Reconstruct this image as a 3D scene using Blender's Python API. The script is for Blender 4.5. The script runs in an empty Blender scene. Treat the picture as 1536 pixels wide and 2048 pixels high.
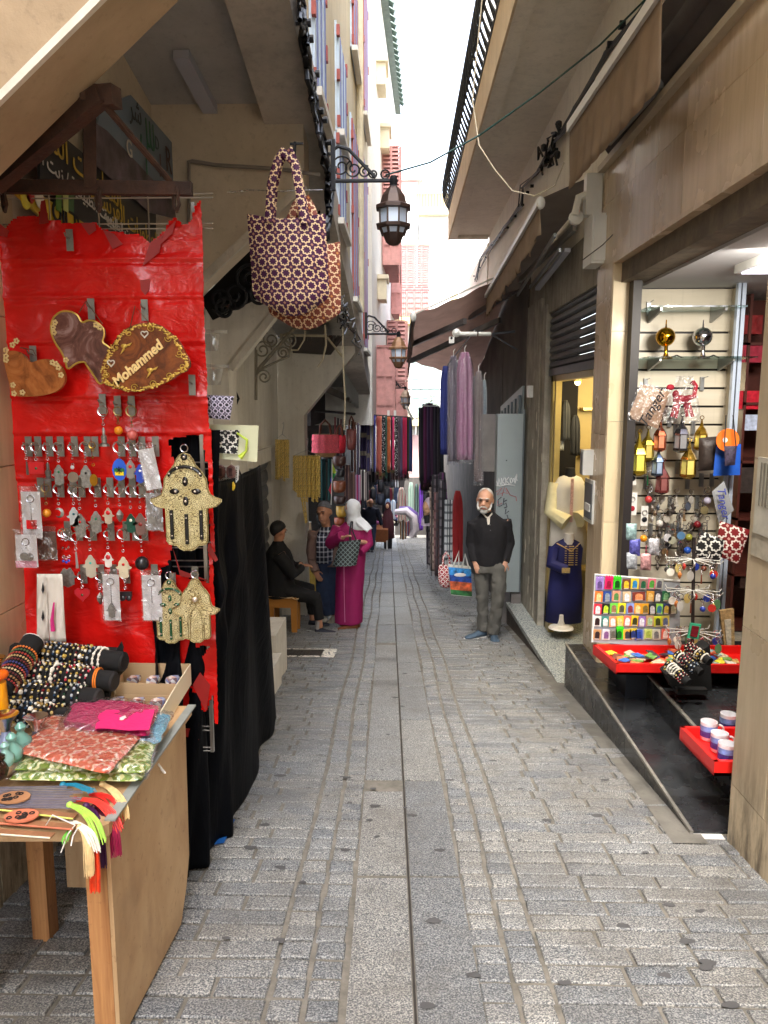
import bpy, bmesh, math, random, unicodedata
from mathutils import Vector, Matrix, noise as mn
R=math.radians; rnd=random.Random(7)
SC=bpy.context.scene
# ---------------- camera, world, sun, exposure
F=1500.0; YAW=R(1.45); PIT=R(8.42); CAM=Vector((0,0,1.6))
cd=bpy.data.cameras.new('camera'); cam=bpy.data.objects.new('camera',cd); SC.collection.objects.link(cam)
cam.location=CAM; cam.rotation_euler=(R(90)-PIT,0,YAW)
cd.sensor_fit='VERTICAL'; cd.sensor_height=24; cd.sensor_width=18; cd.lens=F/2048*24; cd.clip_start=.05; cd.clip_end=400
SC.camera=cam; SC.render.resolution_x=768; SC.render.resolution_y=1024
w=bpy.data.worlds.new('World'); SC.world=w; w.use_nodes=True
nt=w.node_tree; nt.nodes.clear()
sky=nt.nodes.new('ShaderNodeTexSky'); sky.sky_type='NISHITA'; sky.sun_disc=False
sky.sun_elevation=R(58); sky.sun_rotation=R(200); sky.air_density=1.0; sky.dust_density=3.0
hs=nt.nodes.new('ShaderNodeHueSaturation'); hs.inputs['Saturation'].default_value=.55
bg=nt.nodes.new('ShaderNodeBackground'); bg.inputs['Strength'].default_value=.15
wo=nt.nodes.new('ShaderNodeOutputWorld')
nt.links.new(sky.outputs[0],hs.inputs['Color']); nt.links.new(hs.outputs[0],bg.inputs['Color']); nt.links.new(bg.outputs[0],wo.inputs[0])
sd=bpy.data.lights.new('sun','SUN'); sd.energy=.6; sd.angle=R(25); sd.color=(1,.96,.9)
sun=bpy.data.objects.new('sun',sd); SC.collection.objects.link(sun)
# light travels away from the sun: elevation 58, azimuth 200 (nearly behind the camera)
sun.rotation_euler=(R(90-58),0,R(180-200))
SC.view_settings.view_transform='Standard'; SC.view_settings.look='None'; SC.view_settings.gamma=1
SC.view_settings.use_curve_mapping=False; SC.view_settings.exposure=3.32
cy=SC.cycles; cy.max_bounces=9; cy.diffuse_bounces=7; cy.glossy_bounces=3; cy.transparent_max_bounces=10; cy.transmission_bounces=3
cy.caustics_reflective=False; cy.caustics_refractive=False; cy.use_denoising=True; cy.sample_clamp_indirect=6
# ---------------- projection helpers
SL=.13                                   # the street falls 13 % away from the camera
def g(y): return -SL*y
_f=Vector((-math.sin(YAW)*math.cos(PIT),math.cos(YAW)*math.cos(PIT),-math.sin(PIT)))
_r=Vector((math.cos(YAW),math.sin(YAW),0)); _u=_r.cross(_f)
def ray(px,py): return _f*F+_r*(px-768)-_u*(py-1024)
def P(px,py,Y): d=ray(px,py); return CAM+d*(Y/d.y)
def PX(px,py,X): d=ray(px,py); return CAM+d*(X/d.x)
def PZ(px,py,Z): d=ray(px,py); return CAM+d*((Z-1.6)/d.z)
def PG(px,py,h=0): d=ray(px,py); t=(h-1.6)/(d.z+SL*d.y); return CAM+d*t
def proj(p):
    q=Vector(p)-CAM; z=q.dot(_f); return (768+F*q.dot(_r)/z,1024-F*q.dot(_u)/z)
# ---------------- mesh builder
class MB:
    def __init__(s): s.v=[]; s.f=[]; s.m=[]; s.cur=0
    def add(s,vs,fs):
        n=len(s.v); s.v+= [Vector(a) for a in vs]
        for f in fs: s.f.append([n+i for i in f]); s.m.append(s.cur)
        return s
    def hexa(s,p):
        return s.add(p,[(0,3,2,1),(4,5,6,7),(0,1,5,4),(1,2,6,5),(2,3,7,6),(3,0,4,7)])
    def box(s,x0,x1,y0,y1,z0,z1):
        return s.hexa([(x0,y0,z0),(x1,y0,z0),(x1,y1,z0),(x0,y1,z0),(x0,y0,z1),(x1,y0,z1),(x1,y1,z1),(x0,y1,z1)])
    def boxs(s,x0,x1,y0,y1,z0,z1,sl=SL):   # box whose z follows the street slope
        k=lambda x,y,z:(x,y,z-sl*y)
        return s.hexa([k(x0,y0,z0),k(x1,y0,z0),k(x1,y1,z0),k(x0,y1,z0),k(x0,y0,z1),k(x1,y0,z1),k(x1,y1,z1),k(x0,y1,z1)])
    def obox(s,c,sz,rot=None):
        c=Vector(c); hx,hy,hz=[a/2 for a in sz]; rot=rot or Matrix()
        rot=rot.to_3x3() if hasattr(rot,'to_3x3') else rot
        return s.hexa([c+rot@Vector(a) for a in [(-hx,-hy,-hz),(hx,-hy,-hz),(hx,hy,-hz),(-hx,hy,-hz),(-hx,-hy,hz),(hx,-hy,hz),(hx,hy,hz),(-hx,hy,hz)]])
    def bar(s,a,b,w,h,up=(0,0,1)):
        a=Vector(a); b=Vector(b); d=(b-a).normalized(); up=Vector(up)
        if abs(d.dot(up))>.98: up=Vector((0,1,0))
        sx=d.cross(up).normalized()*w/2; sz=sx.cross(d).normalized()*h/2
        return s.hexa([a-sx-sz,a+sx-sz,b+sx-sz,b-sx-sz,a-sx+sz,a+sx+sz,b+sx+sz,b-sx+sz])
    def prism(s,poly,ext):
        n=len(poly); e=Vector(ext); p=[Vector(a) for a in poly]
        return s.add(p+[a+e for a in p],[tuple(range(n))[::-1],tuple(range(n,2*n))]+[(i,(i+1)%n,n+(i+1)%n,n+i) for i in range(n)])
    def loft(s,rings,cap=True,closed=True):
        n=len(rings[0]); base=len(s.v); vs=[p for r in rings for p in r]; fs=[]
        for k in range(len(rings)-1):
            for i in range(n if closed else n-1):
                j=(i+1)%n; fs.append((k*n+i,k*n+j,(k+1)*n+j,(k+1)*n+i))
        if cap: fs.append(tuple(range(n))[::-1]); fs.append(tuple((len(rings)-1)*n+i for i in range(n)))
        return s.add(vs,fs)
    def tube(s,path,r,n=8,cap=True,sq=1.0,ref=None):
        path=[Vector(p) for p in path]; m=len(path); rr=r if isinstance(r,(list,tuple)) else [r]*m
        rings=[]; d0=(path[1]-path[0]).normalized()
        u=Vector(ref) if ref else (Vector((0,0,1)) if abs(d0.z)<.9 else Vector((1,0,0)))
        for i,p in enumerate(path):
            d=(path[min(i+1,m-1)]-path[max(i-1,0)])
            d=d.normalized() if d.length>1e-9 else d0
            u=(u-d*u.dot(d)); u=u.normalized() if u.length>1e-6 else d.orthogonal().normalized()
            w2=d.cross(u)
            rings.append([p+(u*math.cos(a)*sq+w2*math.sin(a))*rr[i] for a in [2*math.pi*k/n for k in range(n)]])
        return s.loft(rings,cap)
    def lathe(s,prof,c=(0,0,0),n=12,ax=None,cap=True):
        c=Vector(c); rot=ax or Matrix.Identity(3)
        return s.loft([[c+rot@Vector((r*math.cos(a),r*math.sin(a),z)) for a in [2*math.pi*k/n for k in range(n)]] for r,z in prof],cap)
    def sph(s,c,r,n=10,m=6,rot=None):
        r=r if isinstance(r,(list,tuple)) else (r,r,r); c=Vector(c); rot=rot or Matrix.Identity(3)
        rings=[]
        for j in range(1,m):
            t=math.pi*j/m
            rings.append([c+rot@Vector((r[0]*math.sin(t)*math.cos(a),r[1]*math.sin(t)*math.sin(a),-r[2]*math.cos(t))) for a in [2*math.pi*k/n for k in range(n)]])
        b=len(s.v); s.loft(rings,False); s.v+=[c+rot@Vector((0,0,-r[2])),c+rot@Vector((0,0,r[2]))]
        e=len(s.v)
        for i in range(n):
            s.f.append([b+(i+1)%n,b+i,e-2]); s.m.append(s.cur)
            q=b+(m-2)*n; s.f.append([q+i,q+(i+1)%n,e-1]); s.m.append(s.cur)
        return s
    def grid(s,fn,nu,nv):
        vs=[fn(i/nu,j/nv) for j in range(nv+1) for i in range(nu+1)]
        return s.add(vs,[(j*(nu+1)+i,j*(nu+1)+i+1,(j+1)*(nu+1)+i+1,(j+1)*(nu+1)+i) for j in range(nv) for i in range(nu)])
    def ring(s,c,R0,r,n=14,m=5,ax='y',a0=0,a1=2*math.pi):
        c=Vector(c); full=abs(a1-a0-2*math.pi)<1e-6; rings=[]
        E={'y':(Vector((1,0,0)),Vector((0,0,1))),'x':(Vector((0,1,0)),Vector((0,0,1))),'z':(Vector((1,0,0)),Vector((0,1,0)))}[ax] if isinstance(ax,str) else ax
        nn=E[0].cross(E[1])
        for k in range(n+1):
            a=a0+(a1-a0)*k/n; d=E[0]*math.cos(a)+E[1]*math.sin(a)
            rings.append([c+d*R0+(d*math.cos(b)+nn*math.sin(b))*r for b in [2*math.pi*j/m for j in range(m)]])
        return s.loft(rings,not full)
    def xf(s,M,start=0):
        for i in range(start,len(s.v)): s.v[i]=M@s.v[i]
        return s
OFF={}
def _mesh(name,mb,mats,off,smooth):
    me=bpy.data.meshes.new(name); me.from_pydata([tuple(p-off) for p in mb.v],[],mb.f)
    for m in (mats if isinstance(mats,(list,tuple)) else [mats]): me.materials.append(m)
    if any(mb.m): me.polygons.foreach_set('material_index',mb.m)
    if smooth:
        me.polygons.foreach_set('use_smooth',[True]*len(me.polygons)); 
        if smooth!='all':
            try: me.set_sharp_from_angle(angle=R(38))
            except Exception: pass
    me.update(); return me
def thing(name,label,cat,loc=(0,0,0),group=None,kind=None):
    o=bpy.data.objects.new(name,None); SC.collection.objects.link(o); o.location=loc; o.empty_display_size=.1
    if label: o['label']=label
    if cat: o['category']=cat
    if group: o['group']=group
    if kind: o['kind']=kind
    OFF[o.name]=Vector(loc); return o
def part(name,mb,mat,parent,label=None,smooth=True,kind=None,local=False):
    off=OFF[parent.name]
    me=_mesh(name,mb,mat,Vector() if local else off,smooth); o=bpy.data.objects.new(name,me); SC.collection.objects.link(o)
    o.parent=parent; OFF[o.name]=off
    if label: o['label']=label
    if kind: o['kind']=kind
    return o
def single(name,mb,mat,label,cat,group=None,loc=None,smooth=True,kind=None):
    if loc is None:
        xs=[p.x for p in mb.v]; ys=[p.y for p in mb.v]; zs=[p.z for p in mb.v]
        loc=((min(xs)+max(xs))/2,(min(ys)+max(ys))/2,min(zs))
    loc=Vector(loc); me=_mesh(name,mb,mat,loc,smooth); o=bpy.data.objects.new(name,me); SC.collection.objects.link(o)
    o.location=loc; OFF[o.name]=loc
    if label: o['label']=label
    if cat: o['category']=cat
    if group: o['group']=group
    if kind: o['kind']=kind
    return o
def struct(name,mb,mat,smooth=False): return single(name,mb,mat,None,None,loc=(0,0,0),kind='structure',smooth=smooth)
def cp(root,loc,label=None,rotz=None,scale=None,group=None,mats=None):
    def rec(o,par):
        c=o.copy(); SC.collection.objects.link(c)
        if par: c.parent=par
        for ch in list(o.children): rec(ch,c)
        return c
    r=rec(root,None); r.location=loc; OFF[r.name]=Vector(loc)
    if rotz is not None: r.rotation_euler=(0,0,rotz)
    if scale is not None: r.scale=(scale,)*3 if not isinstance(scale,(tuple,list)) else scale
    if label: r['label']=label
    if group: r['group']=group
    return r
def inst(name,me,parent,M):                # a piece that shares its mesh
    o=bpy.data.objects.new(name,me); SC.collection.objects.link(o); o.parent=parent
    o.matrix_local=Matrix.Translation(-OFF[parent.name])@M; OFF[o.name]=OFF[parent.name]; return o
def mod_remesh(o,vox,sm=4,noise_=None):
    m=o.modifiers.new('remesh','REMESH'); m.mode='VOXEL'; m.voxel_size=vox; m.use_smooth_shade=True
    s=o.modifiers.new('smooth','SMOOTH'); s.factor=.6; s.iterations=sm
    if noise_:
        t=bpy.data.textures.new('folds','CLOUDS'); t.noise_scale=noise_[0]
        d=o.modifiers.new('folds','DISPLACE'); d.texture=t; d.strength=noise_[1]; d.mid_level=.5; d.texture_coords='LOCAL'
def solid(o,t): m=o.modifiers.new('solid','SOLIDIFY'); m.thickness=t; m.offset=0
ORD=['first','second','third','fourth','fifth','sixth','seventh','eighth','ninth','tenth','eleventh','twelfth','thirteenth','fourteenth','fifteenth','sixteenth','seventeenth','eighteenth','nineteenth','twentieth']
NJ=set('اأإآدذرزوةىء')
def arab(t):
    out=[]
    for wd in t.split(' '):
        s=''
        for i,c in enumerate(wd):
            pj=i>0 and wd[i-1] not in NJ and c!='ء'; nj=c not in NJ and i<len(wd)-1 and wd[i+1]!='ء'
            form={(0,0):'ISOLATED',(0,1):'INITIAL',(1,0):'FINAL',(1,1):'MEDIAL'}[(int(pj),int(nj))]
            try: s+=unicodedata.lookup(unicodedata.name(c)+' '+form+' FORM')
            except Exception: s+=c
        out.append(s[::-1])
    return ' '.join(out[::-1])
def text(name,s,size,M,mat,parent,ext=.002,align='CENTER',sx=1.0,shear=0,bold=0):
    cu=bpy.data.curves.new(name,'FONT'); cu.body=s; cu.size=size; cu.extrude=ext; cu.align_x=align; cu.align_y='CENTER'; cu.shear=shear; cu.offset=bold
    cu.resolution_u=3; cu.materials.append(mat); o=bpy.data.objects.new(name,cu); SC.collection.objects.link(o)
    me=bpy.data.meshes.new_from_object(o); bpy.data.objects.remove(o); me.materials.clear(); me.materials.append(mat)
    o=bpy.data.objects.new(name,me); SC.collection.objects.link(o)
    o.parent=parent; o.matrix_local=Matrix.Translation(-OFF[parent.name])@M@Matrix.Diagonal((sx,1,1,1)); OFF[o.name]=OFF[parent.name]; return o
def basis(o,x,y):                          # matrix with local x,y along given world vectors
    x=Vector(x).normalized(); y=Vector(y).normalized(); z=x.cross(y).normalized(); y=z.cross(x)
    M=Matrix(((x.x,y.x,z.x,o[0]),(x.y,y.y,z.y,o[1]),(x.z,y.z,z.z,o[2]),(0,0,0,1))); return M
# ---------------- materials
def S(c):                                   # sRGB 0-255 -> linear
    return tuple(((a/255)/12.92 if a<=10 else (((a/255)+.055)/1.055)**2.4) for a in c)+(1,)
class NT:
    def __init__(s,name):
        s.mat=bpy.data.materials.new(name); s.mat.use_nodes=True; s.t=s.mat.node_tree; s.b=s.t.nodes['Principled BSDF']; s.out=s.t.nodes['Material Output']
    def n(s,ty,**k):
        x=s.t.nodes.new('ShaderNode'+ty)
        for a,b in k.items(): setattr(x,a,b)
        return x
    def l(s,a,b): s.t.links.new(a,b)
    def set(s,nd,i,v):
        if hasattr(v,'is_linked') or isinstance(v,bpy.types.NodeSocket): s.l(v,nd.inputs[i])
        else: nd.inputs[i].default_value=v
    def math(s,op,a,b=0,c=0,clamp=False):
        m=s.n('Math',operation=op,use_clamp=clamp); s.set(m,0,a); s.set(m,1,b)
        if op in('SMOOTH_MIN','MULTIPLY_ADD','COMPARE'): s.set(m,2,c)
        return m.outputs[0]
    def co(s,kind='Object',scale=(1,1,1),rot=(0,0,0)):
        if kind=='World': o=s.n('NewGeometry').outputs['Position']
        else: o=s.n('TexCoord').outputs[kind]
        mp=s.n('Mapping'); s.l(o,mp.inputs[0]); mp.inputs['Scale'].default_value=scale; mp.inputs['Rotation'].default_value=rot
        return mp.outputs[0]
    def noise(s,co,sc,det=3,rough=.5,dist=0):
        x=s.n('TexNoise'); s.l(co,x.inputs['Vector']); x.inputs['Scale'].default_value=sc; x.inputs['Detail'].default_value=det
        x.inputs['Roughness'].default_value=rough; x.inputs['Distortion'].default_value=dist; return x.outputs['Fac']
    def ramp(s,f,stops):
        x=s.n('ValToRGB'); s.l(f,x.inputs[0]); e=x.color_ramp.elements
        while len(e)<len(stops): e.new(.5)
        for i,(p,c) in enumerate(stops): e[i].position=p; e[i].color=c if len(c)==4 else tuple(c)+(1,)
        return x.outputs[0]
    def mix(s,f,a,b,mode='MIX'):
        x=s.n('MixRGB',blend_type=mode); s.set(x,0,f); s.set(x,1,a); s.set(x,2,b); return x.outputs[0]
    def bump(s,h,st,dist=.01):
        x=s.n('Bump'); x.inputs['Strength'].default_value=st; x.inputs['Distance'].default_value=dist; s.l(h,x.inputs['Height']); s.l(x.outputs[0],s.b.inputs['Normal'])
        return x.outputs[0]
    def fin(s,col=None,rough=None,metal=None,**k):
        if col is not None: s.set(s.b,'Base Color',col)
        if rough is not None: s.set(s.b,'Roughness',rough)
        if metal is not None: s.b.inputs['Metallic'].default_value=metal
        for a,b in k.items(): s.set(s.b,a,b)
        return s.mat
_mc={}
def dk(c,f): return tuple(min(1,a*f) for a in c[:3])+(1,)
def mat(name,col,rough=.6,metal=0,var=.18,sc=6,bump=0,bsc=40,world=False,**k):
    """plain painted / cloth / metal surface with mottled colour and fine relief"""
    if name in _mc: return _mc[name]
    t=NT(name); c=col if max(col[:3])<=1 else S(col); c=tuple(c[:3])+(1,)
    co=t.co('World' if world else 'Object')
    cc=t.ramp(t.noise(co,sc,4,.6),[(.3,dk(c,1-var)),(.7,dk(c,1+var))])
    if bump: t.bump(t.noise(co,bsc,3,.6),bump,.01)
    k2={a.replace('_',' '):b for a,b in k.items()}
    _mc[name]=t.fin(cc,rough,metal,**k2); return _mc[name]
def stained(name,c1,c2,rough=.75,sc=1.2,streak=True,bump=.25,dirt=.55,tint=None):
    """weathered wall: mottling, rain streaks, grime"""
    if name in _mc: return _mc[name]
    t=NT(name); c1=S(c1); c2=S(c2); co=t.co('World')
    n1=t.noise(co,sc,6,.65,.4); a=t.ramp(n1,[(.35,c1),(.65,c2)])
    if streak:
        st=t.noise(t.co('World',(7,7,.5)),1.6,5,.6); m=t.ramp(st,[(.48,(0,0,0)),(.72,(1,1,1))])
        a=t.mix(t.math('MULTIPLY',m,dirt*.75),a,tint and S(tint) or dk(c1,.45))
    sp=t.noise(co,26,4,.7); a=t.mix(t.math('MULTIPLY',t.ramp(sp,[(.56,(0,0,0)),(.7,(1,1,1))]),.35),a,dk(c1,.6))
    t.bump(t.noise(co,22,5,.7),bump,.01); _mc[name]=t.fin(a,rough); return _mc[name]
def stone(name,c1,c2,rough=.28,grain=(9,9,1.1)):
    if name in _mc: return _mc[name]
    t=NT(name); c1=S(c1); c2=S(c2); ri=t.n('ObjectInfo').outputs['Random']
    v=t.n('VectorMath',operation='ADD'); t.l(t.co('World',grain),v.inputs[0]); cx=t.n('CombineXYZ'); t.l(t.math('MULTIPLY',ri,9),cx.inputs[0]); t.l(cx.outputs[0],v.inputs[1])
    a=t.ramp(t.noise(v.outputs[0],1.5,5,.62,.3),[(.3,c1),(.7,c2)])
    a=t.mix(.5,a,t.mix(ri,dk(c1,.85),dk(c2,1.12)),'MIX') if False else t.mix(.25,a,t.mix(ri,dk(c1,.7),dk(c2,1.2)))
    co=t.co('World'); st=t.noise(co,3.2,6,.7); a=t.mix(t.math('MULTIPLY',t.ramp(st,[(.55,(0,0,0)),(.75,(1,1,1))]),.3),a,dk(c1,.5))
    lo=t.noise(t.co('World',(14,14,1.5)),1.3,4,.6); a=t.mix(t.math('MULTIPLY',t.ramp(lo,[(.55,(0,0,0)),(.8,(1,1,1))]),.3),a,dk(c1,.45))
    sx=t.n('SeparateXYZ'); t.l(t.n('NewGeometry').outputs['Position'],sx.inputs[0]); hh=t.math('ADD',sx.outputs[2],t.math('MULTIPLY',sx.outputs[1],SL))
    gr=t.math('MULTIPLY',t.math('MULTIPLY',t.math('SUBTRACT',.55,hh),2.2,clamp=True),t.ramp(t.noise(t.co('World',(9,9,2)),1.8,5,.7),[(.42,(0,0,0)),(.62,(1,1,1))]),clamp=True)
    a=t.mix(t.math('MULTIPLY',gr,.8),a,S((70,58,44)))   # splash dirt on the lowest half metre
    rr=t.ramp(t.noise(co,2.5,4),[(.3,(rough*.6,)*3),(.7,(rough*1.7,)*3)]); t.bump(t.noise(co,60,3),.06,.005)
    _mc[name]=t.fin(a,rr); return _mc[name]
# ---------------- special materials
def m_granite(name='granite_sett',light=1.0,obj=True):
    t=NT(name); co=t.co('World'); n1=t.noise(co,170,2,.6)
    a=t.ramp(n1,[(.36,dk(S((70,73,78)),light)),(.46,dk(S((122,125,128)),light)),(.53,dk(S((150,152,152)),light)),(.62,dk(S((204,202,196)),light))])
    big=t.noise(co,1.1,5,.65,.5); a=t.mix(t.math('MULTIPLY',t.ramp(big,[(.45,(0,0,0)),(.65,(1,1,1))]),.5),a,S((98,94,88)))
    if obj:
        ri=t.n('ObjectInfo').outputs['Random']; a=t.mix(1,a,t.ramp(ri,[(0,(.68,.70,.73)),(.5,(.9,.9,.9)),(1,(1.02,.99,.94))]),'MULTIPLY')
    else:
        vo=t.n('TexVoronoi'); t.l(t.co('World',(4,10,1)),vo.inputs['Vector']); vo.inputs['Scale'].default_value=1
        bw=t.n('SeparateColor'); t.l(vo.outputs['Color'],bw.inputs[0]); a=t.mix(1,a,t.ramp(bw.outputs[0],[(0,(.7,.72,.76)),(.5,(.95,.95,.95)),(1,(1.0,.97,.92))]),'MULTIPLY')
    med=t.noise(co,7,5,.7); a=t.mix(t.math('MULTIPLY',t.ramp(med,[(.5,(0,0,0)),(.68,(1,1,1))]),.4),a,S((96,92,86)))
    t.bump(n1,.35,.004); return t.fin(a,.55)
GR=m_granite('granite_sett',.74); GRS=m_granite('granite_sett_far',.76,False)
t=NT('mortar'); co=t.co('World'); MORT=t.fin(t.ramp(t.noise(co,9,6,.7),[(.3,S((84,80,72))),(.7,S((132,126,116)))]),.9); 
t=NT('mosaic_granite'); co=t.co('World'); n1=t.noise(co,70,3,.65)
MOSG=t.fin(t.ramp(n1,[(.38,S((70,80,84))),(.5,S((150,158,156))),(.6,S((205,205,196)))]),.5)
STRAW=mat('cable_black',(18,19,23),.5); 
BEIGE=stone('beige_cladding',(176,157,128),(204,187,158),.42)
LINT=stone('tan_cladding_glossy',(190,168,138),(216,195,166),.2,(12,12,.8))
JAMB=stone('cream_jamb',(196,176,140),(214,196,160),.35)
PLL=stained('plaster_passage',(194,183,164),(214,203,184),.85,1.5,False,.3)
CONC=stained('overhang_concrete',(172,166,158),(196,189,179),.9,2,True,.35)
CEIL=stained('passage_ceiling_paint',(162,161,160),(182,180,178),.9,2.5,False,.2,.4)
WHW=stained('whitewashed_wall',(196,190,178),(216,212,202),.85,1.2,True,.2,.35)
GREYW=stained('grey_white_wall',(158,152,142),(180,174,162),.85,1.6,True,.25,.55)
FACL=stained('cream_facade',(198,188,160),(216,206,180),.8,.6,True,.15,.3)
FACW=stained('white_facade',(226,224,216),(238,236,230),.8,.5,True,.1,.2)
BALC=stained('balcony_plaster',(222,214,198),(236,229,214),.85,1.1,True,.25,.3)
BALE=stained('balcony_edge',(206,182,148),(222,198,164),.8,2,True,.2,.4)
YELW=stained('yellow_plaster',(214,190,130),(228,206,150),.85,1,True,.2,.35)
DCON=stained('dark_concrete',(130,124,114),(164,158,144),.9,3,True,.5,.8)
RUST=stained('rusty_iron',(46,28,20),(70,42,28),.8,14,True,.6,.5)
WMET=mat('white_metal',(214,214,208),.35,0,.05,8); GMET=mat('grey_metal',(150,152,152),.35,.6,.08,8)
STEEL=mat('steel_wire',(170,166,160),.3,.9,.1,20); CHROME=mat('chrome',(200,200,205),.15,1,.03,9)
GOLD=mat('gold_metal',(205,160,60),.2,1,.15,30); BLK=mat('black_cloth',(14,15,18),.75,0,.3,10,.15,120)
BLKM=mat('black_iron',(22,24,30),.5,.3,.2,12); BRASS=mat('aged_brass',(150,132,84),.38,.8,.3,18)
REDP=mat('red_paint',(214,28,24),.35,0,.1,6); WOOD=None
t=NT('plywood'); co=t.co('Object',(1,1,1)); gr_=t.noise(t.co('Object',(18,3,1.6)),1.6,5,.6,.6)
a=t.ramp(gr_,[(.3,S((168,132,92))),(.7,S((196,164,124)))]); pt=t.noise(co,5,5,.6); a=t.mix(t.math('MULTIPLY',t.ramp(pt,[(.5,(0,0,0)),(.7,(1,1,1))]),.45),a,S((142,112,82)))
sp=t.noise(co,30,4,.7); a=t.mix(t.math('MULTIPLY',t.ramp(sp,[(.6,(0,0,0)),(.7,(1,1,1))]),.5),a,S((120,84,56))); t.bump(gr_,.1,.004); PLY=t.fin(a,.6)
t=NT('pine_timber'); gr_=t.noise(t.co('Object',(26,26,1.6)),1.4,5,.6,.8); a=t.ramp(gr_,[(.3,S((150,98,56))),(.7,S((196,144,92)))])
sp=t.noise(t.co('Object'),24,4,.7); a=t.mix(t.math('MULTIPLY',t.ramp(sp,[(.6,(0,0,0)),(.72,(1,1,1))]),.5),a,S((104,66,40))); PINE=t.fin(a,.6)
t=NT('red_vinyl'); co=t.co('Object'); a=t.ramp(t.noise(co,5,4,.6),[(.3,S((178,14,12))),(.7,S((212,24,18)))])
h=t.math('ADD',t.noise(t.co('Object',(5,5,9)),1.3,3,.5,1.2),t.math('MULTIPLY',t.noise(co,16,3,.5,1),.35)); t.bump(h,.28,.03); VINYL=t.fin(a,.26,Coat_Weight=.2) if False else t.fin(a,.26)
t=NT('black_tile'); co=t.co('World'); a=t.ramp(t.noise(co,5,6,.7),[(.35,S((28,30,33))),(.75,S((58,60,62)))]); sp=t.noise(co,70,3,.7)
a=t.mix(t.math('MULTIPLY',t.ramp(sp,[(.6,(0,0,0)),(.75,(1,1,1))]),.25),a,S((130,128,122))); BTILE=t.fin(a,t.ramp(t.noise(co,7,5),[(.3,(.12,)*3),(.7,(.4,)*3)]))
def m_star(name,base,line,dia,n,axes='XZ',w=.055,sheen=0,rough=.7,R0=.37):
    """woven lattice of eight-pointed star outlines"""
    t=NT(name); sx=t.n('SeparateXYZ'); t.l(t.n('TexCoord').outputs['Object'],sx.inputs[0])
    u=sx.outputs['XYZ'.index(axes[0])]; v=sx.outputs['XYZ'.index(axes[1])]
    U=t.math('MULTIPLY',t.math('ADD',t.math('MULTIPLY',u,.98),t.math('MULTIPLY',v,.12)),n); V=t.math('MULTIPLY',v,n)
    def cell(a): return t.math('SUBTRACT',t.math('FRACT',t.math('ADD',a,100)),.5)
    cu_,cv_=cell(U),cell(V)
    r=t.math('SQRT',t.math('ADD',t.math('MULTIPLY',cu_,cu_),t.math('MULTIPLY',cv_,cv_))); th=t.math('ARCTAN2',cv_,cu_)
    Rr=t.math('ADD',R0,t.math('MULTIPLY',t.math('COSINE',t.math('MULTIPLY',th,8)),.045))
    ln=t.math('LESS_THAN',t.math('ABSOLUTE',t.math('SUBTRACT',r,Rr)),w)
    du,dv=cell(t.math('ADD',U,.5)),cell(t.math('ADD',V,.5)); dd=t.math('ADD',t.math('ABSOLUTE',du),t.math('ABSOLUTE',dv)); dm=t.math('LESS_THAN',dd,.13)
    c1=S(base); nn=t.noise(t.co('Object'),60,3); b=t.mix(nn,dk(c1,.75),dk(c1,1.25)); a=t.mix(ln,b,S(line)); a=t.mix(dm,a,S(dia))
    t.bump(t.noise(t.co('Object'),300,2),.2,.002); return t.fin(a,rough)
def m_stripe(name,cols,n,ax='X',rough=.85,horiz=None,dots=None):
    t=NT(name); sx=t.n('SeparateXYZ'); t.l(t.n('TexCoord').outputs['Object'],sx.inputs[0]); u=sx.outputs['XYZ'.index(ax)]
    f=t.math('FRACT',t.math('ADD',t.math('MULTIPLY',u,n),50)); r=t.n('ValToRGB'); r.color_ramp.interpolation='CONSTANT'; t.l(f,r.inputs[0]); e=r.color_ramp.elements
    while len(e)<len(cols): e.new(.5)
    for i,c in enumerate(cols): e[i].position=i/len(cols); e[i].color=S(c)
    a=r.outputs[0]
    if horiz:
        f2=t.math('FRACT',t.math('ADD',t.math('MULTIPLY',sx.outputs[2],horiz[0]),50.1)); a=t.mix(t.math('MULTIPLY',t.math('LESS_THAN',f2,horiz[1]),.75),a,S(horiz[2]))
    if dots: a=t.mix(t.math('LESS_THAN',dots[2] if False else t.noise(t.co('Object'),dots[0],1),dots[1]),a,S(dots[3]))
    t.bump(t.noise(t.co('Object'),150,2),.2,.003); return t.fin(a,rough)
def m_film(name='clear_plastic_film',tint=(.92,.93,.97),fac=.16,sc=24):
    if name in _mc: return _mc[name]
    t=NT(name); tr=t.n('BsdfTransparent'); tr.inputs[0].default_value=tint+(1,); gl=t.n('BsdfGlossy'); gl.inputs['Roughness'].default_value=.12
    bp=t.n('Bump'); bp.inputs['Strength'].default_value=.9; bp.inputs['Distance'].default_value=.02; t.l(t.noise(t.co('Object'),sc,3,.5,1.5),bp.inputs['Height']); t.l(bp.outputs[0],gl.inputs['Normal'])
    lw=t.n('LayerWeight'); lw.inputs[0].default_value=.35; t.l(bp.outputs[0],lw.inputs['Normal']); mx=t.n('MixShader')
    t.l(t.math('ADD',t.math('MULTIPLY',lw.outputs['Facing'],.5),fac,clamp=True),mx.inputs[0]); t.l(tr.outputs[0],mx.inputs[1]); t.l(gl.outputs[0],mx.inputs[2]); t.l(mx.outputs[0],t.out.inputs[0])
    _mc[name]=t.mat; return t.mat
FILM=m_film(); GLASS=m_film('window_glass',(.85,.9,.9),.1,1)
def m_emit(name,c,s): t=NT(name); t.b.inputs['Emission Color'].default_value=S(c); t.b.inputs['Emission Strength'].default_value=s; t.b.inputs['Base Color'].default_value=S(c); return t.mat
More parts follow.
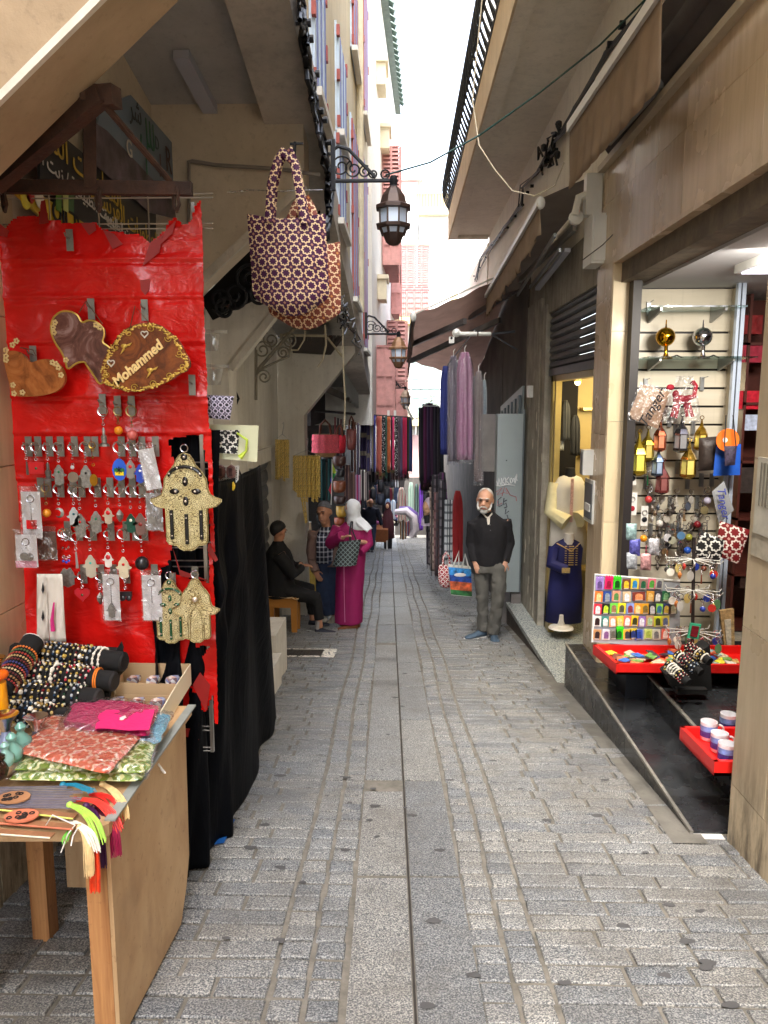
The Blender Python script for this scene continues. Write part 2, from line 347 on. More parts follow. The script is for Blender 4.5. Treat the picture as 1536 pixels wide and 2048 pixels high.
# ================= GROUND
def dr(y): return .04-.019*(y-2.28)
XW=(-1.46,1.5)
gm=MB()
gm.grid(lambda a,b:(-30+60*a,-6+70*b,g(-6+70*b)-.03),6,14)
gm.grid(lambda a,b:(-200+400*a,64+240*b,g(64)-.03),4,4)
struct('ground',gm,MORT)
pv=thing('pavement',None,None,(0,0,0),kind='structure')
part('mortar_bed',MB().grid(lambda a,b:(-2.6+5.2*a,-1+31*b,g(-1+31*b)+.007),4,30),MORT,pv)
TM=Matrix.Rotation(-math.atan(SL),4,'X')
def sett(L,W,h=.016,b=.009,ns=3):
    m=MB(); r_=random.Random(int(L*1000+W*77)); x,y=L/2,W/2
    def ringp(ix,z,j): 
        q=[(-x+ix,-y+ix),(-x+ix,-y*.2),(-x+ix,y-ix),(x*0,y-ix),(x-ix,y-ix),(x-ix,y*.1),(x-ix,-y+ix),(x*.1,-y+ix)]
        return [(a+r_.uniform(-j,j),c+r_.uniform(-j,j),z) for a,c in q]
    m.loft([ringp(0,-.02,0),ringp(.001,h-b*.6,.0015),ringp(b*.7,h,.003)],True); return m
lens=[.115,.18,.22,.26,.31]; SM={}
for L in lens:
    SM[L]=[_mesh('paving_stone',sett(L-.012-k*.0012,.0885-k*.0012,b=.006),GR,Vector(),True) for k in range(3)]
far=MB(); cnt=0; y=1.25; row=0; W_=.1
def put(x,yy,L):
    global cnt
    hz=rnd.uniform(-.003,.003); M=Matrix.Translation((x,yy,g(yy)+hz))@TM@Matrix.Rotation(R(rnd.uniform(-1.2,1.2)),4,'Z')@Matrix.Rotation(R(rnd.uniform(-.8,.8)),4,'X')@Matrix.Rotation(R(rnd.uniform(-.5,.5)),4,'Y')
    if cnt<292: inst('paving_stone',rnd.choice(SM[L]),pv,M); cnt+=1
    else:
        s=len(far.v); x2,y2,b=L/2-.0055,.0455,.006; h=.016
        far.add([M@Vector(q) for q in [(-x2,-y2,-.01),(x2,-y2,-.01),(x2,y2,-.01),(-x2,y2,-.01),(-x2+b,-y2+b,h),(x2-b,-y2+b,h),(x2-b,y2-b,h),(-x2+b,y2-b,h)]],[(4,5,6,7),(0,1,5,4),(1,2,6,5),(2,3,7,6),(3,0,4,7)])
while y<30:
    c=dr(y)+.01*math.sin(y*2)
    for k in (0,1):
        j=rnd.uniform(-.004,.004); put(c-.217-.059-.117*k+j,y+j,.115); put(c+.217+.059+.117*k+j,y-j,.115)
    x=c-.217-.236; 
    while x>-1.55:
        L=rnd.choice(lens[1:]); put(x-L/2,y,L); x-=L
    x=c+.217+.236; lim=1.5 if y<3.3 else 1.34
    while x<lim:
        L=rnd.choice(lens[2:]); put(x+L/2,y,L); x+=L
    y+=W_; row+=1
part('distant_paving',far,GRS,pv,kind='stuff',smooth=False)
# centre strip of long slabs either side of the drain joint
y=1.0
while y<30:
    for s in (-1,1):
        L=rnd.uniform(.85,1.15) if y<8 else 1.6
        a=dr(y+L/2); M=Matrix.Translation((a+s*.11,y+L/2,g(y+L/2)+.001))@TM@Matrix.Rotation(.019,4,'Z')
        x2,y2,b,h=.1055,L/2-.0045,.004,.014
        m=MB().hexa([(-x2,-y2,-.02),(x2,-y2,-.02),(x2,y2,-.02),(-x2,y2,-.02),(-x2+b,-y2+b,h),(x2-b,-y2+b,h),(x2-b,y2-b,h),(-x2+b,y2-b,h)])
        inst('strip_slab',_mesh('strip_slab',m,GR,Vector(),False),pv,M)
    y+=L
dj=MB(); dj.grid(lambda a,b:(dr(1+29*b)-.004+.008*a,1+29*b,g(1+29*b)+.0135),1,30)
part('drain_joint',dj,mat('joint_grime',(50,45,41),.95),pv)
# smooth cement strip at the foot of the right step, gum and tar spots
cs=MB(); cs.grid(lambda a,b:(1.24+.02*math.sin(b*9)+.16*a,3.2+5.8*b,g(3.2+5.8*b)+.0185),6,20)
part('cement_strip',cs,stained('cement_screed',(88,85,78),(116,112,104),.85,4,False,.3),pv)
sp=MB(); r9=random.Random(3)
spots=[PG(*q,h=.0172) for q in [(556,1882),(605,1765),(865,1842),(950,1950),(855,2012),(500,1695),(560,1735),(450,1662),(530,1650),(1248,1852),(1375,1882),(1460,2010),(1130,1965),(1195,1632),(1095,1640),(1040,1680),(1290,1705),(690,1555),(745,1577),(765,1540),(810,1615),(750,1612),(825,1630),(740,1640),(705,1560),(820,1440),(790,1395),(700,1605),(640,1510),(900,1560),(1010,1430),(1000,1390),(1110,1500),(1210,1560),(975,1330),(930,1355),(690,1700),(1330,1950),(1415,1925),(1340,1810),(950,1490),(880,1700)]]
spots+=[Vector((r9.uniform(-1.0,1.3),yy,g(yy)+.0172)) for yy in [r9.uniform(2.2,9) for _ in range(30)]]
for q in spots:
    s=r9.uniform(.008,.026); n=9; ps=[]
    for k in range(n):
        a=2*math.pi*k/n; rr=s*r9.uniform(.7,1.25); dx,dy=rr*math.cos(a)*1.3,rr*math.sin(a)*.85; ps.append((q.x+dx,q.y+dy,q.z-SL*dy+.001))
    sp.prism(ps,(0,0,.0004))
part('gum_spots',sp,mat('old_gum',(76,75,75),.8),pv,kind='stuff')
# manhole with white pebble border by the left wall
mh=thing('manhole_cover','grey cast iron manhole cover framed by white pebbles near the stone steps','manhole cover',PG(612,1308))
c0=PG(612,1308); ym,xm=c0.y,c0.x
m=MB().boxs(xm-.28,xm+.17,ym-.17,ym+.13,.012,.022)
for i in range(12):
    for j in range(6): m.boxs(xm-.26+i*.035,xm-.245+i*.035,ym-.15+j*.046,ym-.125+j*.046,.022,.026)
part('iron_plate',m,mat('cast_iron',(70,66,60),.6,.4,.3,20,.3,60),mh,smooth=False)
m=MB()
for i in range(300):
    a=rnd.random(); 
    if a<.4: px_,py_=rnd.uniform(xm+.18,xm+.3),rnd.uniform(ym-.2,ym+.17)
    elif a<.7: px_,py_=rnd.uniform(xm-.4,xm+.3),rnd.uniform(ym+.135,ym+.17)
    else: px_,py_=rnd.uniform(xm-.4,xm+.3),rnd.uniform(ym-.21,ym-.175)
    m.sph((px_,py_,g(py_)+.018),(.011,.009,.006),6,4)
part('pebble_border',m,mat('white_pebble',(214,208,196),.6),mh,kind='stuff')
# ================= LEFT: building with the overhanging storey
def zo(y): return 3.47-.205*(y-4)
LB=thing('building','cream building on the left with an overhanging storey on sloping brackets','building',(-1.45,6,g(6)))
def slab(x0,x1,y0,y1,zf0,zf1,mb):          # box between two z functions of y
    return mb.hexa([(x0,y0,zf0(y0)),(x1,y0,zf0(y0)),(x1,y1,zf0(y1)),(x0,y1,zf0(y1)),(x0,y0,zf1(y0)),(x1,y0,zf1(y0)),(x1,y1,zf1(y1)),(x0,y1,zf1(y1))])
w1=MB(); w1.box(-2.4,-1.56,.2,5.0,-1.4,4.5).box(-2.4,-1.54,-12,-1,-1,12).box(-2.4,-1.56,.2,2.6,4.5,11); part('wall_core',w1,PLL,LB,smooth=False)  # unseen street walls behind the camera and overhead added to limit sky light
# cladding slabs, each its own piece
zz=[-.9,-.34,.22,.79,1.35,1.92,2.5,3.1]
for j in range(len(zz)-1):
    y=.3-(.45 if j%2 else 0)
    while y<2.95:
        y1=min(y+.92,3.05); 
        if y1-y>.1 and y1>.3: part('cladding_slab',MB().box(-1.56,-1.538+rnd.uniform(-.002,.002),max(y,.3)+.002,y1-.002,zz[j]+.002,zz[j+1]-.002),BEIGE,LB,smooth=False)
        y=y1 if y1<3.05 else 9
w2=MB(); w2.box(-2.4,-1.58,5.0,6.25,-2,4.2).box(-2.4,-1.62,6.62,7.85,-2.5,4).box(-2.4,-1.62,9.15,9.8,-3,3.6).box(-2.4,-1.62,7.85,9.15,.95,4).box(-2.4,-1.75,7.85,9.15,-2.4,.96)
part('street_wall',w2,WHW,LB,smooth=False)
w3=MB(); slab(-1.6,-.57,2.2,12.6,lambda y:zo(y)+.12,lambda y:zo(y)+.3,w3)
part('passage_ceiling',w3,CEIL,LB,smooth=False)
w3=MB(); slab(-.86,-.55,2.2,12.6,zo,lambda y:zo(y)+.32,w3)
part('edge_beam',w3,CONC,LB,smooth=False)
w3=MB(); w3.hexa([(-1.3,2.6,zo(2.6)+.3),(-.58,2.6,zo(2.6)+.3),(-.58,12.6,zo(12.6)+.3),(-1.3,12.6,zo(12.6)+.3),(-1.3,2.6,13),(-.58,2.6,13),(-.58,12.6,13),(-1.3,12.6,13)])
part('upper_wall',w3,FACL,LB,smooth=False)
# sloping brackets (thick plates set across the passage)
def bracket(y,th,pts,m,name='bracket',edge=None):
    part(name,MB().prism([(x,y,z) for x,z in pts],(0,th,0)),m,LB,smooth=False)
    if edge: (a,b)=edge; part('bracket_edging',MB().bar((a[0],y-.012,a[1]),(b[0],y-.012,b[1]),.03,.05,(0,0,1)),stained('pale_edging',(186,180,168),(206,200,188),.8,4),LB,smooth=False)
bracket(2.2,.25,[(-1.5,2.10),(-.42,3.02),(-.42,4.4),(-1.5,4.4)],stained("bracket_tan",(150,130,104),(176,154,126),.8,1.5,False,.3))
part('bracket_edging',MB().bar((-1.5,2.195,2.105),(-.42,2.195,3.025),.02,.02),mat('white_trim',(214,208,196),.6,0,.1,20),LB)
bracket(4.9,.25,[(-1.6,2.08),(-1.34,2.3),(-.62,2.94),(-.62,zo(4.9)+.14),(-1.6,zo(4.9)+.14)],PLL,edge=((-1.5,2.17),(-.62,2.93)))
bracket(6.25,.28,[(-1.6,-1.4),(-1.44,-1.4),(-1.44,1.85),(-.7,2.73),(-.86,zo(6.25)+.1),(-.95,2.75),(-1.2,2.45),(-1.6,2.3)],WHW,edge=((-1.42,1.86),(-.72,2.70)))
bracket(9.75,.3,[(-1.7,-1.9),(-1.28,-1.9),(-1.28,1.42),(-.62,2.2),(-.62,zo(9.75)+.1),(-1.7,zo(9.75)+.1)],WHW)
# windows with blue and white bars, red stops
BLU=mat('faded_blue_paint',(110,126,190),.6,0,.2,14); BW=mat('bluish_white_paint',(196,214,232),.6,0,.1,14); RDP=mat('faded_red_paint',(168,84,76),.6,0,.15,12)
for (xa,xb,ya,yb) in [(622,646,-60,560),(671,687,92,290),(671,687,300,585),(701,712,-40,128),(701,712,262,690),(723.5,732,-30,250),(723.5,732,330,700)]:
    xc=(xa+xb)/2; p0=PX(xa,(ya+yb)/2,-.575); p1=PX(xb,(ya+yb)/2,-.575); zt=PX(xc,ya,-.575).z; zb=max(PX(xc,yb,-.575).z,zo(p1.y)+.36)
    y0,y1=p0.y,p1.y
    wn=part('window',MB().box(-.585,-.562,y0,y1,zb,zt),mat('window_recess',(120,128,150),.5,0,.1,5) if False else BW,LB,smooth=False)
    n=6; m=MB(); m2=MB()
    for k in range(n):
        yy=y0+(y1-y0)*(k+.5)/n; (m if k%2 else m2).box(-.562,-.545,yy-(y1-y0)/n*.32,yy+(y1-y0)/n*.32,zb+.05,zt-.05)
    part('window_bars',m,BLU,wn,smooth=False); part('shutter_bars',m2,BW if xa<700 else RDP,wn,smooth=False)
    for q in (.08,.5,.9):
        part('shutter_stop',MB().box(-.562,-.535,y1-.03,y1+.02,zb+(zt-zb)*q,zb+(zt-zb)*q+.1),RDP,wn,smooth=False); part('shutter_stop',MB().box(-.562,-.535,y0-.02,y0+.03,zb+(zt-zb)*(q-.04),zb+(zt-zb)*(q-.04)+.08),RDP,wn,smooth=False)
    part('sill',MB().box(-.562,-.5,y0-.04,y1+.04,zb-.05,zb),FACW,wn,smooth=False)
pp=MB(); yp=PX(717,400,-.55).y; pp.tube([(-.53,yp,zo(yp)+.35),(-.53,yp,12)],.045,8); part('downpipe',pp,mat('cream_pipe',(214,204,176),.5),LB)
# roller shutter in the left wall
for k in range(17):
    z=-2.1+k*.18; part('shutter_slat',MB().prism([(-1.68,7.86,z),(-1.655,7.86,z+.05),(-1.66,7.86,z+.13),(-1.68,7.86,z+.176)],(0,1.28,0)),mat('shutter_grey',(104,106,106),.45,.5,.2,8),LB,smooth=False)
part('shutter_box',MB().box(-1.62,-1.57,7.8,9.2,.9,1.06),WHW,LB,smooth=False)
# dark timber door and barred window in the recess
part('door',MB().box(-1.6,-1.56,5.15,5.75,-1.3,1.95),mat('brown_door',(92,48,30),.5),LB,smooth=False)
m=MB()
for k in range(6): m.tube([(-1.5,6.55+.001*k,-.2+.28*k*1.2),(-1.44,6.6,-.2+.28*k*1.2+.14),(-1.5,6.6,-.2+.28*k*1.2+.28)],.012,5)
m.box(-1.52,-1.5,6.5,6.62,-1,1.8); part('iron_grille',m,BLKM,LB)
def spiral(c,R0,turns,ax,r=.012,n=26,a0=0,sgn=1):
    c=Vector(c); E=ax; return [c+(E[0]*math.cos(a0+sgn*t*turns*2*math.pi)+E[1]*math.sin(a0+sgn*t*turns*2*math.pi))*R0*(1-.8*t) for t in [k/n for k in range(n+1)]]
EX=(Vector((1,0,0)),Vector((0,0,1))); EY=(Vector((0,1,0)),Vector((0,0,1)))
IRG=mat('painted_iron_grey',(118,112,98),.55,.2,.2,16)
br=thing('awning_bracket','grey scrolled iron awning bracket fixed to the whitewashed wall','iron bracket',(-1.42,7.6,1.2))
y=7.4
for nm,pth,rr in [('diagonal_bar',[P(512,744,y),P(590,655,y)],.018),('wall_bar',[P(512,800,y),P(512,700,y)],.015),('brace',[P(514,742,y),P(578,712,y),P(582,690,y),P(560,672,y)],.012)]:
    part(nm,MB().tube(pth,rr,6),IRG,br)
for (px_,py_,R0,a0,s) in [(528,754,.075,math.pi,-1),(525,700,.09,0,1),(542,680,.08,2,1),(578,682,.085,3,-1),(566,706,.06,0,1)]:
    part('scroll',MB().tube(spiral(P(px_,py_,y),R0,1.7,EX,a0=a0,sgn=s),.009,5),IRG,br)
br2=thing('awning_bracket','black scrolled iron bracket in the dark recess above the brown door','iron bracket',(-1.4,5.9,2.2))
for (px_,py_,R0,a0) in [(450,618,.09,0),(500,560,.12,1),(470,590,.12,3),(520,590,.08,2),(440,600,.1,4)]:
    part('scroll',MB().tube(spiral(P(px_,py_,5.9),R0,1.6,EX,a0=a0),.014,5),BLKM,br2)
part('recess_shade',MB().prism([P(a,b,5.95) for a,b in [(425,640),(400,600),(520,480),(640,420),(640,520),(513,598)]],(0,.02,0)),mat('dark_recess',(22,20,20),.9),br2,smooth=False)  # the flat dark sheet stands in for the shade of the recess
# canopy of ribbed sheet and hanging wires behind the bags
cn=thing('canopy','dark ribbed sheet canopy under the overhang below the tote bags','canopy',(-1.2,8.6,2))
m=MB()
for k in range(14):
    a=k/14; m.hexa([P(575+a*115,672+a*3,8.3),P(583+a*113,672+a*3,8.3),P(592+a*75,706+a*4,9.6),P(586+a*75,706+a*4,9.6)]+[q+Vector((0,0,.02)) for q in [P(575+a*115,672+a*3,8.3),P(583+a*113,672+a*3,8.3),P(592+a*75,706+a*4,9.6),P(586+a*75,706+a*4,9.6)]])
part('sheet',m,mat('ribbed_dark_sheet',(58,52,48),.8),cn,smooth=False); part('front_rail',MB().tube([P(560,670,8.3),P(652,672,8.3),P(684,712,8.6)],.015,6),mat('pale_rail',(160,150,128),.6),cn)
for pts,nm in [([(650,650),(652,690),(645,720),(635,735)],0),([(686,560),(685,640),(686,720),(690,800),(688,860)],1),([(610,662),(608,680),(596,700),(575,700)],2)]:
    yy=7.6+nm*.2; single('loose_wire',MB().tube([P(a,b,yy) for a,b in pts],.009,5),mat('pale_wire',(170,160,138),.6),['pale cable end dangling under the overhang right of the tote bags','long thin cord hanging straight down beside the white awning','short curled wire under the overhang behind the tote bag'][nm],'wire')
# steps of white stone
m=MB(); s1=PG(566,1345); single('stone_step',m.box(-1.6,-1.02,5.55,6.05,-1.0,-.5),WHW,'lower white stone step beside the foot of the black curtain','step')
single('stone_step',MB().box(-1.6,-1.06,6.05,6.6,-1.2,-.35),WHW,'upper white stone step in front of the brown stool','step')
# conduit, ceiling lamp, hook
lt=thing('ceiling_light','long white tube light fixed under the passage ceiling','ceiling light',(-1.2,3.6,3.4))
a=P(372,112,3.45); b=P(442,262,4.35); a.z=zo(3.45)+.09; b=PZ(442,258,zo(4.3)+.09); PC=lambda x,y_,h:(lambda d:CAM+d*((zo(0)+h-1.6)/(d.z+.205*d.y)))(ray(x,y_)); a=PC(362,108,.09); b=PC(442,260,.09)
part('housing',MB().bar(a,b,.09,.05),mat('lamp_housing',(168,172,186),.4,0,.05),lt,smooth=False); part('end_cap',MB().bar(b,b+(b-a).normalized()*.02,.095,.055),WMET,lt,smooth=False)
m=MB(); yk=4.87; m.tube([P(375,325,yk),P(385,322,yk),P(430,330,yk),P(560,338,yk),P(640,350,yk)],.012,6); m.tube([P(378,325,yk),P(378,400,yk),P(376,460,yk)],.01,6)
single('conduit',m,mat('grey_conduit',(128,122,116),.6),'grey conduit clipped along the end wall under the passage ceiling','conduit')
hk=PZ(506,240,zo(4.3)+.1); single('ceiling_hook',MB().tube([hk,hk-Vector((0,0,.03))],.006,5).ring(hk-Vector((0,0,.05)),.018,.005,10,5),BLKM,'small dark ring hook screwed into the passage ceiling','hook')
# cable bundle on the fascia with insulator studs
cb=thing('cable_bundle','thick black bundle of cables tied along the edge of the overhang','cables',(-.5,5,3.4))
r5=random.Random(5)
def alongf(px,py,dx=.0): return PX(px,py,-.52+dx)
path=[(600,-40),(604,40),(610,90),(622,160),(632,220),(645,290),(655,345),(660,385),(660,430),(652,480)]
for k in range(9):
    pts=[]; ph=r5.uniform(0,6)
    for i in range(len(path)*3-2):
        t=i/3; i0=int(t); f_=t-i0; i1=min(i0+1,len(path)-1); px_=path[i0][0]*(1-f_)+path[i1][0]*f_; py_=path[i0][1]*(1-f_)+path[i1][1]*f_
        pts.append(alongf(px_+r5.uniform(-4,4)+5*math.sin(ph+i*.5),py_,r5.uniform(-.02,.035)))
    part('cable',MB().tube(pts,r5.uniform(.007,.014),6),STRAW,cb)
for px_,py_ in [(592,46),(598,78),(612,148),(622,222),(630,240),(640,285),(648,308),(652,338)]:
    q=PX(px_,py_,-.545); part('insulator',MB().lathe([(.012,0),(.012,.05),(.02,.05),(.02,.075)],q,8,Matrix.Rotation(R(-90),3,'Y') if False else Matrix.Rotation(R(90),3,'Y')),BLKM,cb)
m=MB()
for k in range(14):
    a=r5.uniform(0,1); p0=(662+a*60,560+a*110); pts=[PX(p0[0]+r5.uniform(-9,9),p0[1]+j*9+r5.uniform(-6,6),-.53+r5.uniform(0,.05)) for j in range(6)]; m.tube(pts,.008,5)
part('tangle_of_ends',m,STRAW,cb)
# street lantern on scrolled arm
LANB=mat('lantern_brown',(66,50,44),.5,.3,.2,16); LANG=NT('lantern_glass').fin(S((190,205,224)),.25,0)
def lantern(s,y,px,py,pxa,pya,label,tintm,first=None):
    """px,py = top of the lantern; pxa,pya = wall end of the arm"""
    top=P(px,py,y); wal=P(pxa,pya,y); L=top.x-wal.x
    t=thing('street_lamp',label,'street lamp',(wal.x,y,wal.z),'wall lanterns on scrolled iron arms along the left side')
    K=s
    part('arm',MB().tube([wal,(top.x+.01,y,wal.z)],.013*K,6).tube([(wal.x,y,wal.z+.2*K),(wal.x+.03,y,wal.z+.22*K),(wal.x+L*.25,y,wal.z+.2*K),(top.x-.12*K,y,wal.z+.02*K)],.012*K,6),BLKM,t)
    for fx,R0,a0 in ((.12,.075,0),(.33,.058,2),(.52,.042,1),(.66,.03,3)):
        part('scroll',MB().tube(spiral((wal.x+L*fx,y,wal.z+(.01+R0*.95)*1*K if False else wal.z+.015+R0*K),R0*K,1.6,EX,a0=a0),.006*K,5),BLKM,t)
    part('scroll',MB().ring((wal.x+L*.86,y,wal.z+.04*K),.028*K,.006*K,12,5),BLKM,t)
    part('wall_plate',MB().box(wal.x-.02,wal.x+.01,y-.02,y+.02,wal.z-.06,wal.z+.26*K),BLKM,t,smooth=False)
    x,z=top.x,wal.z
    n=8
    def o8(r,h): return [(x+r*math.cos(math.pi/8+i*math.pi/4),y+r*math.sin(math.pi/8+i*math.pi/4),z+h) for i in range(8)]
    part('lamp_neck',MB().lathe([(.02*K,.03*K),(.03*K,.0),(.022*K,-.03*K),(.035*K,-.05*K)],(x,y,z),8),BLKM,t)
    part('roof',MB().loft([o8(a*K,b*K) for a,b in [(.03,-.04),(.05,-.06),(.08,-.1),(.095,-.15),(.125,-.165),(.125,-.185),(.1,-.19)]]),tintm,t,smooth=False)
    gl=part('glass',MB().loft([o8(a*K,b*K) for a,b in [(.098,-.19),(.094,-.285)]]),LANG,t,smooth=False)
    part('rim',MB().loft([o8(a*K,b*K) for a,b in [(.1,-.28),(.125,-.285),(.12,-.305),(.095,-.31)]]),tintm,t,smooth=False)
    part('lower_glass',MB().loft([o8(a*K,b*K) for a,b in [(.094,-.3),(.075,-.345)]]),LANG,t,smooth=False)
    part('bowl',MB().loft([o8(a*K,b*K) for a,b in [(.08,-.342),(.07,-.36),(.055,-.395),(.03,-.415),(.005,-.42)]]),tintm,t)
    m=MB()
    for i in range(8):
        a=math.pi/8+i*math.pi/4; c_,s_=math.cos(a),math.sin(a)
        m.bar((x+.1*K*c_,y+.1*K*s_,z-.185*K),(x+.096*K*c_,y+.096*K*s_,z-.29*K),.012*K,.012*K).bar((x+.096*K*c_,y+.096*K*s_,z-.3*K),(x+.078*K*c_,y+.078*K*s_,z-.35*K),.014*K,.012*K)
    part('glazing_bars',m,tintm,t,smooth=False)
lantern(1.0,5.3,787,368,668,362,'nearest dark brown street lantern with pale glass on a black scrolled arm',LANB)
lantern(1.05,10.0,797,672,733,668,'middle lantern of the row, brown with warm glass, above the hanging scarves',mat('lantern_tan',(140,104,74),.5,.2,.2,16))
lantern(1.0,15.0,811,778,779,776,'farthest small pale lantern of the row, just above the scarf rail',mat('lantern_pale',(176,156,136),.5,.2,.2,16))
wr=thing('overhead_cable','thin green cable slung across the street from the near lantern','cable',(0,5.5,4))
part('cable_run',MB().tube([P(772,350,5.3),P(860,325,5.6),P(960,270,6),P(1080,185,5.6),P(1200,90,5.2),P(1290,0,5.0),P(1330,-40,4.9)],.007,5),mat('green_cable',(30,66,62),.5),wr)
# ================= next building on the left, white, with red shutter boxes
WB=thing('building','white building on the left with red louvred boxes and green roof tiles','building',(-.5,13,g(13)))
def bx(y): return -.52+.04*(y-12.5)
part('shop_shade_block',MB().box(-3,-1.5,10.9,29,-4,1.3).box(-3,-1.3,10.6,12.6,1.25,3),mat('shop_shade',(40,36,36),.8,0,.4,2),WB,smooth=False)  # solid blocks coloured near black to stand in for the unlit shop interiors
m=MB(); m.hexa([(-3,12.6,1.2),(bx(12.6),12.6,1.2),(bx(20),20,1.0),(-3,20,1.0),(-3,12.6,8.8),(bx(12.6),12.6,8.8),(bx(20),20,8.8),(-3,20,8.8)]); part('wall',m,FACW,WB,smooth=False)
m=MB(); m.hexa([(-1,12.9,8.75),(bx(12.9)+.14,12.9,8.75),(bx(20)+.14,20.2,8.75),(-1,20,8.75),(-1,12.9,9.05),(bx(12.9)+.1,12.9,9.0),(bx(20)+.1,20.2,9.0),(-1,20,9.05)]); rf=part('roof',m,mat('weathered_green_tile',(84,100,92),.6,0,.3,7),WB,smooth=False)
for k in range(26):
    y=13+k*.28; part('roof_tile',MB().tube([(bx(y)+.22,y,8.93),(bx(y)-.1,y,9.12)],[.07,.06],7),mat('green_roof_tile',(92,108,98),.4,0,.35,5),rf)
RS=mat('hazed_red_shutter',(200,146,140),.65,0,.15,10); RS2=mat('dark_red_shutter',(158,104,100),.7,0,.25,10); YEL=mat('ochre_trim',(224,214,186),.7,0,.1,6)  # louvred box red is paled in the colour for haze and overexposure
def louvre_panel(par,name,o,ux,w,h,m,rows,th=.03,slat=.6):
    """shutter leaf: frame and slats; o lower corner, ux unit vector, facing normal of ux and up"""
    o=Vector(o); ux=Vector(ux).normalized(); up=Vector((0,0,1)); n=ux.cross(up); fr=MB(); e=.12*w
    def bar_(a0,a1,b0,b1,t0,t1,mb):
        mb.hexa([o+ux*a0+up*b0+n*t0,o+ux*a1+up*b0+n*t0,o+ux*a1+up*b0+n*t1,o+ux*a0+up*b0+n*t1,o+ux*a0+up*b1+n*t0,o+ux*a1+up*b1+n*t0,o+ux*a1+up*b1+n*t1,o+ux*a0+up*b1+n*t1])
    bar_(0,e,0,h,0,th,fr); bar_(w-e,w,0,h,0,th,fr); bar_(e,w-e,0,e,0,th,fr); bar_(e,w-e,h-e,h,0,th,fr)
    f=part(name,fr,m,par,smooth=False); sl=MB()
    for k in range(rows):
        b=e+(h-2*e)*k/rows; bb=(h-2*e)/rows; sl.hexa([o+ux*e+up*b+n*th,o+ux*(w-e)+up*b+n*th,o+ux*(w-e)+up*(b+bb*.2)+n*th,o+ux*e+up*(b+bb*.2)+n*th,o+ux*e+up*(b+bb*slat)+n*0,o+ux*(w-e)+up*(b+bb*slat)+n*0,o+ux*(w-e)+up*(b+bb*(slat+.15))+n*0,o+ux*e+up*(b+bb*(slat+.15))+n*0])
    part('slats',sl,m,f,smooth=False); return f
for (y0,y1,pt,pb,xw) in [(15,17.4,290,530,.33),(18,19.6,500,628,.22),(13.4,14.6,690,870,.3),(16.4,18.6,640,880,.42)]:
    zt=P(780,pt,y0).z; zb=P(780,pb,y0).z; x0=bx(y0)+.01; x1=x0+xw
    part('shutter_box',MB().box(x0,x1-.03,y0+.035,y1,zb+.03,zt),mat('box_shade',(150,96,92),.8),WB,smooth=False)
    k=max(1,round((zt-zb)/1.1)); hh=(zt-zb)/k
    for i in range(k):
        solidp=(i==0)
        louvre_panel(WB,'shutter',(x0,y0,zb+i*hh),(1,0,0),xw/2,hh-.02,RS,14 if not solidp else 3,slat=.6 if not solidp else .9)
        louvre_panel(WB,'shutter',(x0+xw/2,y0,zb+i*hh),(1,0,0),xw/2,hh-.02,RS,14 if not solidp else 3,slat=.6 if not solidp else .9)
        louvre_panel(WB,'shutter',(x1,y0+.03,zb+i*hh),(0,1,0),y1-y0,hh-.02,RS,14)
for y,z,ty in [(13.6,6.9,0),(13.8,3.4,0),(14.6,6.2,1)]:
    part('cornice_bracket',MB().box(bx(y),bx(y)+.16,y,y+.6,z,z+.35).box(bx(y),bx(y)+.2,y-.05,y+.65,z+.35,z+.42),YEL,WB,smooth=False)
# ================= far building closing the street
FB=thing('building','pale building closing the street end with worn red shutters and a railed roof terrace','building',(1,30.3,g(30)))
YB=30.0
def Q(px,py,y=YB): return P(px,py,y)
def quad(px0,px1,py0,py1,d0,d1,mb,y=YB): a=Q(px0,py1,y); b=Q(px1,py0,y); return mb.box(a.x,b.x,y+d0,y+d1,a.z,b.z)
part('wall',quad(788,834,350,1090,0,3,quad(834,1000,415,1090,0,3,MB())),FACW,FB,smooth=False)
part('red_roof',quad(790,846,350,362,-.1,1,quad(798,835,362,392,-.02,0,MB())),mat('worn_red_plaster',(206,166,158),.8,0,.1,3),FB,smooth=False)
part('cornice',quad(830,900,419,432,-.35,0,MB()),YEL,FB,smooth=False)
m=MB(); 
for k in range(18): quad(832+k*4,832.8+k*4,384,418,-.2,-.17,m)
quad(830,905,382,384,-.2,-.16,m); part('terrace_railing',m,IRG,FB,smooth=False)
part('reed_screen',quad(832,900,388,416,-.1,-.05,MB()),m_stripe('reed',[(190,170,130),(150,130,96),(206,190,150)],9),FB,smooth=False)
a=Q(799,640); b=Q(859,492); wdt=(b.x-a.x)/4
for i in range(4):
    louvre_panel(FB,'shutter',(a.x+i*wdt,YB-.03,a.z+1.3),(1,0,0),wdt*.97,(b.z-a.z)-1.3,RS2,16); louvre_panel(FB,'shutter',(a.x+i*wdt,YB-.03,a.z),(1,0,0),wdt*.97,1.27,RS2,6,slat=.9)
part('window_lintel',quad(796,862,484,491,-.08,0,MB()),YEL,FB,smooth=False)
part('yellow_window',quad(901,916,531,600,-.04,0,MB()),mat('yellow_shutter',(226,206,140),.6,0,.15,12),FB,smooth=False)
m=MB(); quad(786,905,585,587,-.8,-.77,m); quad(786,905,636,638,-.8,-.77,m)
for k in range(30): quad(787+k*4,787.7+k*4,586,637,-.8,-.78,m)
part('balcony_railing',m,BLKM,FB,smooth=False); part('balcony_slab',quad(786,905,638,652,-.85,0,MB()),YELW,FB,smooth=False)
TEAL=mat('teal_shutter',(150,172,166),.65,0,.2,10)
for i in range(3): louvre_panel(FB,'shutter',(Q(824+i*18,835).x,YB-.05,Q(800,835).z),(1,0,0),Q(841,0).x-Q(824,0).x,3.0,TEAL,18 if i==2 else 4,slat=.6 if i==2 else .92)
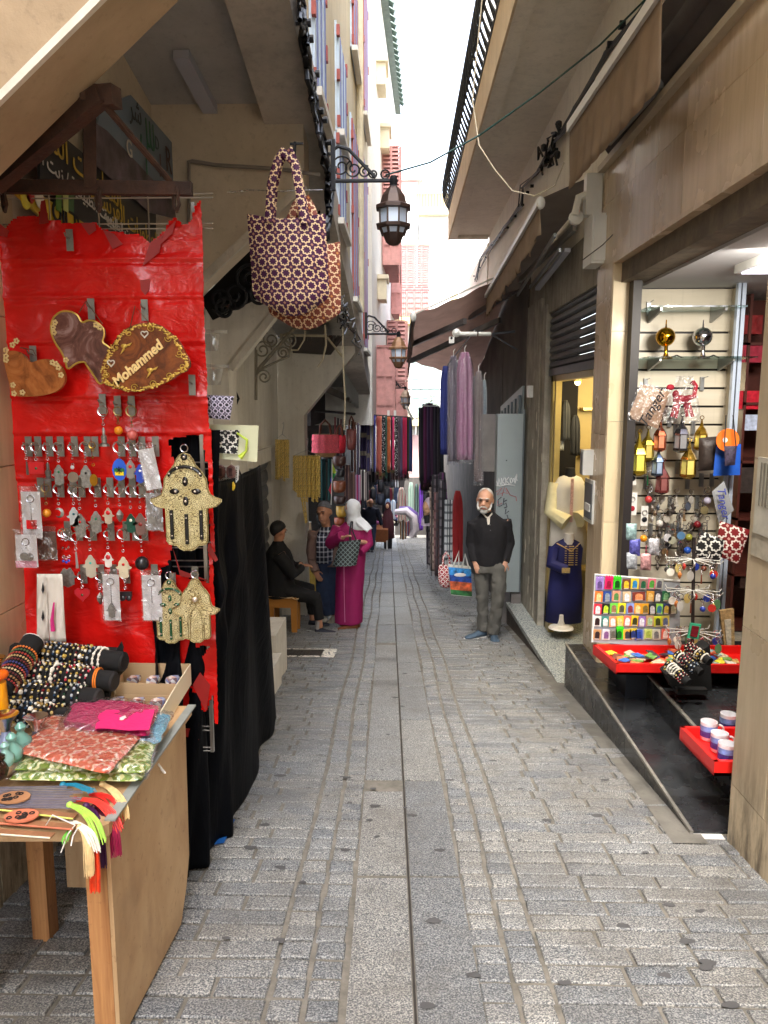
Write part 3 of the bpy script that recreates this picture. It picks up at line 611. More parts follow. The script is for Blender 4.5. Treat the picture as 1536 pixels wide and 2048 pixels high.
louvre_panel(FB,'shutter',(Q(800,835).x,YB-.05,Q(800,835).z),(1,0,0),.36,2.6,mat('grey_shutter',(150,140,128),.7,0,.2,10),20)
m=MB(); quad(786,890,778,780,-.7,-.68,m)
for k in range(26): quad(787+k*4,787.7+k*4,779,838,-.7,-.69,m)
part('balcony_railing',m,BLKM,FB,smooth=False); part('balcony_slab',quad(786,890,838,850,-.75,0,MB()),YELW,FB,smooth=False)
part('pink_wall',quad(816,838,870,1000,-.03,0,MB()),mat('pink_plaster',(224,186,180),.8,0,.08,2),FB,smooth=False); part('yellow_wall',quad(838,852,870,1000,-.03,0,MB()),YELW,FB,smooth=False)
# ================= RIGHT: shop building
RB=thing('building','tan stone clad shop building on the right with a long balcony overhead','building',(1.5,6,g(6)))
m=MB(); m.box(1.52,2.2,-.5,3.2,-.8,2.6).box(1.52,2.2,-.5,6.0,3.36,4.53).box(1.52,4.5,-.5,5.9,2.6,3.36); part('wall_core',m,BALC,RB,smooth=False)
m=MB(); m.box(1.52,2.2,6.0,14,2.95,4.53).box(1.5,3,14,22,-3.4,4.4).box(1.5,3,-1,15.5,4.9,9.5).box(1.5,3,-12,-1,-1,12); part('upper_wall',m,BALC,RB,smooth=False)  # the box behind the camera is unseen street wall, added to limit sky light
part('lower_wall',MB().boxs(1.48,1.6,11.4,30,-.2,4.2).box(1.485,1.56,9.3,14,1.5,3.5),mat('awning_shade_wall',(84,78,72),.85,0,.35,2),RB,smooth=False)  # wall filling the gap; its dark colour puts in the shade under the awnings
# cladding pieces
zs=[-.7,-.12,.62,1.36,2.1,2.598]; 
for j in range(5):
    y=-.3+(.35 if j%2 else 0)
    for k in range(6):
        y1=min(y+.72,3.24)
        if y1-y>.05: part('cladding_slab',MB().box(1.5+rnd.uniform(0,.002),1.52,y+.0015,y1-.0015,zs[j]+.0015,zs[j+1]-.0015),BEIGE,RB,smooth=False)
        y=y1
    part('cladding_slab',MB().box(1.503,1.72,3.225,3.243,zs[j]+.0015,zs[j+1]-.0015),JAMB,RB,smooth=False)
y=-.3
while y<6.0:
    y1=min(y+.46,6.0); part('lintel_slab',MB().box(1.5+rnd.uniform(0,.003),1.525,y+.0015,y1-.0015,2.6,3.035),LINT,RB,smooth=False)
    if int(y*10)%2==0 or True: part('frieze_slab',MB().box(1.508+rnd.uniform(0,.003),1.53,y+.003,y1-.0015,3.045,3.3),LINT,RB,smooth=False)
    y=y1
part('top_strip',MB().box(1.46,1.55,-.5,6.02,3.3,3.345),mat('pale_strip',(176,164,142),.5,0,.1,9),RB,smooth=False)
part('lintel_soffit',MB().box(1.5,1.72,3.2,5.62,2.575,2.6),LINT,RB,smooth=False)
# pillar with glossy street face and cream jamb
for z0,z1 in ((-.8,.1),(.1,1.35),(1.35,2.6)):
    part('pillar_slab',MB().box(1.5,1.53,5.62,5.83,z0+.0015,z1-.0015),LINT,RB,smooth=False); part('pillar_slab',MB().box(1.5,1.53,5.833,6.05,z0+.0015,z1-.0015),LINT,RB,smooth=False)
for z0,z1 in ((-.8,-.05),(-.05,.7),(.7,1.45),(1.45,2.1),(2.1,2.6)):
    part('pillar_slab',MB().box(1.505,1.69,5.6,5.62,z0+.0015,z1-.0015),JAMB,RB,smooth=False)
part('pillar_core',MB().box(1.53,1.69,5.62,6.04,-.9,2.6),DCON,RB,smooth=False)
part('doorway_header',MB().box(1.51,1.9,6.05,9.3,2.5,2.96),DCON,RB,smooth=False)
# balcony
bs=part('balcony',MB().box(.95,1.53,1,14,4.5,4.62).box(.81,.95,1,14,4.45,4.9).box(.95,1.5,13.85,14,4.45,4.6),BALC,RB,smooth=False)
part('balcony_fascia',MB().box(.79,.81,1,14.02,4.44,4.88),BALE,bs,smooth=False)
part('balcony_rail',MB().bar((.78,2.5,5.72),(.78,13.9,5.72),.05,.04).bar((.8,2.5,4.93),(.8,13.9,4.93),.03,.03).bar((.8,13.95,4.9),(.8,13.95,5.72),.03,.03),BLKM,bs,smooth=False)
bal=MB(); 
def scr(m,y0,fl):
    s=1 if fl else -1; pts=[]
    for k in range(13):
        t=k/12; pts.append((.8-.12*math.sin(t*math.pi)**1.0,y0+s*.05*math.sin(t*2*math.pi),4.92+.78*t))
    m.tube(pts,.013,5); m.ring((.72,y0,5.18),.05,.009,10,4,'x'); m.ring((.7,y0,5.42),.04,.009,10,4,'x')
scr(bal,0,True); bme=_mesh('baluster',bal,BLKM,Vector(),True); bal2=MB(); scr(bal2,0,False); bme2=_mesh('baluster',bal2,BLKM,Vector(),True)
k=0; y=3.2
while y<13.9: inst('baluster',bme if k%2 else bme2,bs,Matrix.Translation((0,y,0))); y+=.1; k+=1
# retracted near awning: cassette bar, valance with wavy hem, roll
AW=mat('awning_beige',(178,156,132),.85,0,.12,4,.1,60); AWD=mat('awning_dark',(112,106,105),.85,0,.12,4); AWB=mat('awning_brown',(136,112,102),.85,0,.16,3)
def translucent(m,f=.45):
    nt_=m.node_tree; b=nt_.nodes['Principled BSDF']; o=nt_.nodes['Material Output']; tl=nt_.nodes.new('ShaderNodeBsdfTranslucent'); mx=nt_.nodes.new('ShaderNodeMixShader'); mx.inputs[0].default_value=f
    nt_.links.new(b.inputs['Base Color'].links[0].from_socket,tl.inputs[0]); nt_.links.new(b.outputs[0],mx.inputs[1]); nt_.links.new(tl.outputs[0],mx.inputs[2]); nt_.links.new(mx.outputs[0],o.inputs[0])
for m_ in (AW,AWD,AWB): translucent(m_)
def valance(par,p0,p1,h,m,n=60,wv=.03,ragged=0,lean=(0,0,0),amp=.012,waves=12):
    p0=Vector(p0); p1=Vector(p1); rr=random.Random(4)
    rag=[rr.uniform(-1,1)*ragged for _ in range(n+1)]
    nx=Vector((1,0,0))
    def fn(u,v):
        q=p0.lerp(p1,u); hh=h+wv*abs(math.sin(u*waves*math.pi))*1.0+rag[int(u*n)]*(v)
        return q+Vector((0,0,-hh*v))+nx*amp*math.sin(u*waves*2*math.pi+v*2)*v+Vector(lean)*v
    o=part('valance',MB().grid(fn,n,6),m,par); solid(o,.003); return o
a1=thing('awning','retracted beige awning with scalloped valance above the tan shop lintel','awning',(1.3,4,3.6))
b0,b1=P(1140,256,5.75),PX(1325,-20,P(1140,256,5.75).x); 
part('front_bar',MB().bar(b0,b1,.05,.06),WMET,a1,smooth=False)
valance(a1,b0-Vector((0,0,.02)),b1-Vector((0,0,.02)),.38,AW,wv=.04,waves=9)
part('roll',MB().tube([(1.42,5.75,3.5),(1.42,1.5,3.5)],.06,10),AWD,a1); part('hood',MB().box(1.3,1.56,1.0,5.9,3.62,3.64),AWD,a1,smooth=False)
part('arm',MB().bar((1.4,5.6,3.42),(1.27,5.4,3.5),.04,.05).bar((1.4,5.5,3.36),(1.45,4.6,3.38),.04,.05),GMET,a1,smooth=False)
part('back_fabric',MB().grid(lambda u,v:(1.5-.02-.2*v,1.2+4.6*u,3.37+.26*v),2,2),AWD,a1)
# middle awning
a2=thing('awning','small grey awning with torn beige valance beyond the white meter box','awning',(1.3,7.5,3))
f0,f1=P(1080,405,6.7),P(973,592,10.2); w0,w1=PX(1183,395,1.5),P(1010,560,10.6)
part('front_bar',MB().bar(f0,f1,.05,.05),WMET,a2,smooth=False); part('end_cap',MB().sph(f0-Vector((0,.03,.01)),(.04,.03,.055),8,6),WMET,a2)
fab=part('fabric',MB().grid(lambda u,v:Vector(f0).lerp(f1,u).lerp(Vector((1.5,6.2,3.32)).lerp(Vector((1.5,10.2,2.95)),u),v)+Vector((0,0,.03+.02*math.sin(u*20))),16,4),AWD,a2)
valance(a2,f0-Vector((0,0,.03)),f1-Vector((0,0,.03)),.26,AW,wv=.01,ragged=.05,waves=14,amp=.02)
for q0,q1,r_ in [((1150,455),(1040,560),.035),((1110,470),(1035,590),.02),((1120,500),(1060,575),.02)]:
    part('arm',MB().bar(P(q0[0],q0[1],6.5),P(q1[0],q1[1],8.6),r_,r_*1.6),GMET,a2,smooth=False)
part('tube_light',MB().bar(P(1135,500,6.6),P(1075,578,8.2),.05,.03),mat('lamp_housing',(168,172,186),.4),a2,smooth=False)
part('gearbox',MB().lathe([(.035,-.03),(.055,-.02),(.055,.02),(.035,.03)],P(1152,435,6.1),12,Matrix.Rotation(R(90),3,'X')),WMET,a2)
part('hinge_bracket',MB().box(1.38,1.5,6.0,6.1,3.0,3.3).tube([P(1150,430,6.05),P(1158,395,6.05),P(1180,385,6.05)],.03,6),WMET,a2)
# large brown awning
a3=thing('awning','large brown awning stretched low across the street above the hanging dresses','awning',(.7,11,2.6))
A0,A1=P(826,634,10.2),P(816,722,15.5); W0=Vector((1.5,10.2,P(1010,560,10.2).z)); W1=Vector((1.5,15.5,2.05))
W0=Vector((1.45,10.2,3.28))
part('fabric',MB().grid(lambda u,v:A0.lerp(A1,u).lerp(W0.lerp(W1,u),v)+Vector((0,0,.03-.05*math.sin(math.pi*v)+.012*math.sin(v*22))),10,20),AWB,a3)
part('front_bar',MB().bar(A0,A1,.06,.07),mat('bar_dark',(70,66,62),.5),a3,smooth=False); part('end_cap',MB().sph(A0-Vector((0,.04,0)),(.045,.04,.07),8,6),WMET,a3)
valance(a3,A0-Vector((0,0,.03)),A1-Vector((0,0,.03)),.3,AWB,wv=.02,waves=10)
part('side_trim',MB().bar(A0+Vector((0,-.02,.03)),W0+Vector((0,-.02,.03)),.03,.02),mat('trim_pale',(200,196,186),.6),a3,smooth=False)
for q0,q1 in [((1040,575),(940,635)),((1000,640),(822,722)),((930,642),(822,690))]:
    part('arm',MB().bar(P(q0[0],q0[1],9.9),P(q1[0],q1[1],11.5),.05,.07),mat('arm_grey',(104,100,98),.4,.4),a3,smooth=False)
m=MB()
for k in range(7): m.tube([(1.44,10.6+k*.2,2.9),(1.3,10.6+k*.2,2.5),(1.2,10.6+k*.2,1.9)],.012,5)
# white meter box
bxm=thing('meter_box','white plastic junction box at the corner above the glossy pillar','junction box',(1.45,5.9,2.6))
a=P(1163,515,5.98); b=P(1205,432,5.98); part('box_body',MB().box(1.4,1.5,5.86,6.12,2.62,2.98),WMET,bxm,smooth=False); part('lid',MB().box(1.41,1.53,5.845,5.86,2.64,2.96),WMET,bxm,smooth=False)
# wall cables with clips
wc=thing('cable_bundle','black cables and clips running along the right wall under the balcony','cables',(1.47,8,3.8))
r6=random.Random(6)
base=[(950,560),(965,520),(985,490),(1010,455),(1040,410),(1045,375),(1075,345),(1105,290),(1125,262),(1150,215),(1180,165),(1215,105),(1250,60),(1290,10),(1310,-30)]
for k in range(6):
    part('cable',MB().tube([PX(x+r6.uniform(-5,5),y+r6.uniform(-5,5),1.49-r6.uniform(0,.04)) for x,y in base],r6.uniform(.006,.011),5),STRAW,wc)
m=MB()
for x,y in [(948,552),(960,535),(972,515),(985,490),(998,475),(1015,455),(1030,432),(1045,410),(1055,385),(1064,372),(1100,305),(1107,285),(1110,270),(1120,262),(1112,300),(1220,90),(1245,50)]:
    q=PX(x,y,1.47); s=.016+.00012*(x-940); m.obox(q,(.04,.02,s)).obox(q+Vector((0,.03,0)),(.03,.05,.012))
part('clips',m,BLKM,wc,smooth=False)
m=MB()
for k in range(9):
    q=PX(1105+r6.uniform(-22,14),285+r6.uniform(-30,50),1.46); m.tube([q+Vector((-r6.uniform(0,.05),r6.uniform(-.1,.1),r6.uniform(-.09,.09))) for _ in range(5)],.012,5)
    if k<5: m.lathe([(.02,0),(.03,.02),(.03,.06),(.015,.07)],q,8)
part('tangle_of_connectors',m,STRAW,wc)
single('overhead_cable',MB().tube([P(965,-10,7),P(952,120,7),P(945,200,7),P(958,290,6.8),P(990,340,6.6),P(1025,382,6.4),P(1070,392,6.2),P(1110,370,6.1),P(1128,325,6.1)],.006,5),mat('pale_wire',(170,160,138),.6),'loose pale cable looping down in front of the balcony edge','cable')
single('overhead_cable',MB().tube([P(1240,455,5.6),P(1205,490,5.75),P(1165,520,5.9)],.004,5),STRAW,'thin wire from the tan lintel down to the white junction box','cable')
# roller shutter of the dress shop
for k in range(9):
    z=1.93+k*.075; part('shutter_slat',MB().prism([(1.56,6.06,z),(1.53,6.06,z+.02),(1.535,6.06,z+.055),(1.56,6.06,z+.073)],(0,2.0,0)),mat('shutter_dark',(84,84,86),.4,.5,.2,8),RB,smooth=False)
part('shutter_rail',MB().box(1.53,1.6,6.06,8.06,1.86,1.93),mat('shutter_dark',(84,84,86),.4,.5,.2,8),RB,smooth=False)
# concrete pier with black gap
part('pier',MB().box(1.49,1.6,8.06,8.3,-1.1,2.6).box(1.49,1.9,8.38,9.28,-1.25,2.7),stained('worn_plaster_pier',(142,137,125),(178,171,155),.9,4,True,.6,.7,(70,62,52)),RB,smooth=False)
part('pier_gap',MB().box(1.53,1.9,8.3,8.38,-1.1,2.6),mat('dark_recess',(22,20,20),.9),RB,smooth=False)
r8=random.Random(8)
m=MB()
for k in range(14):
    y,z=r8.choice([8.12,8.2,8.5,8.7,9.0])+r8.uniform(-.04,.04),r8.uniform(-1,1.6); n=8; m.prism([(1.488,y+r8.uniform(.5,1)*.035*math.cos(i*math.pi/4),z+r8.uniform(.5,1)*.08*math.sin(i*math.pi/4)) for i in range(n)],(.004,0,0))
part('flaked_plaster',m,mat('bare_plaster',(214,206,186),.9),RB)
# terrazzo platform of the dress shop
pt=thing('granite_platform','speckled grey granite threshold platform in front of the dress shop','platform',(1.4,7.5,-1))
part('granite_top',MB().hexa([(1.33,6.08,-.83),(2.6,6.08,-.83),(2.6,9.2,-.95),(1.3,9.2,-.95),(1.33,6.08,-.78),(2.6,6.08,-.78),(2.6,9.2,-.9),(1.3,9.2,-.9)]),MOSG,pt,smooth=False)
part('riser',MB().hexa([(1.345,6.08,-1.3),(1.5,6.08,-1.3),(1.5,9.2,-1.6),(1.315,9.2,-1.6),(1.345,6.08,-.832),(1.5,6.08,-.832),(1.5,9.2,-.952),(1.315,9.2,-.952)]),stained('riser_stone',(70,64,58),(96,88,78),.7,4),pt,smooth=False)
# dress shop window: gold frame, glass, interior
dw=thing('shop_window','gold framed glass shop front of the dress shop, lit yellow inside','shop window',(1.6,7.8,-.78))
GFR=mat('gold_aluminium',(190,168,104),.35,.5,.1,10)
m=MB(); m.box(1.56,1.62,7.95,8.04,-.9,1.9).box(1.56,1.62,7.8,7.86,-.9,1.86).box(1.56,1.66,6.1,8.04,1.8,1.9).box(1.56,1.66,7.84,8.04,-.9,-.45)
part('frame',m,GFR,dw,smooth=False)
part('pane',MB().box(1.585,1.592,7.87,7.94,-.44,1.8),GLASS,dw,smooth=False)
m=MB(); m.box(3.2,3.3,6,8.6,-.9,2.0).box(1.9,3.3,8.4,8.5,-.9,2.0).box(1.6,3.3,6,8.6,1.92,1.98); part('inner_walls',m,mat('warm_interior',(196,176,120),.7,0,.1,2),dw,smooth=False)
m=MB()
for k in range(5): m.box(1.95,3.1,8.25,8.4,-.3+k*.45,-.27+k*.45)
part('shelves',m,GFR,dw,smooth=False)
for k,(x,y) in enumerate([(1.8,7.9),(2.0,7.6),(2.2,8.0),(2.5,7.4),(2.3,7.2)]):
    l=thing('ceiling_spot',f'{ORD[k]} small glowing yellow ceiling spot inside the dress shop','ceiling light',(x,y,1.8),'yellow spots inside the dress shop')
    part('lamp_cup',MB().lathe([(.03,.11),(.04,.03),(.045,0)],(x,y,1.8),8),GFR,l); part('bulb',MB().sph((x,y,1.79),.03,8,6),m_emit('warm_bulb_%d'%k,(255,214,130),3),l)
pl=bpy.data.lights.new('dress_shop_lamp','POINT'); pl.energy=4.5; pl.color=(1,.85,.55); pl.shadow_soft_size=.15; o=bpy.data.objects.new('dress_shop_lamp',pl); o.location=(2.1,7.5,1.65); SC.collection.objects.link(o)
# ================= souvenir shop: steps, interior, slat wall
st=thing('shop_steps','black tiled double step with pale metal nosing in front of the souvenir shop','steps',(1.5,4.7,-.8))
part('step_core',MB().box(1.375,1.67,3.30,6.05,-1.2,-.412).box(1.67,4.2,3.25,6.0,-1.2,-.242),DCON,st,smooth=False)
ys=[3.3,3.62,3.98,4.36,4.74,5.12,5.50,6.05]
for i in range(len(ys)-1):
    part('tread_tile',MB().box(1.372,1.66,ys[i]+.002,ys[i+1]-.002,-.412,-.4),BTILE,st,smooth=False)
    part('riser_tile',MB().box(1.36,1.375,ys[i]+.002,ys[i+1]-.002,-1.1,-.402),BTILE,st,smooth=False)
for i in range(7):
    y=3.26+i*.34; part('riser_tile',MB().box(1.66,1.67,y+.002,y+.338,-.4,-.235),BTILE,st,smooth=False)
    for j in range(4): part('floor_tile',MB().box(1.672+j*.34,1.672+j*.34+.336,y+.002,y+.338,-.242,-.23),BTILE,st,smooth=False)
NOS=mat('worn_nosing',(150,146,138),.5,.5,.2,16)
part('nosing',MB().bar((1.362,3.3,-.402),(1.362,6.04,-.402),.016,.014),NOS,st,smooth=False); part('nosing',MB().bar((1.664,3.28,-.232),(1.664,5.6,-.232),.02,.012),NOS,st,smooth=False)
part('broken_edge',MB().box(1.37,1.5,3.22,3.3,-.47,-.41),mat('white_mortar',(206,202,194),.9,0,.15,30),st,smooth=False)
si=thing('shop_interior','interior walls and ceiling of the souvenir shop seen through its open front','shop interior',(2.6,5,-.23))
part('ceiling_panel',MB().box(1.73,4.4,2.9,7.2,2.42,2.46),mat('white_ceiling',(196,196,200),.7,0,.04),si,smooth=False)
part('back_wall',MB().box(2.5,4.4,6.9,7.0,-.3,2.46).box(4.35,4.45,2.9,7,-.3,2.46).box(1.72,4.4,2.8,2.9,-.3,2.46),mat('red_brown_interior',(60,24,20),.6,0,.15,4),si,smooth=False)
part('shutter_track',MB().box(1.62,1.68,5.5,5.6,-.4,2.58),mat('dark_track',(32,26,26),.5),si,smooth=False)
part('shutter_housing',MB().box(1.56,1.74,3.26,5.6,2.44,2.574),stained('housing_steel',(88,78,66),(120,108,92),.7,8),si,smooth=False)
sw=thing('slat_wall','cream slatted display wall with dark grooves inside the souvenir shop','display wall',(2.1,5.75,-.2))
SLW=stone('cream_board',(196,187,166),(212,204,186),.4,(1,9,9)); x0=PX(1270,802,1).x
xl,xr=P(1268,802,5.72).x,P(1450,802,5.72).x
z=-.2; tops=[]
while z<2.05:
    part('board',MB().box(xl,xr,5.72,5.745,z+.012,z+.135-.004),SLW,sw,smooth=False); tops.append(z+.135); z+=.135
part('groove_backing',MB().box(xl,xr,5.745,5.76,-.2,2.42),mat('dark_track',(32,26,26),.5),sw,smooth=False); part('top_board',MB().box(xl,xr,5.72,5.745,z+.012,2.41),SLW,sw,smooth=False)
part('side_strip',MB().box(xl-.035,xl,5.69,5.76,-.22,2.4),GMET,sw,smooth=False)
part('side_panel',MB().box(xr,xr+.04,5.0,5.76,-.22,2.41) if False else MB().box(xr,xr+.03,5.6,5.76,-.22,2.41),SLW,sw,smooth=False)
ps=thing('aluminium_post','bright aluminium post standing right of the slatted display wall','post',(2.5,5.5,-.23))
xa,xb=P(1462,802,5.5).x,P(1478,802,5.5).x
part('profile',MB().box(xa,xa+.02,5.5,5.54,-.23,2.42).box(xa+.03,xb,5.5,5.54,-.23,2.42),mat('bright_aluminium',(206,220,240),.3,.4,.03),ps,smooth=False); part('channel',MB().box(xa+.02,xa+.03,5.515,5.54,-.23,2.42),BLKM,ps,smooth=False)
ct=thing('ceiling_light','flat white panel light on the souvenir shop ceiling','ceiling light',(2.3,4.5,2.4))
part('panel_frame',MB().box(2.02,2.62,4.2,4.8,2.37,2.42),WMET,ct,smooth=False); part('diffuser',MB().box(2.05,2.59,4.23,4.77,2.362,2.37),m_emit('panel_diffuser',(245,240,255),.35),ct,smooth=False)
al=bpy.data.lights.new('souvenir_shop_lamp','AREA'); al.energy=9; al.size=.5; al.color=(1,.93,.82); o=bpy.data.objects.new('souvenir_shop_lamp',al); o.location=(2.1,4.1,2.33); o.rotation_euler=(R(25),0,0); SC.collection.objects.link(o)
# red shelf unit at the back
su=thing('shelf_unit','dark red shelf unit with boxes and red bags at the right of the shop','shelf',(2.9,6.2,-.23))
m=MB(); m.box(2.62,2.64,5.9,6.3,-.23,2.4).box(2.62,4,6.28,6.3,-.23,2.4)
for k in range(6): m.box(2.62,4,5.9,6.3,-.23+k*.45,-.21+k*.45)
part('carcass',m,mat('red_brown_wood',(78,34,26),.5,0,.2,8),su,smooth=False)
for k,(px_,py_,wx,wz,c,lb) in enumerate([(1502,560,.14,.16,(214,208,200),'white box with black print high on the red shelf unit'),(1500,650,.16,.14,(120,28,30),'dark red carton on the red shelf unit'),(1500,708,.2,.13,(150,40,60),'crumpled red bag wrapped in film on the shelf'),(1498,800,.2,.14,(190,30,50),'bright red folded bag in film on the shelf'),(1504,845,.18,.12,(188,200,226),'pale blue white carton below the red bag'),(1500,1160,.18,.12,(60,40,36),'dark carved box low on the shelf unit'),(1500,960,.2,.2,(60,52,50),'dark bag on the middle shelf of the red unit')]):
    q=P(px_,py_,5.95); b_=MB().box(q.x-wx/2,q.x+wx/2,5.92,6.1,q.z-wz/2,q.z+wz/2); single('carton' if 'box' in lb or 'carton' in lb else 'bag',b_,mat('stock_%d'%k,c,.4,0,.3,30,.5,20),lb,'box' if 'box' in lb or 'carton' in lb else 'bag',smooth=False)
# wall boxes on pillars
lv=thing('louvred_panel','white louvred metal panel set into the near tan pillar','panel',(1.5,2.9,.7))
a=PX(1507,1055,1.49); b=PX(1507,912,1.49); y1=a.y; m=MB().box(1.488,1.5,2.45,y1,a.z-.02,b.z); part('plate',m,mat('aged_white_plate',(196,192,178),.5,0,.15,14),lv,smooth=False)
m=MB()
for k in range(9): m.box(1.484,1.488,y1-.05-k*.028,y1-.038-k*.028,a.z+.1,b.z-.02)
part('louvres',m,mat('louvre_shadow',(120,116,104),.6),lv,smooth=False)
part('dark_window',MB().box(1.482,1.488,2.5,y1-.12,a.z+.22,b.z-.03),BLKM,lv,smooth=False)
part('cement_patch',MB().box(1.494,1.5,2.5,y1+.02,a.z-.12,a.z-.02),mat('cement_patch',(176,168,150),.9,0,.2,20),lv,smooth=False)
M_=basis((1.483,y1-.02,(a.z+b.z)/2),(0,0,-1),(0,1,0)); pass
ic=thing('intercom','framed metal intercom panel set into the glossy pillar','intercom',(1.5,5.75,.9))
a=PX(1168,1038,1.49); b=PX(1188,962,1.49); part('frame',MB().box(1.485,1.5,b.y,a.y,a.z,b.z+.0),WMET,ic,smooth=False); part('face',MB().box(1.48,1.486,b.y+.02,a.y-.02,a.z+.03,b.z-.03),mat('dark_face',(90,98,104),.3),ic,smooth=False); part('button',MB().box(1.474,1.481,b.y+.05,a.y-.06,a.z+.09,a.z+.15),WMET,ic,smooth=False)
sb=thing('alarm_box','small white alarm box above the intercom on the pillar','box',(1.47,6.0,1.05))
part('housing',MB().box(1.42,1.5,5.94,6.04,1.02,1.22),WMET,sb,smooth=False); part('lid',MB().box(1.415,1.42,5.95,6.03,1.03,1.2),GMET,sb,smooth=False)
# ================= LEFT STALL
YR=2.95
tb=thing('stall_table','light plywood trading table with timber legs at the front left corner','table',(-1.1,2.4,g(2.4)))
ZT=.46; FR=PZ(208,1655,ZT); BR=PZ(383,1412,ZT)
part('table_top',MB().prism([(-1.53,FR.y-.03,ZT-.035),(FR.x-.02,FR.y-.01,ZT-.035),(FR.x+.005,FR.y+.02,ZT-.035),(BR.x,BR.y,ZT-.035),(-1.53,BR.y,ZT-.035)],(0,0,.035)),PLY,tb,smooth=False)
part('edge_strip',MB().bar((FR.x+.004,FR.y+.03,ZT+.003),(BR.x+.002,BR.y,ZT+.003),.03,.006),mat('grey_edging',(140,144,140),.5),tb,smooth=False)
sp_=[PX(*q,FR.x) for q in [(215,1690),(336,1480),(322,1880),(312,1915),(302,1950),(296,1975),(232,2100)]]
part('side_panel',MB().prism([(FR.x,FR.y+.03,ZT-.04),(FR.x,2.62,ZT-.04),(FR.x,2.6,-.10),(FR.x,2.55,-.2),(FR.x,2.47,-.29),(FR.x,FR.y+.03,-.22)],(-.012,0,0)),PLY,tb,smooth=False)
for (x,y) in ((FR.x-.045,FR.y+.07),(FR.x-.045,2.5),(-1.28,2.42),(-1.3,FR.y+.07)):
    part('leg',MB().box(x-.03,x+.03,y-.035,y+.035,g(y)-.0,ZT-.036),PINE,tb,smooth=False)
part('back_panel',MB().box(-1.25,FR.x-.015,2.54,2.552,-.2,ZT-.04),PLY,tb,smooth=False)
part('cross_rail',MB().box(-1.25,FR.x-.02,2.515,2.54,.3,.4),PINE,tb,smooth=False)
# rusty frame
rf=thing('iron_truss','rusty iron triangle frame with hooks bolted under the first bracket','iron frame',(-1.1,2.6,2.4))
yb=2.75
part('long_bar',MB().bar(P(-60,372,yb),P(384,378,yb),.03,.045),RUST,rf,smooth=False)
part('diagonal_beam',MB().bar(P(-20,375,2.6),P(205,190,2.45),.05,.05),RUST,rf,smooth=False)
part('upright',MB().bar(P(180,372,yb),P(178,195,2.62),.04,.04),RUST,rf,smooth=False)
part('round_stay',MB().tube([P(196,195,2.45),P(340,362,yb)],.011,8),RUST,rf)
part('top_plate',MB().bar(P(158,188,2.46),P(222,195,2.5),.06,.05),RUST,rf,smooth=False); part('top_lug',MB().bar(P(205,188,2.44),P(226,200,2.5),.06,.06),RUST,rf,smooth=False)
for px_ in (12,200,355):
    a=P(px_,372,yb); part('hook',MB().tube([a,a+Vector((.006,-.03,-.03)),a+Vector((.012,-.03,-.07)),a+Vector((0,-.02,-.09)),a+Vector((-.015,0,-.07)),a+Vector((-.015,0,-.03))],.007,6),RUST,rf)
# grid rack
rk=thing('grid_rack','tall steel grid rack wrapped in torn red vinyl beside the stall table','display rack',(-1.05,YR,.2))
m=MB()
xr_=P(402,900,YR).x; 
for py_ in [386,394,446,456,925,938,1085,1096,1122,1134,1362,1372,1406,1415,1454,1462,1496,1503]:
    a=P(-40,py_,YR+.01); b=P(425,py_,YR+.01); m.tube([(a.x,YR+.015,b.z),(b.x,YR+.015,b.z)],.0028,5)
part('wire',m,STEEL,rk,kind='stuff'); m=MB()
zt_,zb_=P(402,405,YR).z,P(438,1503,YR).z
part('frame_tube',MB().bar((xr_+.004,YR,zb_),(xr_+.004,YR,zt_+.0),.014,.014),STEEL,rk,smooth=False)
for px_ in (97,195,295): a=P(px_,385,YR+.012); part('upright_wire',MB().tube([a,(a.x,a.y,zb_)],.003,5),STEEL,rk)
for px_ in (-20,): a=P(px_,385,YR+.012); part('upright_wire',MB().tube([a,(a.x,a.y,zb_)],.003,5),STEEL,rk)
# torn vinyl as a fine sheet cut to its torn outline
def inpoly(x,y,p):
    c=False; n=len(p); j=n-1
    for i in range(n):
        if (p[i][1]>y)!=(p[j][1]>y) and x<(p[j][0]-p[i][0])*(y-p[i][1])/(p[j][1]-p[i][1])+p[i][0]: c=not c
        j=i
    return c
VO=[(-60,452),(-5,440),(8,462),(28,436),(70,430),(74,438),(86,402),(97,442),(150,446),(192,444),(205,460),(285,472),(300,486),(332,462),(338,442),(350,436),(372,452),(385,440),(392,408),(403,402),(440,1500),(432,1502),(428,1385),(412,1425),(395,1395),(384,1372),(398,1345),(402,1320),(414,1300),(420,1270),(300,1288),(338,1140),(346,1090),(332,1070),(352,1030),(345,990),(350,930),(336,878),(412,868),(424,930),(427,1160),(354,1140),(352,1290),(402,1290),(404,1318),(384,1368),(380,1420),(60,1420),(-20,800)]
VO=[(-60,452),(-5,440),(8,462),(28,436),(70,430),(74,438),(86,402),(97,442),(150,446),(192,444),(205,460),(285,472),(300,486),(332,462),(338,442),(350,436),(372,452),(385,440),(392,408),(403,402),(412,700),(424,930),(430,1160),(438,1500),(433,1502),(428,1385),(412,1425),(395,1395),(384,1372),(398,1345),(402,1320),(414,1300),(424,1290),(419,1165),(360,1150),(338,1140),(346,1090),(332,1070),(352,1030),(345,990),(350,930),(336,878),(384,870),(404,868),(406,890),(416,930),(421,1150),(420,1165),(424,1290),(380,1295),(380,1430),(-60,1430)]
VW=[P(x,y,YR-.01) for x,y in VO]; V2=[(p.x,p.z) for p in VW]
rows_=[P(200,q,YR).z for q in (525,600,690,798,870,962,1046,1132)]
m=MB(); x0_,x1_=-1.56,max(p[0] for p in V2)+.01; z0_,z1_=P(200,1440,YR).z,max(p[1] for p in V2)+.01; st_=.0085
nx_=int((x1_-x0_)/st_); nz_=int((z1_-z0_)/st_); idx={}
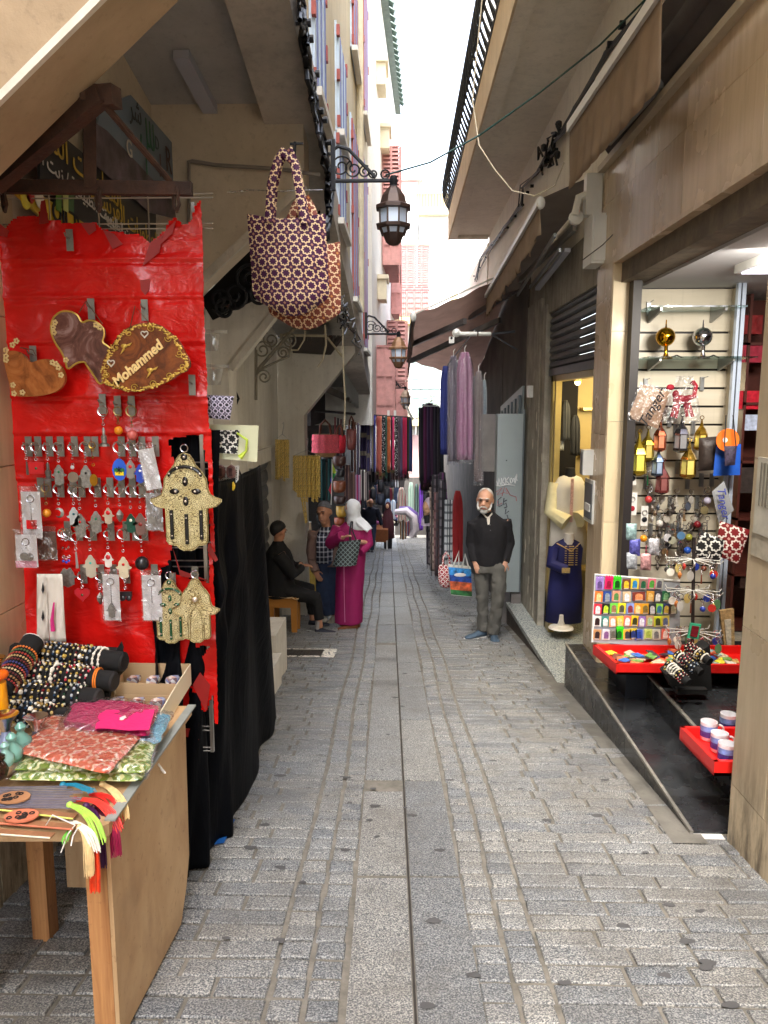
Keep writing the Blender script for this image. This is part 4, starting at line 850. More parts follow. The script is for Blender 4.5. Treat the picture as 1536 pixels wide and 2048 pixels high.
def vin(i,j):
    if (i,j) not in idx:
        x=x0_+i*st_; z=z0_+j*st_; d=.012*mn.noise(Vector((x*3.2,z*2.3,1)))+.004*mn.noise(Vector((x*9,z*7,4)))+.010*(1-abs(mn.noise(Vector((x*2.6+z*1.4,z*3.4-x*1.6,8)))))**7
        for q in rows_: d+=.006*math.exp(-((z-q-.01)/.008)**2)-.006*math.exp(-((z-q+.004)/.006)**2)
        jx=.004*mn.noise(Vector((x*70,z*70,2))); idx[(i,j)]=len(m.v); m.v.append(Vector((x+jx,YR-.012-d,z+jx)))
    return idx[(i,j)]
for i in range(nx_):
    for j in range(nz_):
        if inpoly(x0_+(i+.5)*st_,z0_+(j+.5)*st_,V2): m.f.append([vin(i,j),vin(i+1,j),vin(i+1,j+1),vin(i,j+1)]); m.m.append(0)
o=part('torn_vinyl',m,VINYL,rk,smooth='all')
for pts in [[(205,458),(225,498),(245,488),(228,468)],[(160,445),(178,470),(192,460),(190,446)],[(300,485),(285,532),(318,505),(326,470)],[(330,462),(352,440),(345,466),(320,490)],[(345,1095),(360,1140),(420,1162),(360,1152)],[(384,1420),(345,1480),(338,1500),(370,1495),(360,1470),(398,1480),(385,1458),(350,1455)],[(-10,440),(18,462),(14,474),(-12,470)],[(385,1370),(412,1424),(420,1370),(400,1345)],[(82,402),(90,400),(97,445),(78,448)],[(418,1085),(436,1120),(430,1124),(414,1100)]]:
    part('vinyl_tear',MB().prism([P(a,b,YR-.03-.0*k) for k,(a,b) in enumerate(pts)],(0,.002,0)),mat('vinyl_back',(150,30,26),.5),rk,smooth=False)
part('folded_slot',MB().prism([P(a,b,YR-.028) for a,b in [(280,560),(300,558),(298,580),(290,590),(282,580)]],(0,.004,0)),mat('vinyl_back',(150,30,26),.5),rk,smooth=False)
# black cloth behind the rack and the curtain at its side
def cur(u,v):
    T=[P(330,930,3.0),P(430,935,3.05),P(520,930,3.75)]; B=[PG(318,1780),PG(388,1757),PG(470,1655),PG(552,1440)]
    t=T[0].lerp(T[1],u*2) if u<.5 else T[1].lerp(T[2],u*2-1)
    k=u*3; i=min(int(k),2); b=B[i].lerp(B[i+1],k-i)
    b=Vector((b.x,b.y,max(b.z,g(b.y)+.02)+.0))
    q=t.lerp(b,v); x_in=-.10*math.sin(math.pi*v)*(1-u)*1.0
    fold=.030*math.sin(2*math.pi*(5.5*u+1.6*(1-u)*(1-v)**2))*min(1,v*3+.25)+.012*math.sin(2*math.pi*(12*u+2.5*v*(1-u)))*min(1,v*2+.15)
    sw=.045*math.exp(-((v-.16-.28*(1-u)*0.9)/.05)**2)*math.sin(math.pi*min(1,u*1.2))+.022*math.exp(-((v-.30-.25*(1-u))/.05)**2)*math.sin(math.pi*min(1,u*1.1))
    return q+Vector((.75,-.66,0))*(fold+sw)+Vector((x_in*.3,0,-.06*math.sin(math.pi*u)*(1-v)))
ct_=thing('curtain','long black cloth curtain hanging beside the red rack down to the paving','curtain',(-.8,3.4,g(3.4)))
t=NT('black_drape'); t.bump(t.noise(t.co('Object',(9,9,1.5)),1.5,4,.6,.8),.5,.03); t.b.inputs['Specular IOR Level'].default_value=.06; CUR=t.fin((.0022,.0026,.004,1),.6)
o=part('drape',MB().grid(cur,70,70),CUR,ct_,smooth='all'); solid(o,.004)
part('back_cloth',MB().grid(lambda u,v:P(300,860,3.03).lerp(P(440,860,3.03),u).lerp(Vector((-1.05,3.03,g(3)+.01)).lerp(Vector((-.86,3.03,g(3)+.01)),u),v)+Vector((0,.006*math.sin(u*40),0)),30,8),CUR,ct_,smooth='all')
single('floor_sheet',MB().prism([PG(a,b,.024) for a,b in [(425,1690),(448,1686),(470,1640),(450,1640)]],(0,0,.004)),mat('blue_sheet',(20,80,150),.5),'small corner of blue sheet on the paving under the black curtain','sheet',smooth=False)
# hook plates
HP=mat('zinc_plate',(128,126,118),.45,.6,.15,30)
def plate(px,py,w=.026,h=.078,y=YR-.045):
    q=P(px,py,y); m=MB().box(q.x-w/2,q.x+w/2,y,y+.003,q.z-h/2,q.z+h/2).tube([(q.x,y,q.z+.005),(q.x,y-.035,q.z+.008),(q.x,y-.042,q.z+.018)],.0025,5); return m
ROW1=[51,70,93,115,143,169,184,237,259,278,305]; ROW2=[75,90,115,140,157,189,214,237,259,278,308]; ROW3=[127,150,178,214,244,262,281]; ROW4=[163,198,223,249,305]
for px_,py_ in [(139,480),(182,618),(289,620),(66,712),(384,770),(205,808),(235,812),(263,812)]+[(x+6,893) for x in ROW1]+[(x+6,975) for x in ROW2]+[(x+8,1062) for x in ROW3]+[(x+4,1148) for x in ROW4]+[(345,1165),(390,1152)]:
    part('hook_plate',plate(px_,py_),HP,rk,smooth=False)
# hamsa (open hand) outline
HS=[(0,0),(.055,-.02),(.09,-.07),(.11,-.12),(.17,-.19),(.215,-.26),(.225,-.35),(.25,-.42),(.30,-.45),(.365,-.47),(.36,-.50),(.31,-.545),(.26,-.56),(.215,-.565),(.215,-.90),(.19,-.935),(.13,-.95),(.115,-.945),(.085,-.98),(.04,-1.0)]
HP2=[(x,z) for x,z in HS]+[(0,-1.0)]+[(-x,z) for x,z in HS[::-1][:-1]]
def hamsa(mb,c,h,y,th=.004): return mb.prism([(c[0]+x*h,y,c[1]+z*h) for x,z in HP2],(0,-th,0))
t=NT('filigree'); co=t.co('Object'); vo=t.n('TexVoronoi',feature='DISTANCE_TO_EDGE'); t.l(co,vo.inputs['Vector']); vo.inputs['Scale'].default_value=60
wv=t.n('TexVoronoi'); t.l(co,wv.inputs['Vector']); wv.inputs['Scale'].default_value=60
s_=t.math('FRACT',t.math('MULTIPLY',wv.outputs['Distance'],3.4)); ln=t.math('MAXIMUM',t.math('LESS_THAN',s_,.3),0)
a=t.mix(ln,t.ramp(t.noise(co,30,3),[(.3,S((186,170,118))),(.7,S((216,206,160)))]),S((98,84,50))); t.bump(t.math('SUBTRACT',1,ln),.6,.003); FILI=t.fin(a,.42,.35)
BI=mat('black_inlay',(16,16,18),.25); GI=mat('green_inlay',(16,72,40),.25); PRL=mat('silver_stud',(214,200,184),.25,.5)
def big_hamsa(px,py,h,y,label,inlay,full,tilt=0):
    q=P(px,py,y); t=thing('hamsa_plaque',label,'hamsa',(q.x,y,q.z-h)); c=(q.x,q.z)
    part('plate',hamsa(MB(),c,h,y,.007),FILI,t,smooth=False)
    rim=[Vector((c[0]+x*h*.97,y-.007,c[1]-.01*h+z*h*.975)) for x,z in HP2]; part('rim',MB().tube(rim+[rim[0]],.0022,5),mat('brass_rim',(150,132,84),.35,.8),t)
    part('ring',MB().ring((q.x,y-.003,q.z+.016),.014,.0022,14,5),CHROME,t)
    yy=y-.009
    def inl(x,z,rx,rz): part('inlay',MB().sph((c[0]+x*h,yy,c[1]+z*h),(rx*h,.004,rz*h),10,6),inlay,t)
    def st2(x,z,r=.013): part('stud',MB().sph((c[0]+x*h,yy-.003,c[1]+z*h),r*h,8,5),PRL,t)
    if full:
        inl(0,-.045,.035,.035); st2(0,-.045)
        arc=[(c[0]+.17*h*math.cos(a),yy,c[1]-.26*h+.12*h*math.sin(a)) for a in [R(10+160*k/10) for k in range(11)]]
        part('inlay_arc',MB().tube(arc,[.010*h]+[.018*h]*9+[.010*h],7),inlay,t)
        for a in (25,65,115,155): st2(.17*math.cos(R(a)),-.26+.12*math.sin(R(a)))
        for dx,dz in ((0,-.29),(0,-.49),(-.11,-.39),(.11,-.39)):
            inl(dx,dz,.03 if dx==0 else .05,.05 if dx==0 else .03); st2(dx*.9,dz)
        for x,z0,z1 in ((-.15,-.58,-.88),(0,-.62,-.93),(.15,-.58,-.88)):
            part('inlay_bar',MB().tube([(c[0]+x*h,yy,c[1]+z0*h),(c[0]+x*h,yy,c[1]+z1*h)],.02*h,7),inlay,t); st2(x,z0-.04); st2(x,z1+.04)
    else:
        star=[]; 
        for k in range(16):
            a=math.pi/8*k; r=.115 if k%2==0 else .05; star.append((c[0]+r*h*math.cos(a),yy+.001,c[1]-.32*h+r*h*math.sin(a)))
        part('star',MB().prism(star,(0,-.002,0)),BRASS,t,smooth=False); st2(0,-.32,.045)
        arch=[(c[0]+x*h,yy,c[1]+z*h) for x,z in [(-.09,-.93),(-.09,-.58),(-.06,-.5),(0,-.44),(.06,-.5),(.09,-.58),(.09,-.93)]]
        part('engraved_arch',MB().tube(arch,.006*h,5),BRASS,t)
        for x in (-.12,.12): part('finger_line',MB().tube([(c[0]+x*h,yy,c[1]-.6*h),(c[0]+x*h,yy,c[1]-.92*h)],.005*h,5),BRASS,t)
    return t
big_hamsa(369,905,.375,2.80,'largest brass filigree hand plaque, with black inlays and pearl studs',BI,True)
big_hamsa(339,1158,.262,2.86,'brass hand plaque with green inlays, half hidden behind the plain one',GI,True)
big_hamsa(390,1156,.258,2.81,'plain engraved brass hand plaque with a star and round stud',BI,False)
# burl wood plaques
t=NT('burl_wood'); co=t.co('Object'); n1=t.noise(co,9,7,.7,2.2); a=t.ramp(n1,[(.3,S((54,24,14))),(.48,S((108,56,26))),(.62,S((138,76,34))),(.8,S((70,32,18)))]); BURL=t.fin(a,.16)
t=NT('burl_wood_light'); co=t.co('Object'); n1=t.noise(co,7,6,.65,2); a=t.ramp(n1,[(.3,S((92,44,20))),(.5,S((158,92,44))),(.7,S((182,116,62))),(.85,S((84,40,24)))]); BURL2=t.fin(a,.2)
t=NT('burl_wood_purple'); co=t.co('Object'); n1=t.noise(co,7,6,.65,2.5); a=t.ramp(n1,[(.3,S((56,30,26))),(.5,S((104,66,58))),(.65,S((150,120,116))),(.8,S((72,38,28)))]); BURL3=t.fin(a,.12)
GLD=mat('gold_paint',(196,160,70),.3,.4,.15,40); SLV=mat('pale_paint',(214,206,190),.4)
def plaque(pts,y,th,m,label,gold=.0035):
    w=[P(a*.2995,400+b*.2995,y) for a,b in pts]
    # smooth closed outline (Chaikin)
    for _ in range(2): w=[q for i in range(len(w)) for q in (w[i]*.75+w[(i+1)%len(w)]*.25,w[i]*.25+w[(i+1)%len(w)]*.75)]
    zs=min(q.z for q in w); t=thing('wooden_plaque',label,'wooden plaque',(sum(q.x for q in w)/len(w),y,zs),'varnished wooden plaques on the red rack')
    part('board',MB().prism(w,(0,th,0)),m,t,smooth=False)
    c=sum(w,Vector())/len(w)
    if gold: part('gilt_edge',MB().tube([q+Vector((0,-.001,0)) for q in w]+[w[0]],gold,5),GLD,t)
    return t,w,c
p1,w_1,c1=plaque([(20,1040),(60,1003),(130,1012),(170,1050),(200,1090),(260,1065),(340,1060),(410,1110),(440,1190),(410,1260),(330,1300),(200,1315),(80,1310),(65,1240),(35,1130)],2.84,.018,BURL2,'small light brown heart plaque at the left end of the rack',0)
p2,w_2,c2=plaque([(335,870),(350,790),(400,745),(460,740),(520,765),(545,825),(590,800),(640,810),(690,850),(700,900),(680,950),(720,975),(745,1000),(730,1080),(700,1180),(672,1245),(620,1160),(575,1100),(570,1080),(510,1085),(450,1140),(440,1080),(410,1010),(370,960)],2.86,.018,BURL3,'glossy purplish heart plaque with scalloped gilt edge, behind the named one')
p3,w_3,c3=plaque([(670,1150),(690,1060),(740,980),(790,900),(850,850),(950,815),(1060,825),(1130,880),(1190,930),(1230,1010),(1270,1080),(1260,1130),(1200,1160),(1130,1210),(1060,1240),(980,1270),(900,1285),(800,1270),(740,1250),(690,1230)],2.78,.022,BURL,'large dark wooden plaque lettered with a name in gold script',0)
m=MB(); r_=random.Random(2)
for i,q in enumerate(w_3):
    for k in range(3):
        f=.90+.07*r_.random(); z=c3.lerp(q,f); m.sph(z+Vector((r_.uniform(-.006,.006),-.002,r_.uniform(-.006,.006))),(.0045*r_.uniform(.6,1.6),.0015,.003*r_.uniform(.6,1.5)),6,4)
    if i%7==0: m.tube(spiral(c3.lerp(q,.86)+Vector((0,-.003,0)),.014,1.3,EX,a0=i),.0016,4)
part('gilt_ornament',m,GLD,p3,kind='stuff')
a=P(232,765,2.775); b=P(318,690,2.775); d=(b-a)
text('name_lettering','Mohammed',.052,basis(((a.x+b.x)/2,2.776,(a.z+b.z)/2),d,Vector((-d.z,0,d.x))),mat('cream_gold',(236,206,140),.4),p3,.003,sx=.92,shear=.15,bold=.0014)
def heartpts(c,s,y): return [(c[0]+s*.5*math.sin(t)**3*1.0,y,c[1]+s*.5*(.81*math.cos(t)-.31*math.cos(2*t)-.125*math.cos(3*t)-.06*math.cos(4*t))) for t in [2*math.pi*k/18 for k in range(19)]]
for px_,py_ in ((289,668),(222,726)):
    q=P(px_,py_,2.776); part('heart_outline',MB().tube(heartpts((q.x,q.z),.026,2.776),.0025,5),SLV,p3)
for px_,py_ in ((248,692),(300,740)):
    q=P(px_,py_,2.776); part('dove_ornament',MB().sph(q,(.012,.003,.008),8,5).prism([(q.x,q.y,q.z),(q.x+.03,q.y,q.z+.012),(q.x+.022,q.y,q.z+.0),],(0,-.003,0)).prism([(q.x,q.y,q.z),(q.x-.014,q.y,q.z-.03),(q.x+.004,q.y,q.z-.012)],(0,-.003,0)),GLD,p3)
for pp_,ww in ((p1,[(25,690),(33,682),(12,700),(12,712),(105,725),(117,735),(122,750),(26,770),(28,787),(45,785),(12,720),(112,728)]),(p2,[(110,645),(106,655),(192,650),(200,655),(132,720),(108,665)])):
    y=2.838 if pp_ is p1 else 2.858
    for px_,py_ in ww:
        q=P(px_,py_,y); m=MB()
        for k in range(5): m.sph(q+Vector((.007*math.cos(k*1.257),-.001,.007*math.sin(k*1.257))),(.005,.002,.005),6,4)
        part('painted_flower',m,mat('flower_gold',(206,178,120),.5),pp_)
for pp_,a,b,c in ((p3,(252,690),(270,612),(300,648)),(p2,(158,625),(172,602),(205,648)),(p1,(40,695),(66,700),(72,712))):
    part('hanging_cord',MB().tube([P(*a,2.83),P(*b,2.86),P(*c,2.83)],.002,5),mat('brown_cord',(90,60,40),.8),pp_)
# ---- keychains: ring, chain, pendant
PEW=mat('pewter',(142,140,134),.35,.8,.25,90,.3,200)
def keychain(px,py,label,kind,col=None,size=1.0,drop=.06,y=None,metal=None,cat='keychain',group='keychains hanging on the red rack'):
    size*=1.32; drop*=1.1; y=y or YR-.085; q=P(px,py,y); t=thing('keychain',label,cat,(q.x,y,q.z),group)
    met=metal or CHROME; part('split_ring',MB().ring(q,.0135*size,.0017,14,5).ring(q+Vector((.001,.002,-.001)),.0125*size,.0013,14,5),met,t)
    m=MB(); n=3; top=q.z-.0135*size
    for k in range(n): m.ring((q.x,y,top-.006-k*.011*drop/.05),.0052,.0015,8,4,'x' if k%2 else 'y')
    part('chain',m,met,t); c=(q.x,q.z-.0135*size-drop*.75)
    col=col or PEW
    def M_(c_): return c_ if not isinstance(c_,tuple) else mat('enamel_%d_%d_%d'%c_,c_,.3)
    if kind=='hamsa':
        h=.058*size; part('pendant',hamsa(MB(),c,h,y,.003),M_(col),t,smooth=False)
        return t,c,h,y
    if kind=='disc': part('pendant',MB().lathe([(.002,-.003),(.02*size,-.003),(.02*size,.003),(.002,.003)],(c[0],y,c[1]-.02),14,Matrix.Rotation(R(90),3,'X')),M_(col),t)
    if kind=='ball': part('pendant',MB().sph((c[0],y,c[1]-.014*size),.014*size,10,7),M_(col),t)
    if kind=='rect': part('pendant',MB().box(c[0]-.022*size,c[0]+.022*size,y-.003,y+.002,c[1]-.034*size,c[1]),M_(col),t,smooth=False)
    if kind=='slim': part('pendant',MB().tube([(c[0],y,c[1]),(c[0]+.002,y,c[1]-.05*size)],[.003,.006],6),M_(col),t)
    if kind=='moon': part('pendant',MB().loft([[Vector((c[0]+r*math.cos(a)-o_,y+d_,c[1]-.018+r*math.sin(a))) for r,o_,d_ in ((.02,0,0),(.014,.005,.004),(.014,.005,-.004))] for a in [R(-120+240*k/10+0) for k in range(11)]]),M_(col),t)
    if kind=='heart': part('pendant',MB().prism(heartpts((c[0],c[1]-.018),.05*size,y)[:-1],(0,-.004,0)),M_(col),t,smooth=False)
    if kind=='shield': part('pendant',MB().prism([(c[0]+.017*math.cos(a)*size,y,c[1]-.024+.026*size*math.sin(a)) for a in [2*math.pi*k/14 for k in range(14)]],(0,-.004,0)),M_(col),t,smooth=False)
    if kind=='tower': part('pendant',MB().lathe([(.001,0),(.006,-.008),(.006,-.03),(.012,-.036),(.01,-.06),(.02,-.066),(.02,-.074)],(c[0],y,c[1]),8),M_(col),t)
    if kind=='lantern': part('pendant',MB().lathe([(.001,0),(.008,-.008),(.015,-.02),(.012,-.036),(.003,-.05)],(c[0],y,c[1]),6),M_(col),t,smooth=False)
    if kind=='camel': part('pendant',MB().box(c[0]-.026,c[0]+.026,y-.006,y+.004,c[1]-.02,c[1]).sph((c[0]-.012,y-.004,c[1]-.026),(.014,.006,.012),7,5).sph((c[0]+.014,y-.004,c[1]-.026),(.012,.006,.011),7,5),M_(col),t)
    return t,c,.058*size,y
def gem(k,dx,dz,col,r=.005,nm='stone'):
    t,c,h,y=k; part(nm,MB().sph((c[0]+dx*h,y-.004,c[1]+dz*h),(r,.002,r),8,5),mat('enamel_%d_%d_%d'%col,col,.25) if isinstance(col,tuple) else col,t)
NV=(206,196,180); RD=(196,30,34)
# top trio
keychain(205,822,'tall pewter lighthouse figure keychain hanging below the purple plaque','tower',PEW,1.1,.05,metal=CHROME)
k=keychain(235,822,'keychain with a flat orange amber disc under the named plaque','ball',(224,140,30),.9,.05,metal=BRASS)
k=keychain(262,822,'keychain with a translucent pink ball under the named plaque','ball',(196,96,90),1.15,.06,metal=BRASS)
# row 1
keychain(51,894,'leftmost keychain of the first row, a dark grey trinket','slim',(90,84,78),.8,.05)
k=keychain(70,894,'keychain with a small red flag plate in the first row','rect',(190,34,40),1,.05); gem(k,0,-.3,(20,90,50),.005,'star')
keychain(93,894,'dark metal bottle keychain right of the red flag plate','tower',(84,78,74),.9,.05)
k=keychain(115,894,'pewter hand keychain with green stone in the first row','hamsa',PEW,1.05,.06); gem(k,0,-.35,(40,120,80))
k=keychain(143,894,'keychain of linked round silver coins in the first row','disc',CHROME,.8,.10); gem(k,0,.3,(180,180,180),.008)
k=keychain(169,894,'openwork pewter hand keychain with black stone in the first row','hamsa',PEW,1.15,.06); gem(k,0,-.35,(20,20,24))
keychain(184,890,'gilt keychain with long chain and golden oval in the first row','shield',GOLD,.7,.12,metal=GOLD)
k=keychain(237,894,'keychain with blue, green and yellow oval shield','shield',(40,90,200),1.25,.05)
t_,c_,h_,y_=k; part('green_band',MB().box(c_[0]-.02,c_[0]+.02,y_-.006,y_-.004,c_[1]-.032,c_[1]-.018),mat('enamel_green',(40,110,60),.3),t_,smooth=False); part('yellow_band',MB().box(c_[0]-.017,c_[0]+.017,y_-.006,y_-.004,c_[1]-.046,c_[1]-.032),mat('enamel_yellow',(232,208,40),.3),t_,smooth=False); part('figure_mark',MB().bar((c_[0],y_-.007,c_[1]-.012),(c_[0],y_-.007,c_[1]-.04),.003,.003).bar((c_[0]-.01,y_-.007,c_[1]-.016),(c_[0]+.01,y_-.007,c_[1]-.034),.003,.003).bar((c_[0]+.01,y_-.007,c_[1]-.016),(c_[0]-.01,y_-.007,c_[1]-.034),.003,.003),BLKM,t_)
k=keychain(259,892,'grey open hand keychain with red square in the first row','hamsa',(128,126,122),.95,.045); gem(k,0,-.35,RD,.007)
k=keychain(278,894,'blue enamel hand keychain in the first row','hamsa',(40,70,170),.95,.06); gem(k,0,-.35,(230,230,230),.005)
# row 2
keychain(90,976,'brass keychain with orange bead left in the second row','ball',(232,150,40),.9,.08,metal=BRASS)
keychain(115,978,'crescent moon keychain in the second row','moon',PEW,1,.07)
k=keychain(145,980,'white enamel hand keychain with dark eye in the second row','hamsa',(170,176,176),1.0,.06); gem(k,0,-.35,(30,90,100))
k=keychain(157,984,'large pewter hand keychain with red stone in the second row','hamsa',PEW,1.25,.075); gem(k,0,-.35,RD)
k=keychain(189,978,'pewter hand keychain with small green stone in the second row','hamsa',PEW,1.15,.08); gem(k,0,-.35,(40,130,90))
k=keychain(214,978,'small hand keychain with a red eye in the second row','hamsa',(176,160,140),.85,.07); gem(k,0,-.3,RD,.009); gem(k,0,-.28,(240,240,240),.005)
keychain(237,980,'small silver lantern keychain in the second row','lantern',PEW,1,.07)
k=keychain(259,980,'dark green enamel hand keychain with white eye','hamsa',(20,70,56),1.0,.09); gem(k,0,-.35,(230,220,200),.006)
k=keychain(278,980,'dark red and grey openwork hand keychain in the second row','hamsa',(110,84,78),1.15,.085); gem(k,0,-.5,(130,40,36),.008)
# row 3
for i,(dx,dy) in enumerate(((-3,0),(3,2),(8,-1))):
    k=keychain(127+dx,1066+dy,['left','middle','right'][i]+' hand charm of the beaded cluster at the left of the third row','hamsa',PEW if i else (120,116,108),.95,.15,y=YR-.085-.006*i); gem(k,0,.4,(40,60,170),.006,'blue_bead')
keychain(150,1074,'thin twisted keychain in the third row','slim',(150,146,140),1,.05)
k=keychain(178,1066,'hand keychain with turquoise stone in the third row','hamsa',(178,170,152),1.2,.08); gem(k,0,-.35,(70,190,180))
k=keychain(214,1068,'small red and white enamel hand keychain in the third row','hamsa',(214,206,200),.8,.07); gem(k,0,-.32,(180,40,48),.010,'red_field')
k=keychain(244,1068,'pair of champagne hand keychains with red stone in the third row','hamsa',(200,188,160),1.15,.085); gem(k,0,-.35,RD,.006)
k=keychain(281,1066,'keychain with black and white studded ball in the third row','ball',(26,26,30),1.5,.08); gem(k,0,-.45,(220,220,224),.007,'white_stud')
# row 4
k=keychain(163,1152,'red heart keychain with green star in the fourth row','heart',(176,34,44),.95,.045); gem(k,0,-.3,(20,70,40),.005,'star')
keychain(198,1152,'small silver turtle keychain in the fourth row','lantern',PEW,.9,.06)
keychain(249,1150,'keychain with black panel and silver camels in the fourth row','camel',(30,30,34),1,.06)
# carded and bagged goods on the rack
CARD=mat('white_card',(222,218,212),.5,0,.04,9)
def carded(px0,px1,py0,py1,y,label,tilt=0,inner=None,col=CARD,bag=True,cat='carded trinket'):
    a=P(px0,py1,y); b=P(px1,py0,y); t=thing('carded_trinket',label,cat,((a.x+b.x)/2,y,a.z),'bagged trinkets on the red rack'); s=0
    mb=MB().box(a.x+.003,b.x-.003,y,y+.002,a.z+.003,b.z-.022)
    part('card',mb,col,t,smooth=False)
    if bag: part('plastic_sleeve',MB().grid(lambda u,v:(a.x+(b.x-a.x)*u,y-.006-.003*math.sin(9*u+7*v),a.z+(b.z-a.z)*v),8,10),m_film(),t)
    cx,cz=(a.x+b.x)/2,b.z-.05
    if inner: 
        part('ring',MB().ring((cx,y-.004,cz),.014,.0018,14,5),CHROME,t)
        if inner=='flag': part('pendant',MB().box(cx-.02,cx+.02,y-.006,y-.003,a.z+.04,a.z+.075),mat('enamel_%d_%d_%d'%RD,RD,.3),t,smooth=False)
        elif inner=='hamsa': part('pendant',hamsa(MB(),(cx,a.z+.075),.06,y-.004,.003),PEW,t,smooth=False)
        elif inner=='discs': part('pendant',MB().lathe([(.001,0),(.016,0),(.016,.003),(.001,.003)],(cx-.008,y-.006,a.z+.045),12,Matrix.Rotation(R(90),3,'X')).lathe([(.001,0),(.016,0),(.016,.003),(.001,.003)],(cx+.012,y-.004,a.z+.042),12,Matrix.Rotation(R(90),3,'X')),PEW,t)
        part('chain',MB().tube([(cx,y-.004,cz-.014),(cx,y-.004,a.z+.075)],.0015,4),CHROME,t)
    if tilt: t.rotation_euler=(0,R(tilt),0)
    return t
carded(46,80,972,1078,2.82,'white card with ring and red flag pendant at the far left',0,'flag')
t=carded(33,73,1058,1135,2.80,'bagged earrings on a white card with pink foot',0,'discs'); a=P(33,1135,2.80); b=P(73,1122,2.8); part('pink_band',MB().box(a.x,b.x,2.797,2.80,a.z,b.z),mat('pink_tissue',(222,140,160),.6),t,smooth=False)
carded(76,112,1052,1120,2.86,'brown bagged trinket beside the leftmost cards',0,None,mat('brown_card',(90,66,54),.5,0,.3,30))
carded(292,322,885,980,2.85,'white carded trinket tilted at the right end of the first row',-10,None)
carded(293,324,975,1062,2.86,'bagged coin pendant on card at the right of the second row',0,'discs',mat('grey_card',(150,146,140),.5,0,.2,30))
carded(208,238,1138,1242,2.83,'white card with pewter hand pendant in the fourth row',0,'hamsa')
carded(286,322,1140,1242,2.85,'white card with steel ring partly behind the green inlaid hand',0,'flag' and 'none')
for i,(x0,x1,dx) in enumerate(((74,98,0),(92,124,1))):
    t=thing('hanging_pouch',['narrow white pouch with black drop motifs hanging left','crumpled white pouch with pink tassel showing through'][i],'pouch',(P(x0,1280,2.8).x,2.8-.01*i,P(x0,1280,2.8).z),'white pouches at the left of the rack')
    o=part('cloth_body',MB().grid(lambda u,v:P(x0+(x1-x0)*u+dx*8*v,1148+135*v,2.8-.02*i+.006*math.sin(u*9+v*6)),8,14),mat('white_cloth',(206,200,190),.7,0,.06,12,.3,30),t,smooth='all'); solid(o,.003)
    if i==0:
        for py_ in (1180,1235): part('drop_motif',MB().prism([P(86,py_-16,2.785),P(89,py_,2.785),P(86,py_+8,2.785),P(83,py_,2.785)],(0,-.001,0)),BLKM,t,smooth=False)
    else: part('pink_tassel',MB().tube([P(108,1205,2.765),P(104,1240,2.765),P(106,1262,2.765)],[.003,.007,.009],6),mat('pink_yarn',(196,40,120),.8),t)
# ---- signs on the passage wall behind the rack
XS=-1.445
def wallquad(mb,x,pts,th=.012): return mb.prism([PX(a,b,x) for a,b in pts],(-th,0,0))
sg=thing('shop_sign','black perfume shop sign with gold Arabic lettering on the passage wall','sign',(XS,3.8,2.4))
part('panel',wallquad(MB(),XS,[(80,255),(120,268),(312,425),(312,520),(150,520),(80,420)]),mat('sign_black',(16,20,28),.35),sg,smooth=False)
gl_=mat('sign_gold',(176,148,50),.4); wl_=mat('sign_white',(190,190,190),.4)
def wtext(s,px,py,dx,dy,size,m,par,x=XS+.004,ext=.001,bold=.0005):
    a=PX(px,py,x); b=PX(px+dx,py+dy,x); text('lettering',s,size,basis(((a.x+b.x)/2,(a.y+b.y)/2,(a.z+b.z)/2),(0,1,b.z-a.z) if False else (0,b.y-a.y,b.z-a.z),(0,-(b.z-a.z),(b.y-a.y))),m,par,ext,bold=bold)
wtext(arab('العطورات الشرقية'),110,285,80,70,.15,gl_,sg); wtext(arab('الزيوت الطبيعية / زيت التجميل'),90,320,100,90,.085,wl_,sg)
wtext(arab('العطورات الفرنسية'),205,400,95,75,.13,gl_,sg); wtext(arab('زيت الزيوت الطبيعية'),195,420,110,85,.075,wl_,sg)
sg2=thing('shop_sign','yellow banner reading oil with letter discs on the passage wall','sign',(XS,3.2,2.3))
part('panel',wallquad(MB(),XS+.02,[(30,385),(75,385),(178,452),(178,520),(90,440)]),mat('sign_yellow',(186,158,40),.4),sg2,smooth=False)
wtext('OIL P',100,418,62,40,.11,mat('sign_ink',(20,22,24),.5),sg2,XS+.024,.001,.003)
for k,(px_,py_,c) in enumerate([(58,388,(180,40,40)),(78,398,(220,220,214)),(50,400,(190,180,60))]):
    q=PX(px_,py_,XS+.024); part('letter_disc',MB().lathe([(.001,0),(.035,0),(.035,.004),(.001,.004)],q,12,Matrix.Rotation(R(90),3,'Y')),mat('disc_%d'%k,c,.4),sg2)
for k,px_ in enumerate((118,132,143)): part('bottle_picture',MB().prism([PX(px_-5,378,XS+.03),PX(px_+5,382,XS+.03),PX(px_+5,425,XS+.03),PX(px_-5,420,XS+.03)],(-.003,0,0)),mat('bottle_print_%d'%k,[(80,130,50),(170,180,110),(60,100,60)][k],.4),sg2,smooth=False)
sg3=thing('shop_sign','blue grey picture panel with dark letters above the perfume sign','sign',(XS,4.2,2.9))
part('panel',wallquad(MB(),XS+.005,[(200,215),(262,190),(376,322),(376,440),(300,425),(195,260)]),mat('sign_bluegrey',(104,120,136),.4,0,.08,2),sg3,smooth=False)
part('photo_strip',wallquad(MB(),XS+.012,[(190,245),(215,262),(372,430),(360,440),(300,425),(192,330)],.004),mat('sign_photo',(84,74,84),.4,0,.75,9),sg3,smooth=False)
